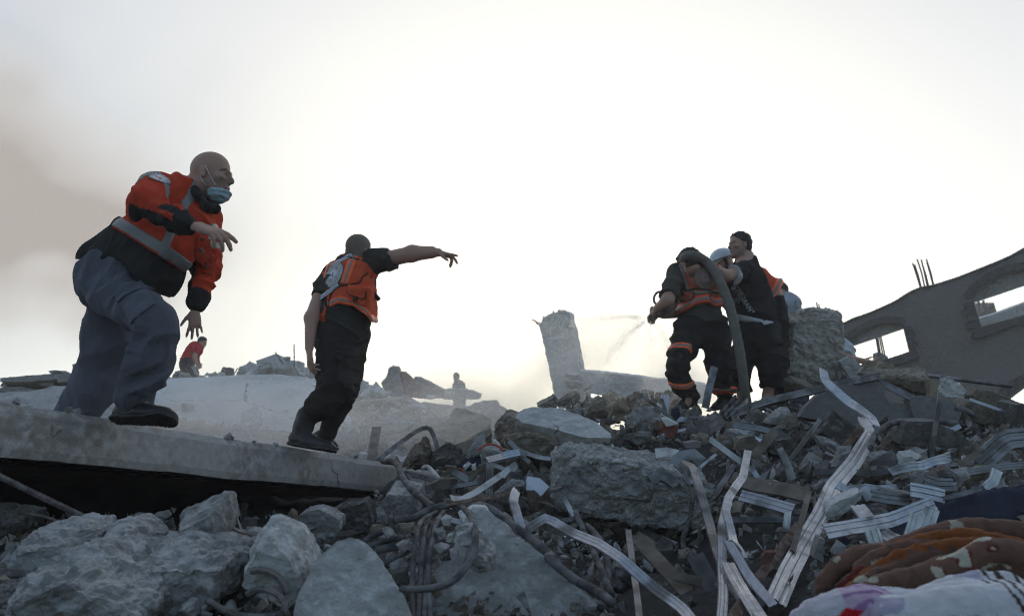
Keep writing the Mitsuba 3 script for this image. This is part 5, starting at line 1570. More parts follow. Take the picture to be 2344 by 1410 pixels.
def tshirt_man():
    K = thing('person', 'bearded man in black t-shirt with white trim helping to carry the hose', 'person')
    hd = Head(at(1693, 562, 8.92), -RIGHT * .93 - Yv * .30 - Zv * .02, Zv, 1.0)
    neck = at(1706, 592, 8.95)
    ls, le, lw = at(1702, 618, 8.80), at(1664, 632, 8.62), at(1640, 612, 8.72)
    rs, re, rw = at(1712, 612, 9.15), at(1660, 640, 9.15), at(1625, 630, 8.95)
    chest, waist, hip = at(1708, 642, 8.97), at(1727, 705, 8.99), at(1737, 748, 9.0)
    lh, lk, la = at(1750, 765, 8.95), at(1768, 835, 8.86), at(1757, 905, 8.96)
    rh, rk, ra = at(1722, 765, 9.05), at(1694, 840, 8.98), at(1700, 915, 9.15)
    B = Solid()
    hd.add(B, neck, .060)
    B.cone(waist, chest, .12, .13, .08).cone(hip, waist, .12, .12, .08).cone(chest, neck, .12, .06, .06)
    B.cone(ls, neck, .06, .06, .05).cone(rs, neck, .06, .06, .05)
    B.chain([ls, le, lw], [.056, .047, .030], .03).chain([rs, re, rw], [.056, .046, .029], .03)
    B.chain([lh, lk, la], [.09, .062, .048], .05).chain([rh, rk, ra], [.09, .062, .048], .05)
    B.cone(la, at(1740, 932, 8.86), .036, .030, .03).cone(ra, at(1690, 935, 9.05), .036, .030, .03)
    hand(B, lw, at(1618, 603, 8.66) - lw, unit(FWD - .5 * UPV), UPV, curl=(34, 38, 42, 46), spread=5, s=1.0, thumb=(30, 30), fat=1.25)
    hand(B, rw, at(1610, 622, 8.9) - rw, unit(-FWD), UPV, curl=(34, 38, 42, 46), spread=5, s=1.0, thumb=(30, 30), fat=1.25)
    m = B.mesh(.0072)
    part(K, 'body', m, 'skin', True, color=hd.color(m[0], SKIN, stubble=(.05, .04, .035), stub_mix=.4))
    hm = hd.hair(.0065, .009, line=.078, amp=.012, low=-.055)
    part(K, 'hair', hm, 'hair', True, color=flat(hm[0], (.030, .026, .024)), label='short dark wavy hair')
    S = Solid()
    S.cone(at(1736, 752, 9.0), waist, .178, .172, .08, fl=(FWD, .85)).cone(waist, chest, .168, .162, .08, fl=(FWD, .75))
    S.cone(chest, at(1709, 603, 8.97), .15, .085, .08)
    S.cone(ls, at(1714, 624, 8.95), .09, .11, .06).cone(rs, at(1712, 618, 9.05), .09, .10, .06)
    sv = unit(le - ls)
    S.cone(ls, ls + .9 * (le - ls), .082, .080, .03, cut=[(ls + .62 * (le - ls), sv)])
    S.cone(rs, rs + .7 * (re - rs), .09, .09, .03, cut=[(rs + .6 * (re - rs), unit(re - rs))])
    S.cone(hd.p(-.03, 0, -.10), neck, .064, .08, .03, cut=[(hd.p(-.03, 0, -.11), Zv)])
    hem, hn = at(1728, 736, 8.9), unit(-UPV - .22 * RIGHT)
    armz = lambda P: Solid.dist(('cone', ls, le, .12, .13, 0, None, None, 'u'), P)
    S.half(hem, hn)
    sd = folds(.016, 7, 251, axis=Zv - .5 * Xv, spots=((at(1700, 625, 8.8), .12, sv, .016, 14), (at(1735, 680, 8.85), .2, Zv - .8 * Xv, .018, 8)))
    sk, _ = garment(K, 'shirt', S, .0088, (.024, .022, .022), sd, label='black t-shirt with white printed lettering and white trim')
    tr = S.mesh(.0088, grow=.006, disp=sd, region=lambda P: -((P - hem) @ hn) - .032)
    part(sk, 'hem_trim', tr, 'cloth', True, color=flat(tr[0], (.55, .55, .58)))
    cu = ls + .62 * (le - ls)
    tr = S.mesh(.0088, grow=.006, disp=sd, region=lambda P: np.maximum(np.maximum(-((P - cu) @ sv) - .016, (P - cu) @ sv - .010), armz(P)))
    if len(tr[0]) > 10: part(sk, 'cuff_trim', tr, 'cloth', True, color=flat(tr[0], (.55, .55, .58)))
    ud = unit(RIGHT * 27 + UPV * -50)
    for txt, c, hgt, dpt in (('\u201cFREE MAN\u201d', (1711, 683), .043, .004),):
        lm = lettering(txt, hgt, S, at(*c, 8.7), ud, unit(RIGHT * 50 + UPV * 27), -FWD, lift=.004)
        part(sk, 'printed_words', lm, 'paint', False, color=flat(lm[0], (.55, .55, .57)))
    def wing(u, v):
        return flat(u, (.55, .55, .57))
    for k in range(5):
        pm, pc = decal(S, at(1684 + 1.6 * k, 640 + 5 * k, 8.7), RIGHT * .55 + UPV * (.9 - .1 * k), RIGHT - .5 * UPV, -FWD, .075 - .006 * k, .016, 10, 5, wing, lift=.005, mask=lambda u, v: np.abs(v) < .95 - .7 * np.abs(u) ** 2)
        part(sk, 'wing_print', pm, 'paint', False, color=pc)
    for k in range(6):
        pm, pc = decal(S, at(1688 + 5 * k, 690 - 3 * k + (k % 2) * 4, 8.7), RIGHT * .12 + UPV, RIGHT, -FWD, .075 - .012 * (k % 3), .008, 8, 3, lambda u, v: flat(u, (.16, .16, .17)), lift=.005)
        part(sk, 'drip_print', pm, 'paint', False, color=pc)
    Tr = Solid()
    Tr.cone(at(1730, 755, 9.0), at(1746, 755, 8.98), .148, .148, .08, fl=(FWD, .9))
    Tr.chain([lh, lk, at(1766, 872, 8.9)], [.142, .115, .110], .06)
    Tr.chain([rh, rk, at(1697, 900, 9.1)], [.140, .108, .090], .06)
    Tr.half(at(1738, 722, 9.0), UPV)
    Tr.half(at(1764, 884, 8.9), unit(-Zv + .05 * Xv))
    garment(K, 'trousers', Tr, .0095, (.026, .024, .024), folds(.018, 7, 261, axis=Zv, spots=((lk, .16, Zv, .028, 10), (at(1765, 872, 8.9), .12, Zv, .03, 14))), label='black trousers rolled above bare ankles')


def helmet_man():
    K = thing('person', 'man in white helmet and orange vest bending down behind the man in the black t-shirt', 'person')
    hd = Head(at(1656, 604, 9.32), -RIGHT * .85 - Yv * .25 - Zv * .45, Zv - .35 * Xv, 1.0)
    neck = at(1674, 622, 9.36)
    ls, rs = at(1690, 640, 9.2), at(1690, 640, 9.55)
    chest, waist, hip = at(1714, 650, 9.4), at(1760, 682, 9.42), at(1768, 735, 9.44)
    le, lw = at(1668, 690, 9.1), at(1640, 660, 9.05)
    re, rw = at(1670, 695, 9.5), at(1640, 670, 9.4)
    lh, lk, la = at(1772, 750, 9.4), at(1774, 830, 9.3), at(1784, 910, 9.45)
    rh, rk, ra = at(1762, 750, 9.55), at(1758, 830, 9.45), at(1770, 910, 9.6)
    B = Solid()
    hd.add(B, neck, .058)
    B.cone(waist, chest, .12, .13, .08).cone(hip, waist, .12, .12, .08).cone(chest, neck, .12, .06, .06)
    B.chain([ls, le, lw], [.056, .047, .030], .03).chain([rs, re, rw], [.056, .046, .029], .03)
    B.cone(ls, chest, .06, .08, .05).cone(rs, chest, .06, .08, .05)
    B.chain([lh, lk, la], [.09, .062, .048], .05).chain([rh, rk, ra], [.09, .062, .048], .05)
    hand(B, lw, unit(-RIGHT + .4 * UPV), FWD, UPV, curl=(40, 42, 44, 46), fat=1.25)
    hand(B, rw, unit(-RIGHT + .4 * UPV), -FWD, UPV, curl=(40, 42, 44, 46), fat=1.25)
    m = B.mesh(.0085)
    part(K, 'body', m, 'skin', True, color=hd.color(m[0], SKIN, stubble=(.06, .05, .045), stub_mix=.6))
    V = Solid()
    V.cone(waist, chest, .20, .19, .06, fl=(FWD, .85)).cone(chest, at(1684, 632, 9.38), .18, .10, .06)
    V.cone(ls, chest, .10, .14, .06).cone(rs, chest, .10, .14, .06)
    V.cone(at(1690, 660, 9.3), at(1720, 690, 9.35), .14, .12, .06)
    vd = folds(.012, 8, 351, axis=unit(chest - waist))
    wn = unit(waist - chest)
    V.half(at(1760, 688, 9.42), wn)
    vk, _ = garment(K, 'vest', V, .010, lambda v: flat(v, (.60, .085, .04)) * (.75 + .4 * ffbm(v * 10, 3, 4))[:, None], vd, label='orange rescue vest with grey hem tape')
    for w, g, col in ((.038, .007, ORANGE_FLUO), (.014, .012, (.23, .21, .21))):
        mm = V.mesh(.010, grow=g, disp=vd, region=lambda P: np.abs((P - at(1754, 684, 9.42)) @ wn) - w)
        if len(mm[0]) > 10: part(vk, 'reflective_tape', mm, 'tape', True, color=flat(mm[0], col))
    Tr = Solid()
    Tr.cone(at(1758, 690, 9.42), at(1768, 735, 9.45), .155, .145, .08, fl=(FWD, .9))
    Tr.chain([lh, lk, la], [.125, .105, .085], .07).chain([rh, rk, ra], [.125, .10, .085], .07)
    Tr.half(at(1756, 684, 9.42), -wn)
    garment(K, 'trousers', Tr, .010, (.030, .027, .026), folds(.018, 7, 361, axis=Zv))
    S = Solid()
    for a, b in ((ls, le), (rs, re)): S.cone(a, b, .085, .078, .03)
    S.cone(neck, at(1688, 636, 9.38), .075, .10, .03)
    garment(K, 'shirt', S, .010, (.03, .028, .028), folds(.012, 9, 371))
    H = Solid()
    H.ell(hd.p(-.010, 0, .050), hd.A, (.128, .108, .104), .01)
    cut = lambda P: np.maximum(.038 - hd.local(P)[..., 2] + .18 * hd.local(P)[..., 0] * -1, -1)
    m = H.mesh(.008, region=cut)
    hk = part(K, 'helmet', m, 'plastic', True, color=flat(m[0], (.50, .57, .60)) * (.85 + .3 * ffbm(m[0] * 22, 3, 6))[:, None], label='white safety helmet scuffed on the crown')
    rim = [hd.p(-.010 + .134 * math.cos(a), .114 * math.sin(a), .036 - .18 * .134 * math.cos(a) * -1) for a in np.linspace(0, 2 * math.pi, 44)]
    t = sweep(rim, np.array([(-.012, -.006), (.012, -.006), (.012, .006), (-.012, .006)]), up=hd.u)
    part(hk, 'brim', t, 'plastic', True, color=flat(t[0], (.36, .41, .43)))
    t = tube(spline([hd.p(.02, -.098, .03), hd.p(.035, -.082, -.05), hd.p(.045, -.04, -.115), hd.p(.045, .04, -.115), hd.p(.035, .082, -.05), hd.p(.02, .098, .03)], .01), .009, 6)
    part(hk, 'chin_strap', t, 'cloth', True, color=flat(t[0], (.03, .03, .03)))
    for px in (1780, 1764):
        shoe(K, 'boot', at(px + 12, 908, 9.5), at(px + 24, 935, 9.55), at(px - 12, 940, 9.4), Zv, (.022, .02, .02), (.03, .028, .026), h=.010, collar=.06)


def plain_person(name_label, head_at, fwd, pts, cols, h, group=None, hair=(.03, .026, .024), parts=None, s=1.0):
    """A person far off or half hidden: one body, hair, upper garment and trousers. pts: neck, chest, waist, arms and legs as points."""
    K = thing('person', name_label, 'person', group)
    hd = Head(head_at, fwd, Zv, s)
    p = {k: v for k, v in pts.items()}
    B = Solid()
    hd.add(B, p['neck'], .058)
    B.cone(p['neck'], p['chest'], .06, .12, .06).cone(p['chest'], p['waist'], .13, .12, .08)
    for a in ('arm_l', 'arm_r'):
        B.chain(p[a], [.056, .046, .030], .03).cone(p[a][0], p['chest'], .06, .1, .05)
        d = unit(p[a][2] - p[a][1])
        hand(B, p[a][2], d, unit(np.cross(d, Xv)), Xv, curl=(24, 28, 30, 32), fat=1.3)
    for l in ('leg_l', 'leg_r'): B.chain([p['waist'] - .02 * Zv] + list(p[l]), [.10, .10, .065, .045], .05)
    m = B.mesh(h)
    part(K, 'body', m, 'skin', True, color=hd.color(m[0], SKIN2))
    hm = hd.hair(h, .013, line=.074, amp=.006)
    part(K, 'hair', hm, 'hair', True, color=flat(hm[0], hair))
    S = Solid()
    S.cone(p['waist'], p['chest'], .165, .18, .06, fl=(p.get('flat', Yv), .8)).cone(p['chest'], p['neck'], .16, .08, .06)
    for a in ('arm_l', 'arm_r'):
        e = p[a][0] + p.get('sleeve', .6) * (p[a][1] - p[a][0])
        S.cone(p[a][0], p['chest'], .085, .11, .05).cone(p[a][0], p[a][1], .080, .078, .03, cut=[(e, unit(p[a][1] - p[a][0]))])
    S.half(p['waist'] + .05 * unit(p['waist'] - p['chest']), unit(p['waist'] - p['chest']))
    garment(K, 'shirt', S, h, cols[0], folds(.010, 9, 451, axis=unit(p['chest'] - p['waist'])))
    Tr = Solid()
    Tr.ell(p['waist'] - .05 * Zv, [Xv, Yv, Zv], (.165, .15, .15), .05)
    for l in ('leg_l', 'leg_r'): Tr.chain([p['waist'] - .08 * Zv] + list(p[l]), [.13, .135, .095, .075], .06)
    tk, _ = garment(K, 'trousers', Tr, h, cols[1], folds(.012, 8, 461))
    for l in ('leg_l', 'leg_r'):
        a = p[l][2]
        d = unit(np.array([fwd[0], fwd[1], 0]))
        shoe(K, 'shoe', a, a - .07 * Zv - .07 * d, a - .07 * Zv + .20 * d, Zv, (.03, .03, .03), (.03, .03, .03), h=max(h, .012))
    return K, tk, Tr, hd


def others():
    # bending man in red, far left
    Y = 22.0
    q = lambda x, y, dy=0: at(x, y, Y + dy)
    pts = dict(neck=q(457, 792), chest=q(446, 800), waist=q(428, 828), arm_l=[q(450, 797, -.2), q(446, 818, -.25), q(450, 832, -.25)], arm_r=[q(454, 797, .2), q(452, 818, .25), q(456, 832, .2)],
               leg_l=[q(427, 834, -.1), q(445, 856, -.15), q(446, 884, -.1)], leg_r=[q(425, 834, .1), q(432, 860, .1), q(424, 886, .15)], sleeve=.62)
    K, tk, Tr, hd = plain_person('bending man in a red t-shirt and dark striped trousers on the far ridge', q(463, 784), RIGHT * .95 - Zv * .35, pts, ((.50, .012, .022), (.035, .03, .03)), .016)
    a, b = q(441, 838, -.30), q(453, 860, -.30)
    for k in (-1, 0, 1):
        o = RIGHT * .028 * k
        part(tk, 'side_stripe', tube([a + o, b + o], .010, 6), 'cloth', True, color=None) if False else None
        t = tube(resample([a + o, b + o], .05), .010, 6)
        part(tk, 'side_stripe', t, 'cloth', True, color=flat(t[0], (.55, .55, .56)))
    # pale silhouette in the dust
    Y = 29.0
    q = lambda x, y, dy=0: at(x, y, Y + dy)
    pts = dict(neck=q(1046, 874), chest=q(1050, 884), waist=q(1052, 905), arm_l=[q(1044, 879, -.1), q(1041, 893, -.15), q(1044, 903, -.2)], arm_r=[q(1058, 881, .1), q(1060, 894, .15), q(1057, 904, .1)],
               leg_l=[q(1048, 910), q(1046, 930), q(1044, 952)], leg_r=[q(1056, 910), q(1057, 930), q(1058, 952)], sleeve=.95)
    plain_person('grey dust veiled person standing on the far rubble beyond the middle', q(1044, 863), -RIGHT * .4 - Yv, pts, ((.20, .19, .18), (.15, .15, .15)), .018)
    # head and white shoulder behind the men with the hose
    Y = 13.0
    q = lambda x, y, dy=0: at(x, y, Y + dy)
    pts = dict(neck=q(1792, 683), chest=q(1802, 700), waist=q(1814, 745), arm_l=[q(1796, 700, -.15), q(1790, 735, -.2), q(1782, 765, -.25)], arm_r=[q(1812, 698, .1), q(1822, 735, .1), q(1820, 765, 0)],
               leg_l=[q(1815, 790), q(1810, 860), q(1815, 930)], leg_r=[q(1830, 790), q(1832, 860), q(1838, 930)], sleeve=.7)
    plain_person('dark haired man in pale grey shirt, half hidden behind the large block', q(1785, 668), -RIGHT * .9 - Yv * .3, pts, ((.34, .37, .42), (.05, .05, .06)), .011)
    # man reaching down behind the block on the right
    Y = 10.8
    q = lambda x, y, dy=0: at(x, y, Y + dy)
    pts = dict(neck=q(1908, 792), chest=q(1918, 806), waist=q(1902, 862), arm_l=[q(1926, 800, -.12), q(1936, 820, -.2), q(1974, 826, -.25)], arm_r=[q(1918, 800, .15), q(1925, 830, .2), q(1955, 840, .1)],
               leg_l=[q(1900, 880), q(1910, 930), q(1900, 970)], leg_r=[q(1890, 880), q(1895, 930), q(1885, 970)], sleeve=.75)
    plain_person('man in white shirt crouching behind the large block, one bare arm reaching out', q(1900, 772), RIGHT * .8 - Zv * .4, pts, ((.50, .55, .60), (.05, .05, .06)), .011)


hose_man()
hose()
tshirt_man()
helmet_man()
others()


# ---------------------------------------------------------------- the rubble in front
z5, z6, z7, z8, z4, z3, z9 = zr(0, 1000, 3.084), zr(660, 1000, 3.438), zr(1160, 880, 2.66), zr(1640, 820, 2.389), zr(1900, 540, 3.358), zr(1440, 500, 3.065), zr(1840, 1180, 4.651)
nseed = [1000]


def rock(label, pix, Y=None, thick=None, mt='concrete', name='rubble_chunk', flat_=False, cat='rubble', smooth=True, **k):
    nseed[0] += 1
    c = np.mean(pix, 0)
    if Y is None: Y = gy(c[0], max(q[1] for q in pix)) - .08
    w = mpp(c[0], c[1], Y) * max(np.ptp([q[0] for q in pix]), np.ptp([q[1] for q in pix]))
    thick = thick or .6 * w
    k.setdefault('amp', max(.006, .045 * w)); k.setdefault('freq', 2.2 / w); k.setdefault('length', max(.011, w / 36))
    return solo(name, label, cat, (slab if flat_ else boulder)(pix, Y, thick, seed=nseed[0], **k), mt, smooth if mt in ('navy_cloth', 'white_sheet') else False)


def cable(label, pts, r, Ys, name='cable', mt='cable', cat='cable', n=8, step=.03, rib=False, group=None):
    Ys = np.interp(np.linspace(0, 1, len(pts)), np.linspace(0, 1, len(np.atleast_1d(Ys))), np.atleast_1d(Ys))
    p = spline([at(x, y, Y) for (x, y), Y in zip(pts, Ys)], step)
    return solo(name, label, cat, rebar(p, r, .02) if rib else tube(p, r, n), mt, not rib, group=group)


def metal(label, pts, width, Ys, mt='zinc', lip=.014, twist=None, face=None, name='metal_strip', cat='metal strip', ribs=True, crumple=.0008, gauge=.0022, smooth=False):
    nseed[0] += 1
    Ys = np.interp(np.linspace(0, 1, len(pts)), np.linspace(0, 1, len(np.atleast_1d(Ys))), np.atleast_1d(Ys))
    p = [at(x, y, Y) for (x, y), Y in zip(pts, Ys)]
    f = unit(-FWD + .45 * Zv) if face is None else face
    width = width * .8
    return solo(name, label, cat, strip(p, width, lip=lip, seed=nseed[0], face=f, twist=twist, ribs=ribs, crumple=crumple, gauge=gauge), mt, smooth)


def left_foreground():
    rock('large grey boulder in the lower left corner with a straight groove across it', z5(215, 1080, 240, 985, 300, 890, 450, 850, 540, 800, 600, 760, 720, 765, 800, 800, 900, 830, 980, 900, 1100, 960, 1180, 1000, 1235, 1100, 1180, 1150, 1060, 1180, 1040, 1330, 230, 1330), 3.55, .62, amp=.040, freq=4.5, front=.8, length=.013)
    rock('broad grey boulder under the peaked rock, joined to the grooved one', z5(1000, 800, 1080, 715, 1170, 700, 1400, 680, 1560, 715, 1740, 750, 1765, 860, 1745, 960, 1620, 1010, 1590, 1130, 1500, 1165, 1250, 1160, 1150, 1060, 1060, 920), 3.78, .55, amp=.036, freq=4.5, front=.82, length=.013)
    rock('shaded ridged boulder at the left edge above the big grooved one', z5(130, 760, 200, 680, 330, 630, 440, 620, 540, 590, 640, 600, 720, 680, 700, 730, 640, 790, 500, 830, 300, 910, 200, 905, 110, 850), 4.15, .5, amp=.028, freq=5, length=.013)
    rock('sloping grey rock left of the peaked one', z5(690, 760, 760, 645, 830, 590, 920, 580, 980, 620, 1030, 700, 1075, 750, 1000, 830, 900, 830, 780, 810), 4.1, .45, amp=.02, freq=5, length=.013)
    rock('peaked rock standing on the broad boulder below the beam', z5(1280, 550, 1300, 505, 1380, 480, 1500, 450, 1570, 405, 1612, 395, 1640, 470, 1647, 580, 1610, 695, 1500, 695, 1320, 665, 1300, 600), 3.95, .3, amp=.016, freq=7, length=.015, drop=.2)
    rock('upright pale grey rock left of the slanting slab block', z5(1765, 820, 1800, 700, 1870, 620, 1910, 560, 1980, 570, 2080, 620, 2150, 700, 2190, 780, 2212, 900, 2216, 1025, 2110, 1085, 2020, 1010, 1900, 945, 1770, 905), 3.68, .38, 'concrete_pale', amp=.020, freq=6, length=.012, front=.8)
    rock('big slanting slab block with a rough front and a straight right edge', z6(20, 1480, 60, 1280, 180, 1000, 250, 920, 380, 815, 480, 785, 560, 790, 680, 900, 800, 1080, 900, 1250, 980, 1480), 3.5, .5, 'concrete_pale', flat_=True, tilt=30, amp=.014, freq=5, length=.014)
    rock('round flat stone behind the rebar hooks', z5(1620, 1150, 1700, 1060, 1800, 1080, 1890, 1190, 1840, 1255, 1690, 1235), 3.9, .15, 'concrete_pale', amp=.008, freq=6, length=.013)
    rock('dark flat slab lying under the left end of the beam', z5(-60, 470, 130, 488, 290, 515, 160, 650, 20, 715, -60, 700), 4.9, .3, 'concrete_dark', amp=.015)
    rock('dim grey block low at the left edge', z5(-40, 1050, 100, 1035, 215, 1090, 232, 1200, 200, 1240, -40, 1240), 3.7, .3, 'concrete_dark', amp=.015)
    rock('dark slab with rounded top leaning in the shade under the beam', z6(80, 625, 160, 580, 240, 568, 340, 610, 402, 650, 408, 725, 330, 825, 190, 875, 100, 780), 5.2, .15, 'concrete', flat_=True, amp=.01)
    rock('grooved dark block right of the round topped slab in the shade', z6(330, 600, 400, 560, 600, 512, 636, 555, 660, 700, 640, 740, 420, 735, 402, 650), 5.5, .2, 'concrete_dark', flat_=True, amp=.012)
    rock('square grey block propping up the end of the beam', z6(670, 700, 700, 570, 780, 452, 900, 455, 1010, 470, 1035, 600, 900, 660, 800, 720), 6.2, .5, 'concrete', flat_=True, amp=.014)
    rock('small block beside the one that props the beam end', z6(1010, 482, 1130, 482, 1150, 560, 1035, 600), 6.5, .3, 'concrete_dark', flat_=True, amp=.012)
    for i, (q, mt) in enumerate((((930, 540, 1020, 530, 1020, 600, 940, 610), 'concrete_dark'), ((1035, 580, 1110, 530, 1190, 515, 1210, 550, 1150, 600, 1050, 610), 'concrete'), ((1170, 600, 1220, 570, 1240, 640, 1180, 640), 'concrete_dark'), ((690, 560, 750, 545, 770, 590, 710, 605), 'concrete_pale'), ((1060, 670, 1130, 640, 1190, 660, 1160, 710, 1080, 700), 'concrete'), ((1730, 660, 1790, 630, 1850, 640, 1860, 690, 1770, 710), 'concrete'),
                                 ((1610, 600, 1650, 610, 1640, 660, 1600, 660), 'concrete'), ((1660, 700, 1760, 700, 1790, 740, 1680, 730), 'board'), ((2195, 800, 2260, 800, 2260, 840, 2200, 840), 'concrete_pale'), ((0, 920, 120, 915, 240, 940, 200, 970, 0, 970), 'concrete_dark'), ((1450, 1240, 1560, 1230, 1700, 1270, 1450, 1290), 'concrete_pale'))):
        rock(['dark angular stone in the gap below the beam', 'oval stone in the gap below the beam', 'small dark stone beside the oval one', 'little pale stone at the foot of the long rod', 'knobbly stone left of the peaked rock', 'knobbly stone between the peaked rock and the upright one', 'pebble at the right foot of the peaked rock', 'flat board scrap right of the peaked rock', 'pale scrap beside the upright rock', 'dark stone strip at the left edge', 'pale stone at the bottom under the rebar hooks'][i], z5(*q), 4.4 if i < 4 else 4.0, None, mt)
    rock('small bright white scrap on top of the boulders', z5(1170, 690, 1200, 660, 1262, 668, 1252, 692, 1190, 705), 4.0, .03, 'white_sheet', name='white_scrap', cat='scrap')
    rock('pale tile corner above the boulders', z5(965, 615, 1040, 610, 1105, 600, 1050, 650, 1000, 640), 4.3, .03, 'white_sheet', name='tile_piece', cat='tile')
    cable('long straight ribbed bar slanting down from the left edge under the beam', z5(-60, 250, 330, 440, 720, 625), .013, (4.35, 4.5), 'steel_rod', 'steel_bar', 'rebar', rib=True)
    cable('thin bent bar below the long slanting one', z5(125, 530, 300, 560, 430, 605), .006, 4.5, 'steel_rod', 'steel_bar', 'rebar', rib=True)
    cable('dark round bar at the bottom of the left edge', z5(-60, 1245, 100, 1240, 250, 1225), .012, 3.4, 'steel_rod', 'steel_bar', 'rebar')
    cable('thick dark pipe at the left edge behind the boulders', z5(-60, 985, 120, 975, 270, 985), .022, 3.9, 'steel_rod', 'steel_bar', 'rebar')
    cable('hooked ribbed bar, upper of the two hooks in front of the upright rock', z5(1765, 945, 1850, 935, 1950, 975, 2010, 1050, 2022, 1110), .011, (3.5, 3.5), 'rebar_hook', 'steel_bar', 'rebar', rib=True)
    cable('curled ribbed bar, lower of the two hooks with a long tail to the left', z5(1745, 1110, 1820, 1075, 1920, 1090, 2000, 1150, 2005, 1230, 1900, 1265, 1700, 1262, 1560, 1210, 1460, 1150), .011, (3.5, 3.4, 3.5), 'rebar_hook', 'steel_bar', 'rebar', rib=True)
    cable('short twisted wire at the foot of the peaked rock', z5(1640, 650, 1700, 675, 1780, 690, 1790, 720), .004, 3.95, 'wire', 'rust', 'wire')


def middle_foreground():
    k = rock('huge dust covered slab with cracks sloping up in the bottom middle', [(905, 1470), (950, 1405), (992, 1312), (1036, 1270), (1052, 1200), (1072, 1163), (1108, 1163), (1155, 1198), (1207, 1245), (1262, 1290), (1300, 1332), (1372, 1365), (1420, 1420), (1430, 1470)], 4.1, .35, 'concrete_pale', name='concrete_slab', cat='concrete slab', flat_=True, amp=.022, freq=2.5, length=.022, tilt=30)
    for pts in (z6(1700, 1105, 1790, 1100, 1830, 1100, 1890, 1080, 1960, 1050, 2040, 1020), z6(1150, 1390, 1190, 1360, 1200, 1310, 1215, 1290), z6(1640, 830, 1690, 780, 1740, 760)):
        pass
    rock('knobbly lump of mortar stuck on the dusty slab', z6(1310, 720, 1360, 690, 1440, 680, 1560, 770, 1645, 900, 1620, 1030, 1500, 1058, 1400, 990, 1355, 900, 1320, 800), 3.85, .2, 'concrete', amp=.02, freq=9, length=.014)
    rock('rounded block at the top corner of the dusty slab', z6(1330, 600, 1440, 555, 1560, 560, 1620, 620, 1560, 700, 1420, 690, 1340, 660), 4.5, .3, 'concrete_pale', amp=.015, freq=6)
    four = [(1165, 590, 1060, 650, 1015, 740, 990, 900, 975, 1180, 980, 1300, 985, 1470), (1140, 640, 1085, 700, 1065, 800, 1045, 1000, 1040, 1180, 1030, 1300, 1020, 1470), (1160, 620, 1110, 740, 1085, 880, 1075, 1050, 1080, 1180, 1075, 1300, 1068, 1470), (1222, 585, 1165, 680, 1135, 800, 1110, 950, 1100, 1180, 1110, 1300, 1116, 1470)]
    for q, l in zip(four, ('first of four grey cables hanging over the dusty slab, at their left', 'second from left of the four hanging grey cables', 'third from left of the four hanging grey cables', 'last of the four hanging grey cables, at their right')):
        cable(l, z6(*q), .0105, (4.6, 4.2, 3.95, 3.75, 3.5), group='cables hanging over the dusty slab')
    cable('looped grey cable with a cut end crossing the four hanging ones', z6(1360, 545, 1410, 590, 1440, 640, 1468, 730, 1472, 850, 1440, 950, 1375, 1055, 1280, 1140, 1130, 1188, 960, 1198, 895, 1193), .0125, (4.4, 3.75, 3.55, 3.4))
    cable('thick black cable running down the right edge of the dusty slab', z6(1480, 535, 1600, 570, 1750, 685, 1900, 790, 2063, 930) + z7(260, 1060, 420, 1190, 560, 1265, 640, 1330), .019, (4.7, 4.3, 4.0, 3.7), mt='cable')
    cable('dark pipe lying above the four hanging cables', z6(830, 655, 980, 640, 1100, 575, 1240, 535), .016, (4.6, 4.7))
    for i, q in enumerate(((600, 815, 680, 770, 775, 735), (640, 855, 780, 810, 920, 785), (690, 885, 790, 870, 860, 855), (760, 1000, 850, 950, 950, 890), (850, 1150, 930, 1158, 1000, 1160))):
        cable(['uppermost of the dark pipe stubs left of the hanging cables', 'middle dark pipe stub left of the hanging cables', 'lowest thick pipe stub left of the hanging cables', 'pale pipe stub just left of the hanging cables', 'thin bar low behind the hanging cables'][i], z6(*q), (.012, .012, .018, .009, .006)[i], 4.3, name='pipe_stub', cat='pipe')
    cable('dark green grey cable drooping over the end of the beam', z6(740, 190, 810, 190, 860, 225, 890, 300, 950, 390, 1050, 480, 1140, 552), .022, (7.6, 7.2, 6.4, 5.6))
    cable('short cable stub beside the one that droops over the beam end', z6(938, 305, 965, 360, 1000, 425), .018, (6.9, 6.6))
    cable('pale thin cable curving over the beam end', z6(1060, 245, 1100, 235, 1160, 300, 1230, 375), .016, (7.6, 7.0), mt='white_sheet')
    rnd = np.random.default_rng(3)
    for i, (q, mt) in enumerate((((1200, 640, 1240, 605, 1290, 630, 1270, 700, 1210, 690), 'concrete_pale'), ((1135, 860, 1200, 828, 1272, 858, 1200, 908), 'white_sheet'), ((1270, 882, 1330, 866, 1360, 955, 1300, 980), 'white_sheet'), ((1150, 720, 1220, 700, 1245, 780, 1180, 810), 'concrete'), ((845, 840, 950, 800, 980, 850, 900, 910), 'concrete'), ((1130, 950, 1190, 920, 1200, 1000, 1140, 1020), 'concrete'), ((790, 1000, 880, 950, 950, 1000, 900, 1100, 820, 1110), 'concrete'), ((860, 680, 1000, 670, 1010, 740, 900, 770), 'concrete_brown'),
                                     ((730, 720, 800, 700, 840, 760, 780, 800), 'concrete'), ((1250, 760, 1310, 740, 1300, 830, 1240, 820), 'concrete_pale'), ((830, 1030, 930, 1020, 960, 1140, 850, 1150), 'concrete_dark'), ((1180, 930, 1260, 910, 1280, 960, 1210, 980), 'concrete_dark'))):
        rock(['pale stone right of the cable tops', 'bright white flat scrap between the cables and the mortar lump', 'small white tile beside the mortar lump', 'grey stone below the pale one right of the cables', 'flat grey stone left of the cables', 'small grey stone right of the cables halfway down', 'rough grey stone left of the cables near the slab block', 'brown earthy clod above the pipe stubs', 'grey stone among the pipe stubs', 'little stone under the white scrap', 'shaded stone low left of the cables', 'dark stone below the white scrap'][i], z6(*q), 4.25 - .03 * i, .08 if mt == 'white_sheet' else None, mt)
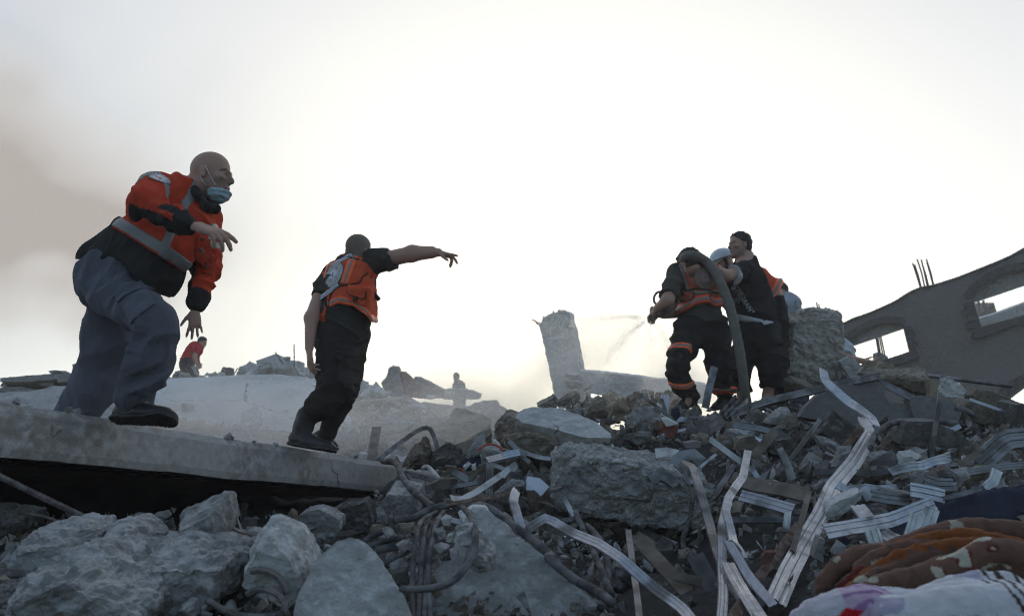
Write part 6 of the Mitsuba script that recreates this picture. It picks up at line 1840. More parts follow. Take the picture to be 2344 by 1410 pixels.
    # dark boulders and scrap beyond the end of the beam
    rock('dark pyramid shaped boulder beyond the beam end', z6(895, 225, 960, 110, 1020, 60, 1070, 5, 1112, 90, 1130, 240, 1000, 245), 8.1, .5, 'concrete_brown', amp=.04, freq=5)
    rock('dark boulder with a flat top right of the pyramid shaped one', z6(1105, 240, 1130, 130, 1260, 52, 1335, 110, 1385, 185, 1378, 240), 8.0, .5, 'concrete_dark', amp=.035, freq=5)
    rock('small dark clod on the beam end', z6(730, 195, 800, 155, 850, 150, 885, 215, 800, 205), 7.9, .2, 'concrete_brown')
    for i, (q, mt) in enumerate((((1515, 70, 1600, 60, 1680, 80, 1700, 170, 1520, 180), 'concrete'), ((1390, 175, 1420, 85, 1480, 0, 1540, -30, 1560, 60, 1500, 150), 'concrete'), ((1235, 230, 1290, 235, 1380, 250, 1380, 290, 1240, 285), 'timber'), ((1110, 380, 1200, 330, 1310, 330, 1280, 400, 1150, 420), 'timber'), ((1640, 420, 1760, 330, 1870, 350, 1860, 400, 1700, 420), 'concrete'), ((1870, 350, 1930, 340, 2030, 380, 1980, 470, 1900, 420), 'concrete_pale'), ((1210, 490, 1260, 480, 1340, 500, 1300, 520, 1220, 525), 'concrete_brown'), ((1400, 400, 1500, 380, 1560, 420, 1440, 450), 'concrete_brown'))):
        rock(['grey block behind the upright metal frame', 'grey stone left of the big slab block', 'small timber block with a pale end', 'broken plank at the beam end', 'flat grey stone behind the metal frame leg', 'pale tile with a crack left of the rough wall', 'earthy lump under the bent planks', 'brown lump left of the metal frame leg'][i], z6(*q), 6.6 + .1 * (i % 4), None, mt, flat_=i in (2, 3, 5))
    rock('crumpled dark blue cloth with white print under the metal frame', z6(1320, 245, 1380, 175, 1500, 130, 1520, 200, 1440, 260, 1380, 262), 6.7, .15, 'navy_cloth', name='cloth', cat='cloth', amp=.02, freq=10)
    for q in ((1370, 230, 1420, 190, 1440, 210, 1390, 265), (1440, 215, 1475, 200, 1480, 260, 1445, 262)):
        rock('white rag beside the crumpled dark blue cloth, ' + ('larger and left' if q[0] < 1400 else 'smaller and right'), z6(*q), 6.55, .03, 'white_sheet', name='white_rag', cat='cloth')
    cable('orange wire end poking out beside the blue cloth', z6(1340, 245, 1375, 260, 1380, 300), .006, 6.4, 'wire', 'red_wire', 'wire')
    cable('red and grey wire arching over the block behind the frame', z6(1490, 105, 1560, 60, 1640, 65, 1690, 110), .007, 6.5, 'wire', 'red_wire', 'wire')
    metal('upright metal frame leg with a mitred top bar', z6(1580, 520, 1583, 360, 1588, 200), .055, 6.2, 'zinc_dusty', crumple=.001)
    metal('metal top bar sloping up from the frame leg', z6(1565, 180, 1690, 150, 1820, 120), .05, (6.2, 6.5), 'zinc', crumple=.001, lip=.04)
    metal('long bent pale slat behind the frame leg', z6(1280, 475, 1360, 490, 1480, 430, 1600, 350, 1700, 280, 1790, 225), .045, (5.6, 6.2), 'white_sheet', ribs=False, lip=.006)
    metal('thin flat bar below the pale slat', z6(1220, 535, 1400, 500, 1600, 470, 1760, 440), .022, (5.2, 5.6), 'rust', ribs=False, lip=.005)
    metal('dark profile lying at the beam end', z6(905, 280, 1040, 310, 1170, 345), .04, (7.2, 7.0), 'zinc_dusty')
    for i, q in enumerate(((1290, 270, 1400, 320, 1420, 340), (1310, 330, 1290, 400, 1310, 460), (1620, 220, 1700, 250, 1790, 260), (1300, 390, 1420, 370, 1530, 350), (1730, 30, 1790, 100, 1900, 200), (1860, 120, 1960, 160, 2060, 170), (1420, 330, 1480, 270, 1560, 230))):
        metal(['short dark channel piece in front of the blue cloth', 'green grey tube piece left of the frame leg', 'grey slat behind the frame bar', 'dark slat crossing left of the frame leg', 'bent dark bar above the frame bar', 'white plastic profile right of the frame bar', 'curved grey strip left of the frame leg'][i], z6(*q), (.05, .035, .03, .03, .03, .03, .03)[i], 6.3, ('zinc_dusty', 'cable', 'white_sheet', 'zinc_dusty', 'zinc_dusty', 'white_sheet', 'timber')[i])


def right_slope():
    # the slab block and the rough wall
    rock('dark broken underside of the big slab block left of the crest', z7(-70, 330, -60, 250, -10, 180, 40, 170, 100, 190, 300, 250, 500, 290, 640, 325, 560, 350, 280, 365, 240, 405, 150, 405, 0, 350), 7.35, .9, 'concrete_brown', amp=.06, freq=4, length=.03)
    rock('pale flat topped slab lying on the dark broken block', z7(45, 200, 60, 170, 105, 150, 160, 135, 330, 145, 440, 180, 560, 240, 632, 298, 640, 326, 480, 322, 280, 268, 100, 232), 7.0, .12, 'concrete_pale', name='concrete_slab', cat='concrete slab', flat_=True, tilt=58, amp=.014, length=.025)
    W = thing('rough_wall_block', 'massive rough concrete block with bar stubs overhanging the dark hollow', 'concrete block')
    part(W, 'block', boulder(z7(268, 600, 272, 480, 290, 390, 330, 362, 500, 370, 700, 400, 900, 432, 1040, 470, 1120, 505, 1190, 545, 1205, 700, 1190, 800, 1120, 835, 1000, 805, 880, 792, 700, 745, 520, 712, 420, 692, 330, 682, 285, 655), 6.1, .75, seed=77, amp=.045, freq=5, length=.012, front=.93, drop=.02), 'concrete_rough', False)
    for p in (z7(355, 460, 412, 425), z7(498, 482, 552, 470), z7(712, 522, 765, 500), z7(268, 652, 352, 615), z7(700, 690, 870, 705)):
        part(W, 'bar_stub', rebar(px_path([(*p[0], 5.55), (*p[1], 5.72)]), .010), 'steel_bar')
    part(W, 'bar_stub', rebar(px_path([(*q, 5.5) for q in z7(893, 595, 880, 640, 866, 692)]), .013), 'steel_bar')
    part(W, 'bar_stub', rebar(px_path([(*q, 5.6) for q in z7(895, 740, 880, 802)]), .011), 'steel_bar')
    part(W, 'hanging_bar', rebar(spline([at(*q, 5.5) for q in z7(1138, 600, 1128, 720, 1112, 825, 1082, 900, 1072, 950, 1078, 1015)], .02), .013), 'steel_bar')
    # crest
    C = [('rounded grey rock on the crest left of the red brick', z7(722, 312, 735, 190, 780, 140, 832, 122, 905, 145, 950, 195, 935, 280, 890, 320, 800, 330), 7.9, 'concrete'), ('rock in the shade below the rounded crest rock', z7(690, 330, 760, 290, 880, 285, 895, 340, 780, 370), 7.5, 'concrete_dark'),
         ('flat shard on the rubble below the red brick', z7(1080, 355, 1150, 345, 1190, 352, 1180, 385, 1090, 385), 7.0, 'board'), ('brown rock right of the red brick', z7(1130, 330, 1170, 290, 1230, 300, 1250, 350, 1180, 370), 7.3, 'concrete_brown'), ('brown grey rock under the corrugated sheet', z7(1250, 370, 1290, 300, 1360, 300, 1390, 350, 1340, 390), 7.2, 'concrete_brown'),
         ('dark cube like rock at the right of the crest rocks', z7(1400, 360, 1440, 320, 1500, 308, 1530, 380, 1450, 430, 1410, 410), 7.0, 'concrete_brown'), ('flat pale brown stone on edge above the hollow', z7(1235, 410, 1260, 380, 1330, 375, 1365, 395, 1300, 430), 6.6, 'timber'), ('grey stone under the boots of the hose man', z7(1060, 195, 1110, 150, 1170, 125, 1190, 170, 1180, 250, 1080, 240), 8.4, 'concrete_brown'),
         ('bluish rock below the bare feet', z8(150, 340, 180, 290, 230, 270, 260, 310, 250, 350), 7.6, 'concrete_dark'), ('mossy grey rock right of the bare feet', z8(250, 350, 300, 300, 350, 265, 390, 270, 420, 330, 330, 370), 7.5, 'concrete'), ('brown rock with rough top beside the mossy grey rock', z8(330, 380, 390, 300, 440, 310, 450, 370, 400, 400), 7.4, 'concrete_brown'),
         ('round dark rock in the middle of the right slope', z8(420, 430, 450, 395, 500, 400, 525, 440, 500, 490, 440, 480), 6.8, 'concrete_dark'), ('long rough rock right of the round dark one', z8(520, 410, 600, 430, 690, 480, 640, 520, 560, 480), 6.7, 'concrete'), ('dark plate lying below the round dark rock', z8(330, 450, 420, 440, 520, 530, 470, 570, 350, 540), 6.4, 'concrete_dark'), ('dark stone left of the splintered board', z8(100, 500, 120, 440, 200, 420, 240, 460, 200, 520), 6.5, 'concrete_brown'),
         ('dusty stone at the left end of the right slope', z8(0, 480, 40, 440, 90, 450, 100, 490, 40, 520), 6.6, 'concrete_dark'), ('grey block with two dark holes in mid slope', z8(630, 590, 660, 480, 740, 475, 720, 560, 680, 600), 5.9, 'concrete'), ('large crumpled grey lump in mid slope', z8(790, 590, 810, 520, 900, 500, 990, 520, 1000, 560, 930, 600, 860, 620), 5.9, 'concrete'),
         ('white streaked lump beside the crumpled grey one', z8(960, 570, 1000, 510, 1060, 500, 1120, 530, 1060, 560, 1000, 600), 5.8, 'concrete_pale'), ('pale pointed shard leaning in mid slope', z8(590, 870, 630, 800, 740, 750, 800, 725, 790, 770, 700, 850, 640, 890), 5.0, 'concrete_pale'), ('dark shard low in the slope by the rust bar', z8(250, 1090, 270, 1060, 330, 1060, 300, 1120, 255, 1130), 4.3, 'brick'),
         ('hanging dark board scrap under the strips', z8(530, 1090, 560, 980, 590, 990, 585, 1115), 4.2, 'board'), ('grey stone at the right edge under the long rail', z8(1280, 610, 1360, 590, 1390, 650, 1320, 680), 5.2, 'concrete'), ('small grey stone on the long board', z8(285, 690, 330, 670, 365, 690, 350, 715), 5.5, 'concrete_pale'), ('grey rubble stone at the right edge of the slope', z8(1590, 410, 1630, 380, 1700, 395, 1700, 450, 1620, 430), 6.8, 'concrete')]
    for l, p, Y, mt in C: rock(l, p, Y, None, mt, flat_='plate' in l or 'shard' in l or 'board' in l)
    B = thing('red_brick', 'broken red brick with white mortar drips on the crest', 'brick')
    part(B, 'brick_body', boulder(z7(925, 245, 958, 195, 1045, 238, 1032, 300, 968, 318, 935, 290), 7.7, .18, seed=5, amp=.008, freq=8, length=.013, front=.9), 'brick', True)
    part(B, 'mortar', boulder(z7(940, 205, 962, 192, 1045, 232, 1020, 240, 975, 225, 968, 250, 958, 222), 7.58, .05, seed=6, amp=.004, freq=8, length=.013, front=.9), 'white_sheet', True)
    # big dark slabs to the right
    D = thing('dark_wall_slab', 'wide dark plastered wall slab lying on edge on the right slope, left part of two', 'wall panel')
    part(D, 'panel', slab(z8(455, 318, 490, 262, 562, 190, 700, 150, 860, 120, 925, 150, 920, 200, 945, 240, 1050, 252, 1062, 285, 1082, 335, 1078, 350, 860, 376, 760, 378), 7.55, .14, amp=.008, freq=3, seed=91, length=.03, tilt=12), 'stucco')
    solo('dark_wall_slab', 'dark plastered wall slab with a broken top, right of the crack', 'wall panel', slab(z8(1056, 214, 1100, 206, 1180, 205, 1240, 222, 1290, 236, 1345, 282, 1322, 352, 1092, 346, 1068, 282), 7.5, .14, amp=.008, freq=3, seed=92, length=.03, tilt=12), 'stucco')
    rock('long brown concrete lump on top of the dark wall slabs', z4(235, 1055, 300, 1015, 420, 1040, 560, 1022, 735, 1022, 762, 1095, 768, 1210, 680, 1228, 610, 1120, 480, 1135, 390, 1095), 8.9, .5, 'concrete_brown', amp=.03)
    rock('smooth grey plate tipped up behind the long brown lump', z4(72, 965, 150, 928, 190, 945, 258, 1010, 195, 1098, 150, 1085), 9.4, .08, 'concrete_smooth', flat_=True)
    rock('first tan tile under the reaching arm', z4(255, 1005, 280, 958, 362, 972, 340, 1025), 9.7, .08, 'tan_wall', name='tile_piece', cat='tile', flat_=True)
    rock('second longer tan tile right of the first one', z4(350, 1025, 400, 962, 470, 985, 560, 1025), 9.8, .08, 'tan_wall', name='tile_piece', cat='tile', flat_=True)
    rock('thin upright grey splinter left of the tipped plate', z4(45, 1040, 65, 1010, 85, 1110, 70, 1115), 9.2, .04, 'zinc_dusty', name='splinter', cat='scrap', flat_=True)
    S = solo('white_sheet', 'torn white sheet hanging over the right end of the dark slab', 'sheet', slab(z4(842, 1225, 848, 1150, 856, 1075, 925, 1092, 1030, 1170, 1088, 1222, 1060, 1265, 1030, 1306, 985, 1280, 955, 1248, 900, 1235), 7.9, .012, amp=.03, freq=7, seed=93, length=.013), 'white_sheet', True)
    rock('tan wall scrap behind the torn white sheet', z4(762, 1100, 830, 1110, 850, 1130, 845, 1228, 775, 1228), 8.6, .1, 'tan_wall', flat_=True)
    rock('upper brown hollow block at the right edge', z4(1078, 1232, 1130, 1168, 1240, 1195, 1345, 1232, 1470, 1290, 1440, 1385, 1300, 1330), 7.8, .25, 'concrete_brown', name='building_block', cat='block', flat_=True, amp=.008, freq=6)
    rock('lower brown hollow block under the pale joint strip', z4(1020, 1325, 1075, 1258, 1200, 1300, 1420, 1395, 1380, 1450, 1300, 1490, 1030, 1400), 7.6, .25, 'concrete_brown', name='building_block', cat='block', flat_=True, amp=.008, freq=6)
    metal('pale joint strip between the two brown blocks', z4(1075, 1255, 1240, 1315, 1415, 1378), .03, 7.45, 'zinc', lip=.006, crumple=.002)
    rock('dark porous block below the dark wall slabs', z8(1008, 465, 1020, 400, 1050, 345, 1200, 348, 1270, 380, 1352, 420, 1362, 500, 1300, 492, 1150, 480), 6.0, .2, 'concrete_dark', name='building_block', cat='block', flat_=True, amp=.01, freq=6)
    rock('black charred block at the right edge', z4(1440, 1300, 1480, 1285, 1560, 1330, 1560, 1480, 1420, 1480), 7.3, .3, 'concrete_dark', flat_=True)
    cable('thin straight grey pipe in front of the leaning wall', z4(748, 1072, 1080, 1115, 1395, 1155), .020, 9.2, 'pipe', 'zinc_dusty', 'pipe')
    cable('curved grey tube at the right of the torn sheet', z4(965, 1325, 1040, 1340, 1100, 1380, 1130, 1430), .02, 7.2, 'pipe', 'cable', 'pipe')
    cable('long dark trim bent like a bow over the porous block', z8(1310, 355, 1100, 345, 980, 352, 900, 385, 856, 435, 842, 490), .018, (6.4, 6.0, 5.7), 'bent_trim', 'cable', 'trim')
    rock('earthy block left of the porous block', z8(880, 490, 940, 420, 1010, 430, 1012, 470, 960, 495), 6.2, None, 'concrete_brown')
    # the man's big block
    K = thing('large_block', 'tall rough block of broken concrete with bars and wires, beside the hose men', 'concrete block')
    part(K, 'block', boulder(z3(1070, 800, 1085, 705, 1160, 650, 1215, 630, 1300, 648, 1390, 632, 1476, 650, 1487, 720, 1472, 850, 1458, 960, 1452, 1080, 1400, 1125, 1330, 1165, 1240, 1155, 1110, 1115, 1055, 1050, 1040, 900), 9.75, .6, seed=97, amp=.045, freq=5, length=.022, front=.9, drop=.03), 'agg_block', False)
    for i, q in enumerate(((1385, 632, 1345, 680, 1318, 760, 1310, 840, 1312, 920, 1298, 1060), (1160, 660, 1140, 740, 1138, 820), (1235, 690, 1230, 900, 1225, 1060), (1130, 690, 1125, 760, 1150, 800), (1160, 1010, 1200, 980, 1280, 900, 1350, 850, 1400, 870), (1090, 1110, 1160, 1080, 1240, 1040, 1310, 1005), (1150, 720, 1215, 770), (1160, 830, 1220, 930))):
        part(K, 'bar' if i < 4 else 'wire', tube(spline([at(*p, 9.62) for p in z3(*q)], .03), (.018, .012, .014, .012, .008, .008, .010, .008)[i], 6), 'steel_bar', True)
    for q in ((1480, 715, 1500, 720, 1495, 740, 1478, 748), (1475, 800, 1490, 820, 1482, 850, 1462, 862), (1170, 580, 1165, 620, 1195, 632), (1315, 590, 1322, 640), (1330, 600, 1335, 640)):
        part(K, 'wire', tube(spline([at(*p, 9.8) for p in z3(*q)], .03), .007, 5), 'steel_bar', True)
    rock('dim rubble below the large block', z3(1060, 1120, 1120, 1100, 1260, 1150, 1300, 1190, 1200, 1240, 1090, 1230), 9.3, .4, 'concrete_brown')
    rock('earthy rubble left of the large block behind the bare feet', z3(720, 1120, 760, 1060, 830, 1080, 850, 1200, 740, 1230), 9.4, .3, 'concrete_brown')


def strips():
    M = metal
    M('long bright ribbed strip bent double at its upper end, across the dark hollow', z7(62, 640, 42, 700, 66, 800, 98, 912, 135, 872, 242, 805, 400, 900, 560, 965, 700, 1060, 900, 1240, 1050, 1345, 1130, 1430), .050, (4.75, 4.6, 4.5, 4.4, 4.1, 3.9, 3.7), twist=(60, 20, -30, 20, 0, 10, 0, -8, 0))
    M('dusty strip hanging from the rough block down to the bottom', z7(1050, 470, 1125, 490, 1165, 590, 1230, 830, 1275, 1000, 1345, 1180, 1440, 1300, 1560, 1440), .052, (5.4, 5.1, 4.7, 4.2, 3.8), twist=(0, 30, 0, 0, 20, 40), mt='zinc_dusty')
    M('upright pale strip falling straight down to the bottom edge', z7(1468, 400, 1440, 560, 1350, 690, 1312, 850, 1308, 1100, 1318, 1250, 1308, 1440), .048, (5.3, 4.8, 4.4, 3.9), twist=(-30, 20, 0, 0, 0))
    M('shiny ribbed strip slanting to the right of the upright pale one', z7(1335, 760, 1372, 905, 1382, 960, 1450, 1060) + z8(60, 990, 180, 1190, 312, 1348), .045, (4.6, 4.3, 3.9), twist=(30, -10, 0, 0))
    M('pale strip leaning outwards at the bottom between the two upright ones', z7(1345, 1080, 1400, 1190, 1460, 1290, 1560, 1440), .07, (4.4, 3.8))
    M('white crumpled strip standing up over the right slope', z8(588, 60, 598, 120, 640, 165, 720, 235, 790, 280, 850, 320, 880, 372), .075, (7.0, 6.8, 6.4), mt='zinc_white', twist=(40, 0, -20, 10, 30))
    M('wide dark grooved channel running from mid slope down to the bottom', z8(845, 415, 760, 560, 640, 700, 575, 850, 480, 1010, 405, 1150, 330, 1320), .105, (6.0, 5.0, 4.0), twist=(20, 0, -15, 0), lip=.02)
    M('short ribbed channel end at the top of the wide channel', z8(800, 322, 820, 365, 852, 412), .08, (6.3, 6.1))
    M('long thin rail along the top of the dark wall slab', z8(-20, 338, 150, 272, 320, 220, 500, 180, 700, 130, 885, 96), .07, (8.3, 7.9, 7.4), mt='zinc_dusty', lip=.03)
    M('dark channel lying behind the right end of the thin rail', z8(888, 125, 980, 170, 1065, 212), .07, (7.6, 7.5), mt='zinc_dusty')
    M('long flat rail at the right edge of the slope', z8(1720, 578, 1500, 600, 1310, 632, 1160, 622), .045, (5.2, 5.4), mt='zinc_dusty', twist=(0, 10, -10))
    M('silver crumpled foil like strip in mid slope', z8(1285, 540, 1200, 565, 1100, 600, 1030, 600, 950, 622), .06, 5.3, twist=(50, -20, 30, -40), crumple=.006)
    M('wide dark open channel at the right edge', z8(1700, 430, 1590, 440, 1500, 520, 1430, 575), .14, (5.7, 5.6), mt='zinc_dusty', lip=.05)
    M('thin board beside the wide dark channel', z8(1330, 590, 1390, 540, 1440, 515), .05, 5.5, mt='timber', ribs=False)
    M('bright strip kinked in the middle, lowest of the cross of strips', z8(598, 945, 720, 922, 832, 905, 960, 880, 1080, 832, 1192, 790), .080, (4.3, 4.5, 4.6), twist=(0, 20, -25, 10, 0))
    M('broad strip crossing under the kinked bright one', z8(770, 800, 850, 900, 940, 970, 1040, 1010), .085, (4.7, 4.3))
    M('dark strip above the cross of strips, left piece', z8(850, 745, 940, 765, 1060, 775), .07, 4.85, mt='zinc_dusty')
    M('pale grooved strip above the cross of strips, right piece', z8(1060, 715, 1150, 730, 1250, 755), .085, 4.8)
    M('short dark grooved piece above the pale grooved strip', z8(1140, 665, 1220, 690, 1300, 690), .08, 5.0, mt='zinc_dusty')
    M('left hanging strip of the pair behind the brown blanket', z8(1095, 850, 1075, 920, 1050, 990), .06, 4.4)
    M('right hanging strip of the pair behind the brown blanket', z8(1185, 820, 1160, 900, 1120, 985), .075, 4.4)
    M('strip stub pointing down into the brown blanket', z8(850, 935, 870, 1000, 890, 1050), .075, 4.15)
    M('flat strip lying left of the wide channel', z8(130, 745, 280, 785, 418, 825), .075, (5.2, 5.0))
    M('short upright silver piece under the flat strip', z8(392, 840, 385, 895, 380, 948), .04, 4.8)
    M('rusty bar slanting down behind the shiny ribbed strip', z8(455, 905, 350, 1050, 200, 1240, 90, 1430), .05, (4.9, 4.4, 3.8), mt='rust', ribs=False, lip=.03)
    M('rusty bar end above the wide channel', z8(795, 372, 750, 430, 700, 485), .05, 6.0, mt='rust', ribs=False, lip=.03)
    M('brown timber leg beside the wide channel', z8(510, 720, 470, 870, 420, 1050), .03, (5.0, 4.5), mt='timber', ribs=False)
    M('long splintered board lying across the left of the slope', z8(80, 650, 220, 690, 350, 710, 500, 745), .10, (5.7, 5.3), mt='timber', ribs=False, lip=.02)
    M('grey splintered board standing in the left of the slope', z8(345, 490, 380, 560, 415, 660), .06, 5.9, mt='zinc_dusty', ribs=False, twist=(40, 0, -30))
    M('bundle like splinter of wood left of the round dark rock', z8(200, 540, 260, 470, 325, 395), .07, 6.3, mt='timber', ribs=False)
    M('long dark profile below the bare feet', z8(90, 362, 250, 385, 400, 430), .05, 7.0, mt='zinc_dusty')
    M('white thin blade on the left of the slope', z8(125, 395, 200, 430, 255, 455), .03, 6.8, mt='zinc_white', ribs=False)
    M('wavy grey strip in mid slope under the crumpled lump', z8(560, 620, 700, 615, 850, 630, 950, 610), .04, 5.6, mt='zinc_dusty', twist=(0, 40, -40, 0))
    M('curved pale strip above the pale pointed shard', z8(665, 690, 720, 720, 800, 700, 900, 720, 990, 705), .05, 5.2, twist=(0, 30, -30, 20))
    M('small folded strip right of the pale pointed shard', z8(800, 705, 815, 745, 840, 775), .05, 5.0, twist=(20, -30))
    M('bent thin bar in mid slope', z8(1080, 800, 1120, 700, 1200, 610, 1250, 590), .025, (4.9, 5.2), mt='rust', ribs=False)
    M('curled strip at the right edge under the long rail', z8(1540, 610, 1530, 650, 1500, 700, 1470, 710), .06, 4.9)
    M('thin profile at the right edge above the dark cloth', z8(1240, 765, 1330, 745, 1450, 710), .025, 4.7, mt='zinc_dusty')
    M('dark bent plate on the rough block', z7(880, 585, 930, 545, 1000, 575, 1030, 600), .075, 5.5, mt='zinc_dusty', ribs=False, lip=.03)
    M('torn tin flap at the right corner of the rough block', z7(1010, 480, 1060, 440, 1130, 420, 1190, 475), .085, 5.5, mt='zinc_dusty', ribs=False)
    M('crumpled tin at the head of the hanging dusty strip', z7(1035, 480, 1080, 520, 1130, 600), .06, 5.2, twist=(30, -40, 20), crumple=.006)
    M('white flaky plaster scrap on the rough block', z7(905, 412, 960, 405, 1045, 425), .07, 5.9, mt='white_sheet', ribs=False, crumple=.01)
    M('thin dark plank lying in the hollow', z7(810, 950, 940, 1090, 1100, 1260), .085, (4.9, 4.5), mt='timber', ribs=False)
    M('short plank crossing the thin dark one in the hollow', z7(1020, 1160, 1100, 1180, 1190, 1200), .05, 4.5, mt='timber', ribs=False)
    M('grey plank at the back of the hollow', z7(1150, 1040, 1210, 1160, 1290, 1290), .10, 4.8, mt='board', ribs=False)
    M('narrow strip hanging in the middle of the hollow', z7(740, 880, 765, 1080, 790, 1250, 810, 1430), .035, (5.0, 4.2), mt='zinc_dusty')
    M('small bright tongue of tin under the rough block', z7(345, 685, 370, 730, 405, 800), .03, 5.0, twist=(0, 30))
    M('thin blade of tin left of the rough block', z7(15, 345, 70, 400, 120, 430), .04, 6.2, mt='zinc_dusty', twist=(30, -30))
    M('pale strip left of the rough block, upper of two', z7(-20, 430, 40, 420, 80, 410), .05, 6.0)
    M('pale strip left of the rough block, lower of two', z7(-30, 560, 20, 500, 60, 480), .04, 5.8)
    M('white edge strip behind the rough block', z7(100, 410, 180, 440, 270, 450), .03, 6.3, mt='zinc_white')
    M('white tin sheet piece left of the rough block', z7(120, 600, 180, 600, 235, 650), .10, 5.7, mt='zinc_white', ribs=False, twist=(0, 30))
    cable('dark bent tube hanging at the left of the hollow', z7(490, 860, 560, 940, 610, 1050, 615, 1180, 590, 1300, 572, 1360), .016, (4.8, 4.0), 'pipe', 'cable', 'pipe')
    cable('second dark tube crossing the hollow', z7(420, 780, 500, 960, 570, 1110, 640, 1280), .014, (4.9, 4.1), 'pipe', 'cable', 'pipe')
    M('upright grey channel between the boots of the hose man', z3(600, 1040, 565, 1180, 535, 1330), .075, (8.5, 8.3), mt='zinc_dusty', lip=.03, ribs=False)
    M('open channel end standing on the crest beside the boots', z7(965, 60, 968, 110, 962, 190), .075, (8.2, 8.1), mt='zinc', lip=.05, ribs=False, crumple=.001)
    # corrugated sheet
    a, b, c, d = [at(*q, Y) for q, Y in zip(z3(618, 1385, 735, 1245, 850, 1275, 730, 1400), (8.0, 8.5, 8.5, 8.0))]
    n, m = 36, 10
    u, v = np.meshgrid(np.linspace(0, 1, n), np.linspace(0, 1, m), indexing='ij')
    P = (a * (1 - v[..., None]) + b * v[..., None]) * (1 - u[..., None]) + (d * (1 - v[..., None]) + c * v[..., None]) * u[..., None]
    nr = unit(np.cross(d - a, b - a)); nr = nr if nr[2] > 0 else -nr
    P = P + (np.clip(2.2 * np.sin(u * 18), -1, 1) * .014)[..., None] * nr
    i, j = np.meshgrid(np.arange(n - 1), np.arange(m - 1), indexing='ij')
    f = tris(np.stack([i * m + j, (i + 1) * m + j, (i + 1) * m + j + 1, i * m + j + 1], -1).reshape(-1, 4))
    solo('corrugated_sheet', 'small corrugated metal sheet lying in front of the boots', 'metal sheet', join([(P.reshape(-1, 3), f), (P.reshape(-1, 3) - nr * .003, f[:, ::-1])]), 'zinc_dusty')
    rock('dark blue cloth spread in the shade behind the blankets', z8(620, 1010, 780, 955, 1000, 985, 1200, 840, 1400, 735, 1750, 690, 1750, 960, 1400, 960, 1100, 1030, 900, 1100, 700, 1090), 4.85, .4, 'navy_cloth', name='cloth', cat='cloth', amp=.03, freq=4)
    rock('pale blue paper label on the crest', z7(880, 145, 925, 112, 945, 128, 905, 160), 8.1, .03, 'white_sheet', name='paper_scrap', cat='scrap', flat_=True)
    rock('purple grey rag on the crest beside the open channel', z7(1005, 150, 1045, 135, 1060, 190, 1030, 220, 1000, 200), 8.0, .1, 'navy_cloth', name='rag', cat='cloth')


mat('navy_cloth', proc(lambda p, n, uv: mix((.014, .018, .032), (.03, .036, .06), fbm(p.x * 9, p.y * 9, p.z * 9))), 0.95, cloth_bump, 0.01)
mat('red_wire', (.45, .09, .05), .6)
mat('zinc_white', proc(lambda p, n, uv: mix((.60, .64, .70), (.34, .36, .39), smoothstep(0.4, 0.7, fbm(p.x * 12, p.y * 12, p.z * 12)))), 0.5, zinc_bump, 0.0016, metallic=0.5)
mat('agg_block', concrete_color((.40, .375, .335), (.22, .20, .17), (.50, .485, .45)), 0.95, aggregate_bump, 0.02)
left_foreground()
middle_foreground()
right_slope()
strips()


# ---------------------------------------------------------------- the small pieces that fill the slope
MARKS = {'the red brick': z7(985, 260)[0], 'the white torn sheet': z4(960, 1180)[0], 'the pale flat topped slab': z7(340, 240)[0], 'the rough wall block': z7(730, 600)[0], 'the white crumpled strip': z8(720, 230)[0], 'the porous block': z8(1180, 430)[0], 'the dark blue cloth': z8(1300, 850)[0],
         'the four hanging cables': z6(1060, 950)[0], 'the mortar lump': z6(1480, 880)[0], 'the corrugated sheet': z3(740, 1320)[0], 'the peaked rock': z5(1480, 560)[0], 'the upright pale rock': z5(1980, 800)[0], 'the metal frame leg': z6(1583, 360)[0], 'the wide grooved channel': z8(600, 800)[0], 'the kinked bright strip': z8(880, 900)[0],
         'the splintered board': z8(300, 700)[0], 'the bare feet': (1755, 915), 'the hanging bar': z7(1110, 850)[0], 'the crumpled grey lump': z8(880, 560)[0], 'the blue cloth with white print': z6(1420, 210)[0], 'the end of the beam': (960, 1110), 'the long ribbed strip': z7(600, 990)[0], 'the upright pale strip': z7(1310, 1000)[0], 'the brown blocks': z4(1250, 1300)[0],
         'the rusty slanting bar': z8(280, 1140)[0], 'the rebar hooks': z5(1900, 1080)[0], 'the bow of dark trim': z8(900, 400)[0], 'the hose end': (1710, 930), 'the round dark rock': z8(470, 440)[0], 'the dark channel at the edge': z8(1580, 480)[0]}
SIDES = ('right of', 'above', 'left of', 'below')
seen_by = {}


def single_out(key, px, py, lb, bands=((45, 'just '), (90, ''), (170, 'farther '))):
    """Where nothing alike lies on that side of a landmark, the piece is named by it; else it keeps the label of its group."""
    m, d = min(((k, math.hypot(px - q[0], py - q[1])) for k, q in MARKS.items()), key=lambda x: x[1])
    a = math.degrees(math.atan2(MARKS[m][1] - py, px - MARKS[m][0])) % 360
    b = next((w for r, w in bands if d < r), None)
    if b is None: return
    seen_by.setdefault((lb, m, b, SIDES[int(((a + 45) % 360) // 90)]), []).append(key)


def name_singles():
    for (lb, m, b, side), keys in seen_by.items():
        if len(keys) == 1:
            short = lb.split(' in the rubble')[0]
            labels[keys[0]]['label'] = f'{short} {b}{side} {m}'
            del labels[keys[0]]['group']


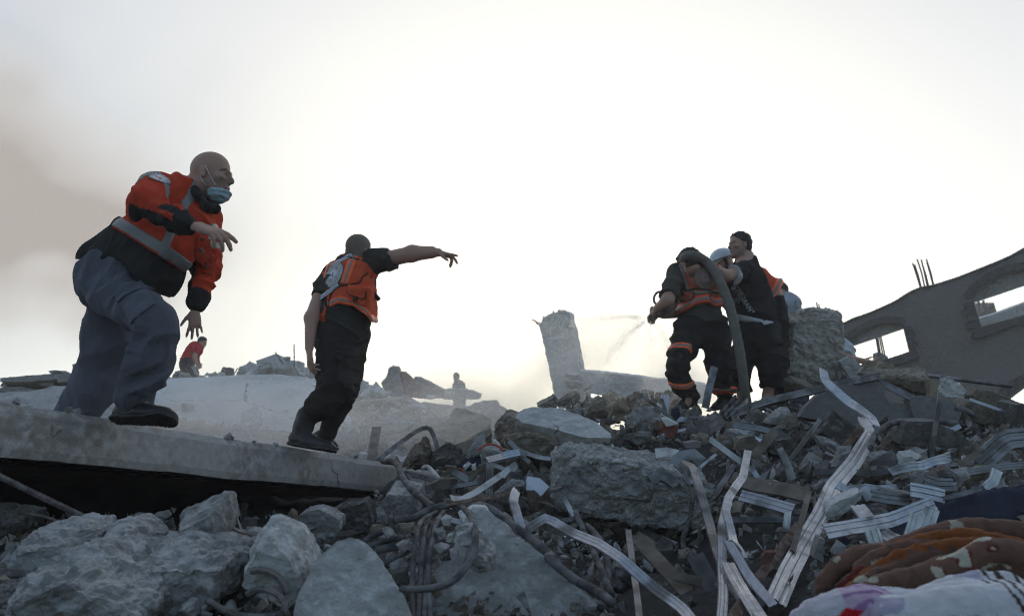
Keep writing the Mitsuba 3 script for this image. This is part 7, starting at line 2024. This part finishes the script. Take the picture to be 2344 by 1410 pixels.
def filler():
    rnd = np.random.default_rng(77)
    kinds = [('chunk', 'concrete', 'small grey broken concrete chunk in the rubble slope', 'small broken concrete chunks of the slope'), ('chunk', 'concrete_dark', 'small dark broken concrete chunk in the rubble slope', 'small dark chunks of the slope'), ('chunk', 'concrete_brown', 'small brown broken block piece in the rubble slope', 'small brown pieces of the slope'),
             ('shard', 'board', 'thin grey board shard in the rubble slope', 'thin board shards of the slope'), ('shard', 'concrete_pale', 'thin pale plaster shard in the rubble slope', 'thin plaster shards of the slope'), ('splinter', 'timber', 'narrow wooden splinter in the rubble slope', 'wooden splinters of the slope'), ('shard', 'white_sheet', 'small white scrap in the rubble slope', 'small white scraps of the slope')]
    wts = np.array([.22, .33, .20, .10, .05, .07, .03])
    areas = [(1180, 2344, 950, 1260, 215), (1400, 1800, 1180, 1405, 16), (850, 1240, 1060, 1260, 50), (0, 720, 1150, 1400, 50), (1420, 2000, 905, 960, 45)]
    names = {'chunk': 'rubble_piece', 'shard': 'shard', 'splinter': 'splinter'}
    n = 0
    for x0, x1, y0, y1, cnt in areas:
        for _ in range(cnt):
            px, py = rnd.uniform(x0, x1), rnd.uniform(y0, y1)
            if px < 720 and py < 1165 + 0: continue
            if 1262 < px < 1625 and 1012 < py < 1190 or px > 2010 and 1140 < py < 1262: continue
            Y = gy(px, py) - rnd.uniform(-.02, .10)
            if Y > 13: continue
            kind, mt, lb, gp = kinds[rnd.choice(7, p=wts)]
            s = rnd.lognormal(-2.35, .45) * min(1, Y / 6.5)
            size = {'chunk': s * rnd.uniform(.7, 1.3, 3), 'shard': s * np.array([1.5, 1.0, .16]) * rnd.uniform(.8, 1.3, 3), 'splinter': s * np.array([2.6, .35, .22]) * rnd.uniform(.8, 1.3, 3)}[kind]
            if mt == 'white_sheet': size = size * .7
            key = solo(names[kind], lb, 'rubble', chunk(at(px, py, Y), size, 3000 + n, amp=.10, length=max(.02, s / 5) if kind == 'chunk' else None), mt, False, group=gp)
            single_out(key, px, py, lb)
            n += 1
    # loose bent strips
    for i in range(58):
        px, py = rnd.uniform(1180, 2330), 935 + 400 * rnd.random() ** 1.3
        if 1270 < px < 1600 and 1020 < py < 1180: continue
        if px > 1880 and py > 1150 or 1420 < px < 1850 and py > 1190: continue
        Y = gy(px, py) - .12
        L, a = rnd.uniform(.25, .85), rnd.uniform(-.7, .7) + (0 if rnd.random() < .6 else 1.3)
        c = at(px, py, Y)
        d1 = unit(RIGHT * math.cos(a) + UPV * math.sin(a) + FWD * rnd.uniform(-.4, .5))
        d2 = unit(d1 + .9 * rnd.normal(0, .6, 3))
        mt = ('zinc', 'zinc_dusty', 'zinc_dusty', 'zinc', 'zinc_dusty', 'zinc_white')[rnd.integers(6)]
        solo('bent_strip', 'short bent piece of metal channel in the rubble slope', 'metal strip', strip([c - d1 * L * .5, c, c + d2 * L * .5], rnd.uniform(.02, .042) * min(1, Y / 6), lip=.012, seed=i, face=unit(-FWD + Zv * rnd.uniform(.2, 1.2) + RIGHT * rnd.uniform(-.6, .6)), twist=(0, rnd.uniform(-40, 40))), mt, False, group='short bent metal pieces of the slope')
        single_out(sorted(k for k in labels if k.startswith('bent_strip'))[-1], px, py, 'short bent piece of metal channel in the rubble slope')
    # grit: everything too small to pick up singly
    proto = []
    for k in range(24):
        v, f = mfd(Manifold.hull_points(np.random.default_rng(k).uniform(-1, 1, (8, 3)) * [1, .8, .5 if k % 3 else .15]))
        proto.append((v, f))
    for tag, mt, N, lo, hi in (('grit', 'concrete', 5200, .010, .040), ('grit', 'concrete_brown', 4200, .010, .038)):
        ms = []
        for _ in range(N):
            r = rnd.random()
            if r < .66: px, py = rnd.uniform(1150, 2650), 920 + 400 * rnd.random() ** 1.5
            elif r < .80: px, py = rnd.uniform(850, 1420), rnd.uniform(1050, 1410)
            elif r < .92: px, py = rnd.uniform(-20, 760), rnd.uniform(1175, 1410)
            else: px, py = rnd.uniform(800, 1200), rnd.uniform(960, 1060)
            if 1262 < px < 1625 and 1012 < py < 1190 or 2010 < px < 2350 and 1140 < py < 1262: continue
            if 1400 < px < 1850 and py > 1180 and rnd.random() < .7: continue
            Y = gy(px, py)
            if Y > 16: continue
            p = at(px, py, Y)
            s = rnd.uniform(lo, hi) * (1 + 1.2 * (rnd.random() < .12)) * (1 + .06 * max(0, Y - 5))
            R = trimesh.transformations.random_rotation_matrix(rnd.random(3))[:3, :3]
            v, f = proto[rnd.integers(24)]
            ms.append((v @ R.T * s + p + Zv * rnd.uniform(-.10, .02), f))
        key = thing('rubble_grit', 'fine ' + ('grey' if mt == 'concrete' else 'brown') + ' grit and crumbs of concrete covering the rubble slope', None, None, 'stuff')
        shape(key, join(ms), mt, False)


filler()
name_singles()


# ---------------------------------------------------------------- blankets
def blankets():
    def chainz(S, pts, rs, Ys, k, fl=None):
        Ys = np.interp(np.linspace(0, 1, len(pts)), np.linspace(0, 1, len(np.atleast_1d(Ys))), np.atleast_1d(Ys))
        P = spline([at(x, y, Y) for (x, y), Y in zip(pts, Ys)], .06)
        R = np.interp(np.linspace(0, 1, len(P)), np.linspace(0, 1, len(np.atleast_1d(rs))), np.atleast_1d(rs))
        S.chain(P, R, k, fl)
        return P
    BR, OR, CR, DR = np.array((.15, .082, .060)), np.array((.20, .064, .02)), np.array((.44, .41, .33)), np.array((.12, .022, .02))
    K = thing('brown_blanket', 'thick brown plush blanket with orange lining and cream flower pattern bundled at the lower right', 'blanket')
    back, top = Solid(), Solid()
    curves = []
    layers = [((200, 960, 195, 780, 270, 620, 420, 500, 600, 420, 800, 380), (.030, .034, .034), (3.30, 3.34), BR, 'outer'), ((560, 470, 760, 390, 900, 375, 1150, 275, 1450, 190, 1750, 130, 2050, 140, 2450, 190), (.03, .036, .04), (3.34, 3.46), BR, 'outer'),
              ((880, 395, 1150, 290, 1450, 225, 1750, 215, 2050, 260, 2450, 360), (.022, .026, .026), (3.27, 3.36), OR, 'lining'), ((600, 560, 740, 460, 900, 390, 1100, 340, 1290, 330), (.026, .028, .022), (3.24, 3.28), BR, 'outer'),
              ((380, 940, 500, 800, 620, 690, 760, 590, 900, 500, 1080, 420, 1400, 350, 1750, 320, 2050, 330, 2450, 420), (.022, .024, .028, .028), (3.16, 3.22), OR, 'lining'), ((300, 960, 400, 800, 520, 660, 680, 560, 800, 520), (.022, .024, .022), (3.20, 3.24), DR, 'band'),
              ((480, 900, 600, 770, 760, 690, 950, 610, 1150, 520, 1350, 450, 1600, 440), (.030, .034, .034, .03), (3.12, 3.2), BR * .75, 'outer'), ((600, 860, 800, 760, 1050, 690, 1300, 630, 1500, 560, 1700, 520), (.036, .04, .04), (3.06, 3.08), BR, 'outer'),
              ((1500, 610, 1700, 540, 1850, 440, 2000, 370, 2130, 350, 2220, 420, 2450, 450), (.045, .05, .046, .044), (3.05, 3.02), BR, 'flower'), ((900, 780, 1300, 740, 1700, 640, 2100, 560, 2450, 560), (.05, .05, .06), (3.08, 3.05), BR * .8, 'outer'), ((300, 1100, 900, 900, 1500, 800, 2450, 700), (.08, .12, .12), (3.32, 3.3), BR * .6, 'outer')]
    pts = []
    S = Solid()
    for q, r, Ys, c, nm in layers:
        P = chainz(S, z9(*q), np.array(r) * .92, Ys, .007)
        pts.append((P, c, nm, np.mean(r)))
    fuzz = lambda P: -.003 * (ffbm(P * 60, 2, 3) - .5) * 2 - .006 * (ffbm(P * 14, 2, 5) - .5) * 2
    v, f = S.mesh(.0062, disp=fuzz)
    from scipy.spatial import cKDTree
    allp = np.vstack([p for p, *_ in pts]); ids = np.concatenate([[i] * len(p) for i, (p, *_) in enumerate(pts)]); arc = np.concatenate([np.linspace(0, 1, len(p)) for p, *_ in pts]); rad = np.concatenate([[q[3]] * len(q[0]) for q in pts])
    d, j = cKDTree(allp).query(v, 6)
    best = j[np.arange(len(v)), np.argmin(d - rad[j], 1)]
    col = np.array([p[1] for p in pts])[ids[best]]
    t, nm = arc[best], np.array([p[2] for p in pts])[ids[best]]
    n1, n2 = ffbm(v * 12.5, 2, 9), ffbm(v * 26, 2, 19)
    m = (nm == 'flower')
    ring_ = np.abs(n1 - .5)
    col[m & (ring_ < .10)] = CR
    col[m & (ring_ >= .10) & (ring_ < .125)] = DR
    m = (nm == 'outer') & (n1 > .70)
    col[m] = CR * .8
    col[(nm == 'outer') & (n1 > .685) & (n1 <= .70)] = DR
    m = nm == 'band'
    col[m & (np.sin(t * 130) > .25)] = CR * .75
    col[m & (t < .28)] = DR
    col[m & (t > .72)] = CR
    col = col * (.75 + .5 * n2)[:, None]
    part(K, 'folded_layers', (v, f), 'plush', True, color=col)
    K = thing('white_blanket', 'white plush blanket with dark brown zebra like marks in the lower right corner', 'blanket')
    S = Solid()
    for q, r, Ys in (((760, 800, 900, 800, 1100, 850, 1300, 870), (.035, .04), 2.95), ((1300, 840, 1500, 800, 1800, 760, 2050, 720, 2250, 770, 2450, 850), (.05, .06, .055), (2.95, 2.9)), ((800, 900, 1200, 960, 1700, 900, 2100, 880, 2450, 950), (.06, .08, .08), (2.88, 2.84)), ((900, 1050, 1300, 1060, 1800, 1030, 2140, 1020), (.07, .09, .09), (2.78, 2.74)), ((2170, 830, 2150, 950, 2160, 1100), (.03, .035), 2.72), ((2230, 900, 2450, 1000), (.07, .07), 2.76), ((1000, 1180, 1700, 1160, 2450, 1120), (.1, .12), 2.75),
                     ((700, 830, 860, 960, 980, 1100), (.02, .022), 2.80)):
        chainz(S, z9(*q) if q[1] > 1000 else [(x, y + 9) for x, y in z9(*q)], np.array(r) * .76, Ys, .018)
    v, f = S.mesh(.0062, disp=lambda P: -.004 * (ffbm(P * 50, 2, 3) - .5) * 2 - .014 * (ffbm(P * 9, 2, 15) - .5) * 2)
    o = at(*z9(2000, 680)[0], 2.9)
    x, u = (v - o) @ RIGHT, (v - o) @ UPV
    w = ffbm(v * 16, 2, 5)
    col = flat(v, (.56, .56, .58))
    dark = (np.sin(x * 190 + 60 * u + 6 * w) > .35) & (np.abs(u - .004 + .15 * x) < .034 + .01 * w) & (x > -.055)
    dark |= (np.sin(u * 150 + 8 * w + x * 40) > .55) & (x > .045) & (u < -.02)
    col[dark] = (.055, .035, .03)
    col[(ffbm(v * 13, 2, 41) > .66) & (x < -.03)] = (.36, .34, .44)
    col *= (.85 + .3 * ffbm(v * 30, 2, 2))[:, None]
    part(K, 'folded_layers', (v, f), 'plush', True, color=col)
    K = thing('pink_blanket', 'pale pink and lilac blanket with a red patch beside the white blanket', 'blanket')
    S = Solid()
    for q, r, Ys in (((-60, 1110, 120, 1020, 330, 950, 520, 920), (.03, .04), 2.95), ((300, 1030, 500, 960, 700, 930, 800, 960, 900, 1060), (.05, .055, .04), (2.9, 2.86)), ((200, 1150, 500, 1080, 800, 1100, 950, 1150), (.08, .09), 2.84)):
        chainz(S, z9(*q), np.array(r) * .85, Ys, .03)
    v, f = S.mesh(.0062, disp=lambda P: -.004 * (ffbm(P * 50, 2, 3) - .5) * 2 - .008 * (ffbm(P * 9, 2, 25) - .5) * 2)
    o = at(*z9(640, 990)[0], 2.85)
    x, u = (v - o) @ RIGHT, (v - o) @ UPV
    col = flat(v, (.46, .34, .44))
    rr = np.hypot(x * .8, u)
    w = ffbm(v * 20, 2, 7)
    col[(np.abs(np.sin(rr * 110 + 5 * w)) < .42) & (rr < .085)] = (.27, .15, .29)
    col[x < -.075] = (.50, .47, .52)
    a = o - RIGHT * .085 - UPV * .012
    col[(np.abs((v - a) @ RIGHT + .9 * ((v - a) @ UPV) * -1) < .026) & (((v - a) @ UPV) < .035)] = (.42, .01, .015)
    part(K, 'folded_layers', (v, f), 'plush', True, color=col * (.8 + .4 * ffbm(v * 30, 2, 2))[:, None])


blankets()


# ---------------------------------------------------------------- the air
AIR = 0.003
scene['air'] = {'type': 'homogeneous', 'albedo': {'type': 'rgb', 'value': [0.95, 0.95, 0.95]}, 'sigma_t': {'type': 'rgb', 'value': [AIR] * 3}, 'phase': {'type': 'hg', 'g': 0.55}}
scene['haze'] = {'type': 'cube', 'to_world': T().translate([0, 25, 4.5]).scale([92, 88, 6.5]), 'bsdf': {'type': 'null'}, 'interior': {'type': 'ref', 'id': 'air'}}
labels['haze'] = {'label': 'thin grey dust haze hanging over the whole site', 'kind': 'stuff'}


def smoke():
    """Dust and steam drifting over the far slope and round the column: one box of uneven smoke."""
    lo, hi = np.array([-8.5, 7.4, 0.8]), np.array([5.2, 21.5, 7.4])
    n = np.array([72, 72, 44])
    ax = [lo[k] + (np.arange(n[k]) + .5) / n[k] * (hi - lo)[k] for k in range(3)]
    X, Yg, Z = np.meshgrid(*ax, indexing='ij')
    P = np.stack([X, Yg, Z], -1)
    D = np.zeros(X.shape)
    turb = ffbm(P * np.array([.9, .5, .9]) + .8 * vnoise(P, .7, 5, 2), 4, 3)
    for (px, py, Y), (rx, ry, rz), A in (((640, 985, 12.3), (1.2, 1.2, .42), .60), ((520, 1020, 12.0), (1.0, 1.2, .32), .35), ((720, 930, 13.8), (.8, 1.2, .36), .40), ((930, 1020, 12.5), (1.3, 1.6, .5), .14), ((1090, 960, 16), (1.3, 2.0, .5), .22),
                                         ((1290, 870, 15.0), (.55, 1.6, .7), .30), ((1450, 885, 15.2), (1.0, 1.4, .5), .55), ((1400, 800, 14.5), (1.0, 1.3, .6), .06), ((1425, 775, 9.2), (.42, .5, .26), .16), ((1490, 790, 9.0), (.22, .4, .26), .12), ((1230, 975, 13.0), (.9, 1.5, .4), .22), ((1560, 920, 14.0), (.8, 1.3, .5), .25), ((860, 950, 15), (1.6, 1.5, .5), .10)):
        c = at(px, py, Y)
        D += A * np.exp(-(((X - c[0]) / rx) ** 2 + ((Yg - c[1]) / ry) ** 2 + ((Z - c[2]) / rz) ** 2))
    D = D * np.clip((turb - .38) * 6.5, 0.02, 2.4)
    e = np.minimum.reduce([np.minimum(np.arange(m) + .5, m - .5 - np.arange(m)).reshape([-1 if k == j else 1 for j in range(3)]) * np.ones(n) for k, m in enumerate(n)])
    D = D * np.clip(e / 5, 0, 1) + AIR
    grid = mi.VolumeGrid(np.ascontiguousarray(D.transpose(2, 1, 0)[..., None]).astype(np.float32))
    scene['smoke_air'] = {'type': 'heterogeneous', 'albedo': {'type': 'rgb', 'value': [.96, .955, .95]}, 'phase': {'type': 'hg', 'g': 0.5},
                          'sigma_t': {'type': 'gridvolume', 'grid': grid, 'to_world': T().translate(lo.tolist()).scale((hi - lo).tolist())}}
    scene['smoke'] = {'type': 'cube', 'to_world': T().translate(((lo + hi) / 2).tolist()).scale(((hi - lo) / 2).tolist()), 'bsdf': {'type': 'null'},
                      'interior': {'type': 'ref', 'id': 'smoke_air'}, 'exterior': {'type': 'ref', 'id': 'air'}}
    labels['smoke'] = {'label': 'pale smoke and dust drifting low over the far slope and around the column', 'kind': 'stuff'}


smoke()


def spray():
    """Water fanning out of the nozzle: countless drops, each a small solid."""
    rnd = np.random.default_rng(12)
    o = at(1490, 727, 8.58)
    oct_v = np.array([[1, 0, 0], [-1, 0, 0], [0, 1, 0], [0, -1, 0], [0, 0, 1.0], [0, 0, -1]])
    oct_f = np.array([[0, 2, 4], [2, 1, 4], [1, 3, 4], [3, 0, 4], [2, 0, 5], [1, 2, 5], [3, 1, 5], [0, 3, 5]])
    ms = []
    jets = [((-4.6, .6, .5), .35, 2200), ((-2.6, .4, -1.6), .30, 2000), ((-.15, .1, -1.8), .18, 1400), ((1.4, .2, -1.8), .22, 900), ((-3.0, .9, -.8), 1.3, 5200)]
    for vel, spread, N in jets:
        v0 = np.array(vel) + rnd.normal(0, spread, (N, 3))
        t = .02 + rnd.beta(1.2, 1.9, N) * .42
        p = o + v0 * t[:, None] + np.array([0, 0, -4.9]) * (t ** 2)[:, None]
        vel_t = v0 + np.array([0, 0, -9.8]) * t[:, None]
        for q, d in zip(p, vel_t):
            tt, a, b = ortho(d)
            s = rnd.uniform(.0007, .0017)
            ms.append((oct_v @ np.array([a * s, b * s, tt * s * rnd.uniform(2, 7)]) + q, oct_f))
    key = thing('water_spray', 'fan of fine water drops spraying from the hose nozzle', None, None, 'stuff')
    shape(key, join(ms), 'water', False)


spray()
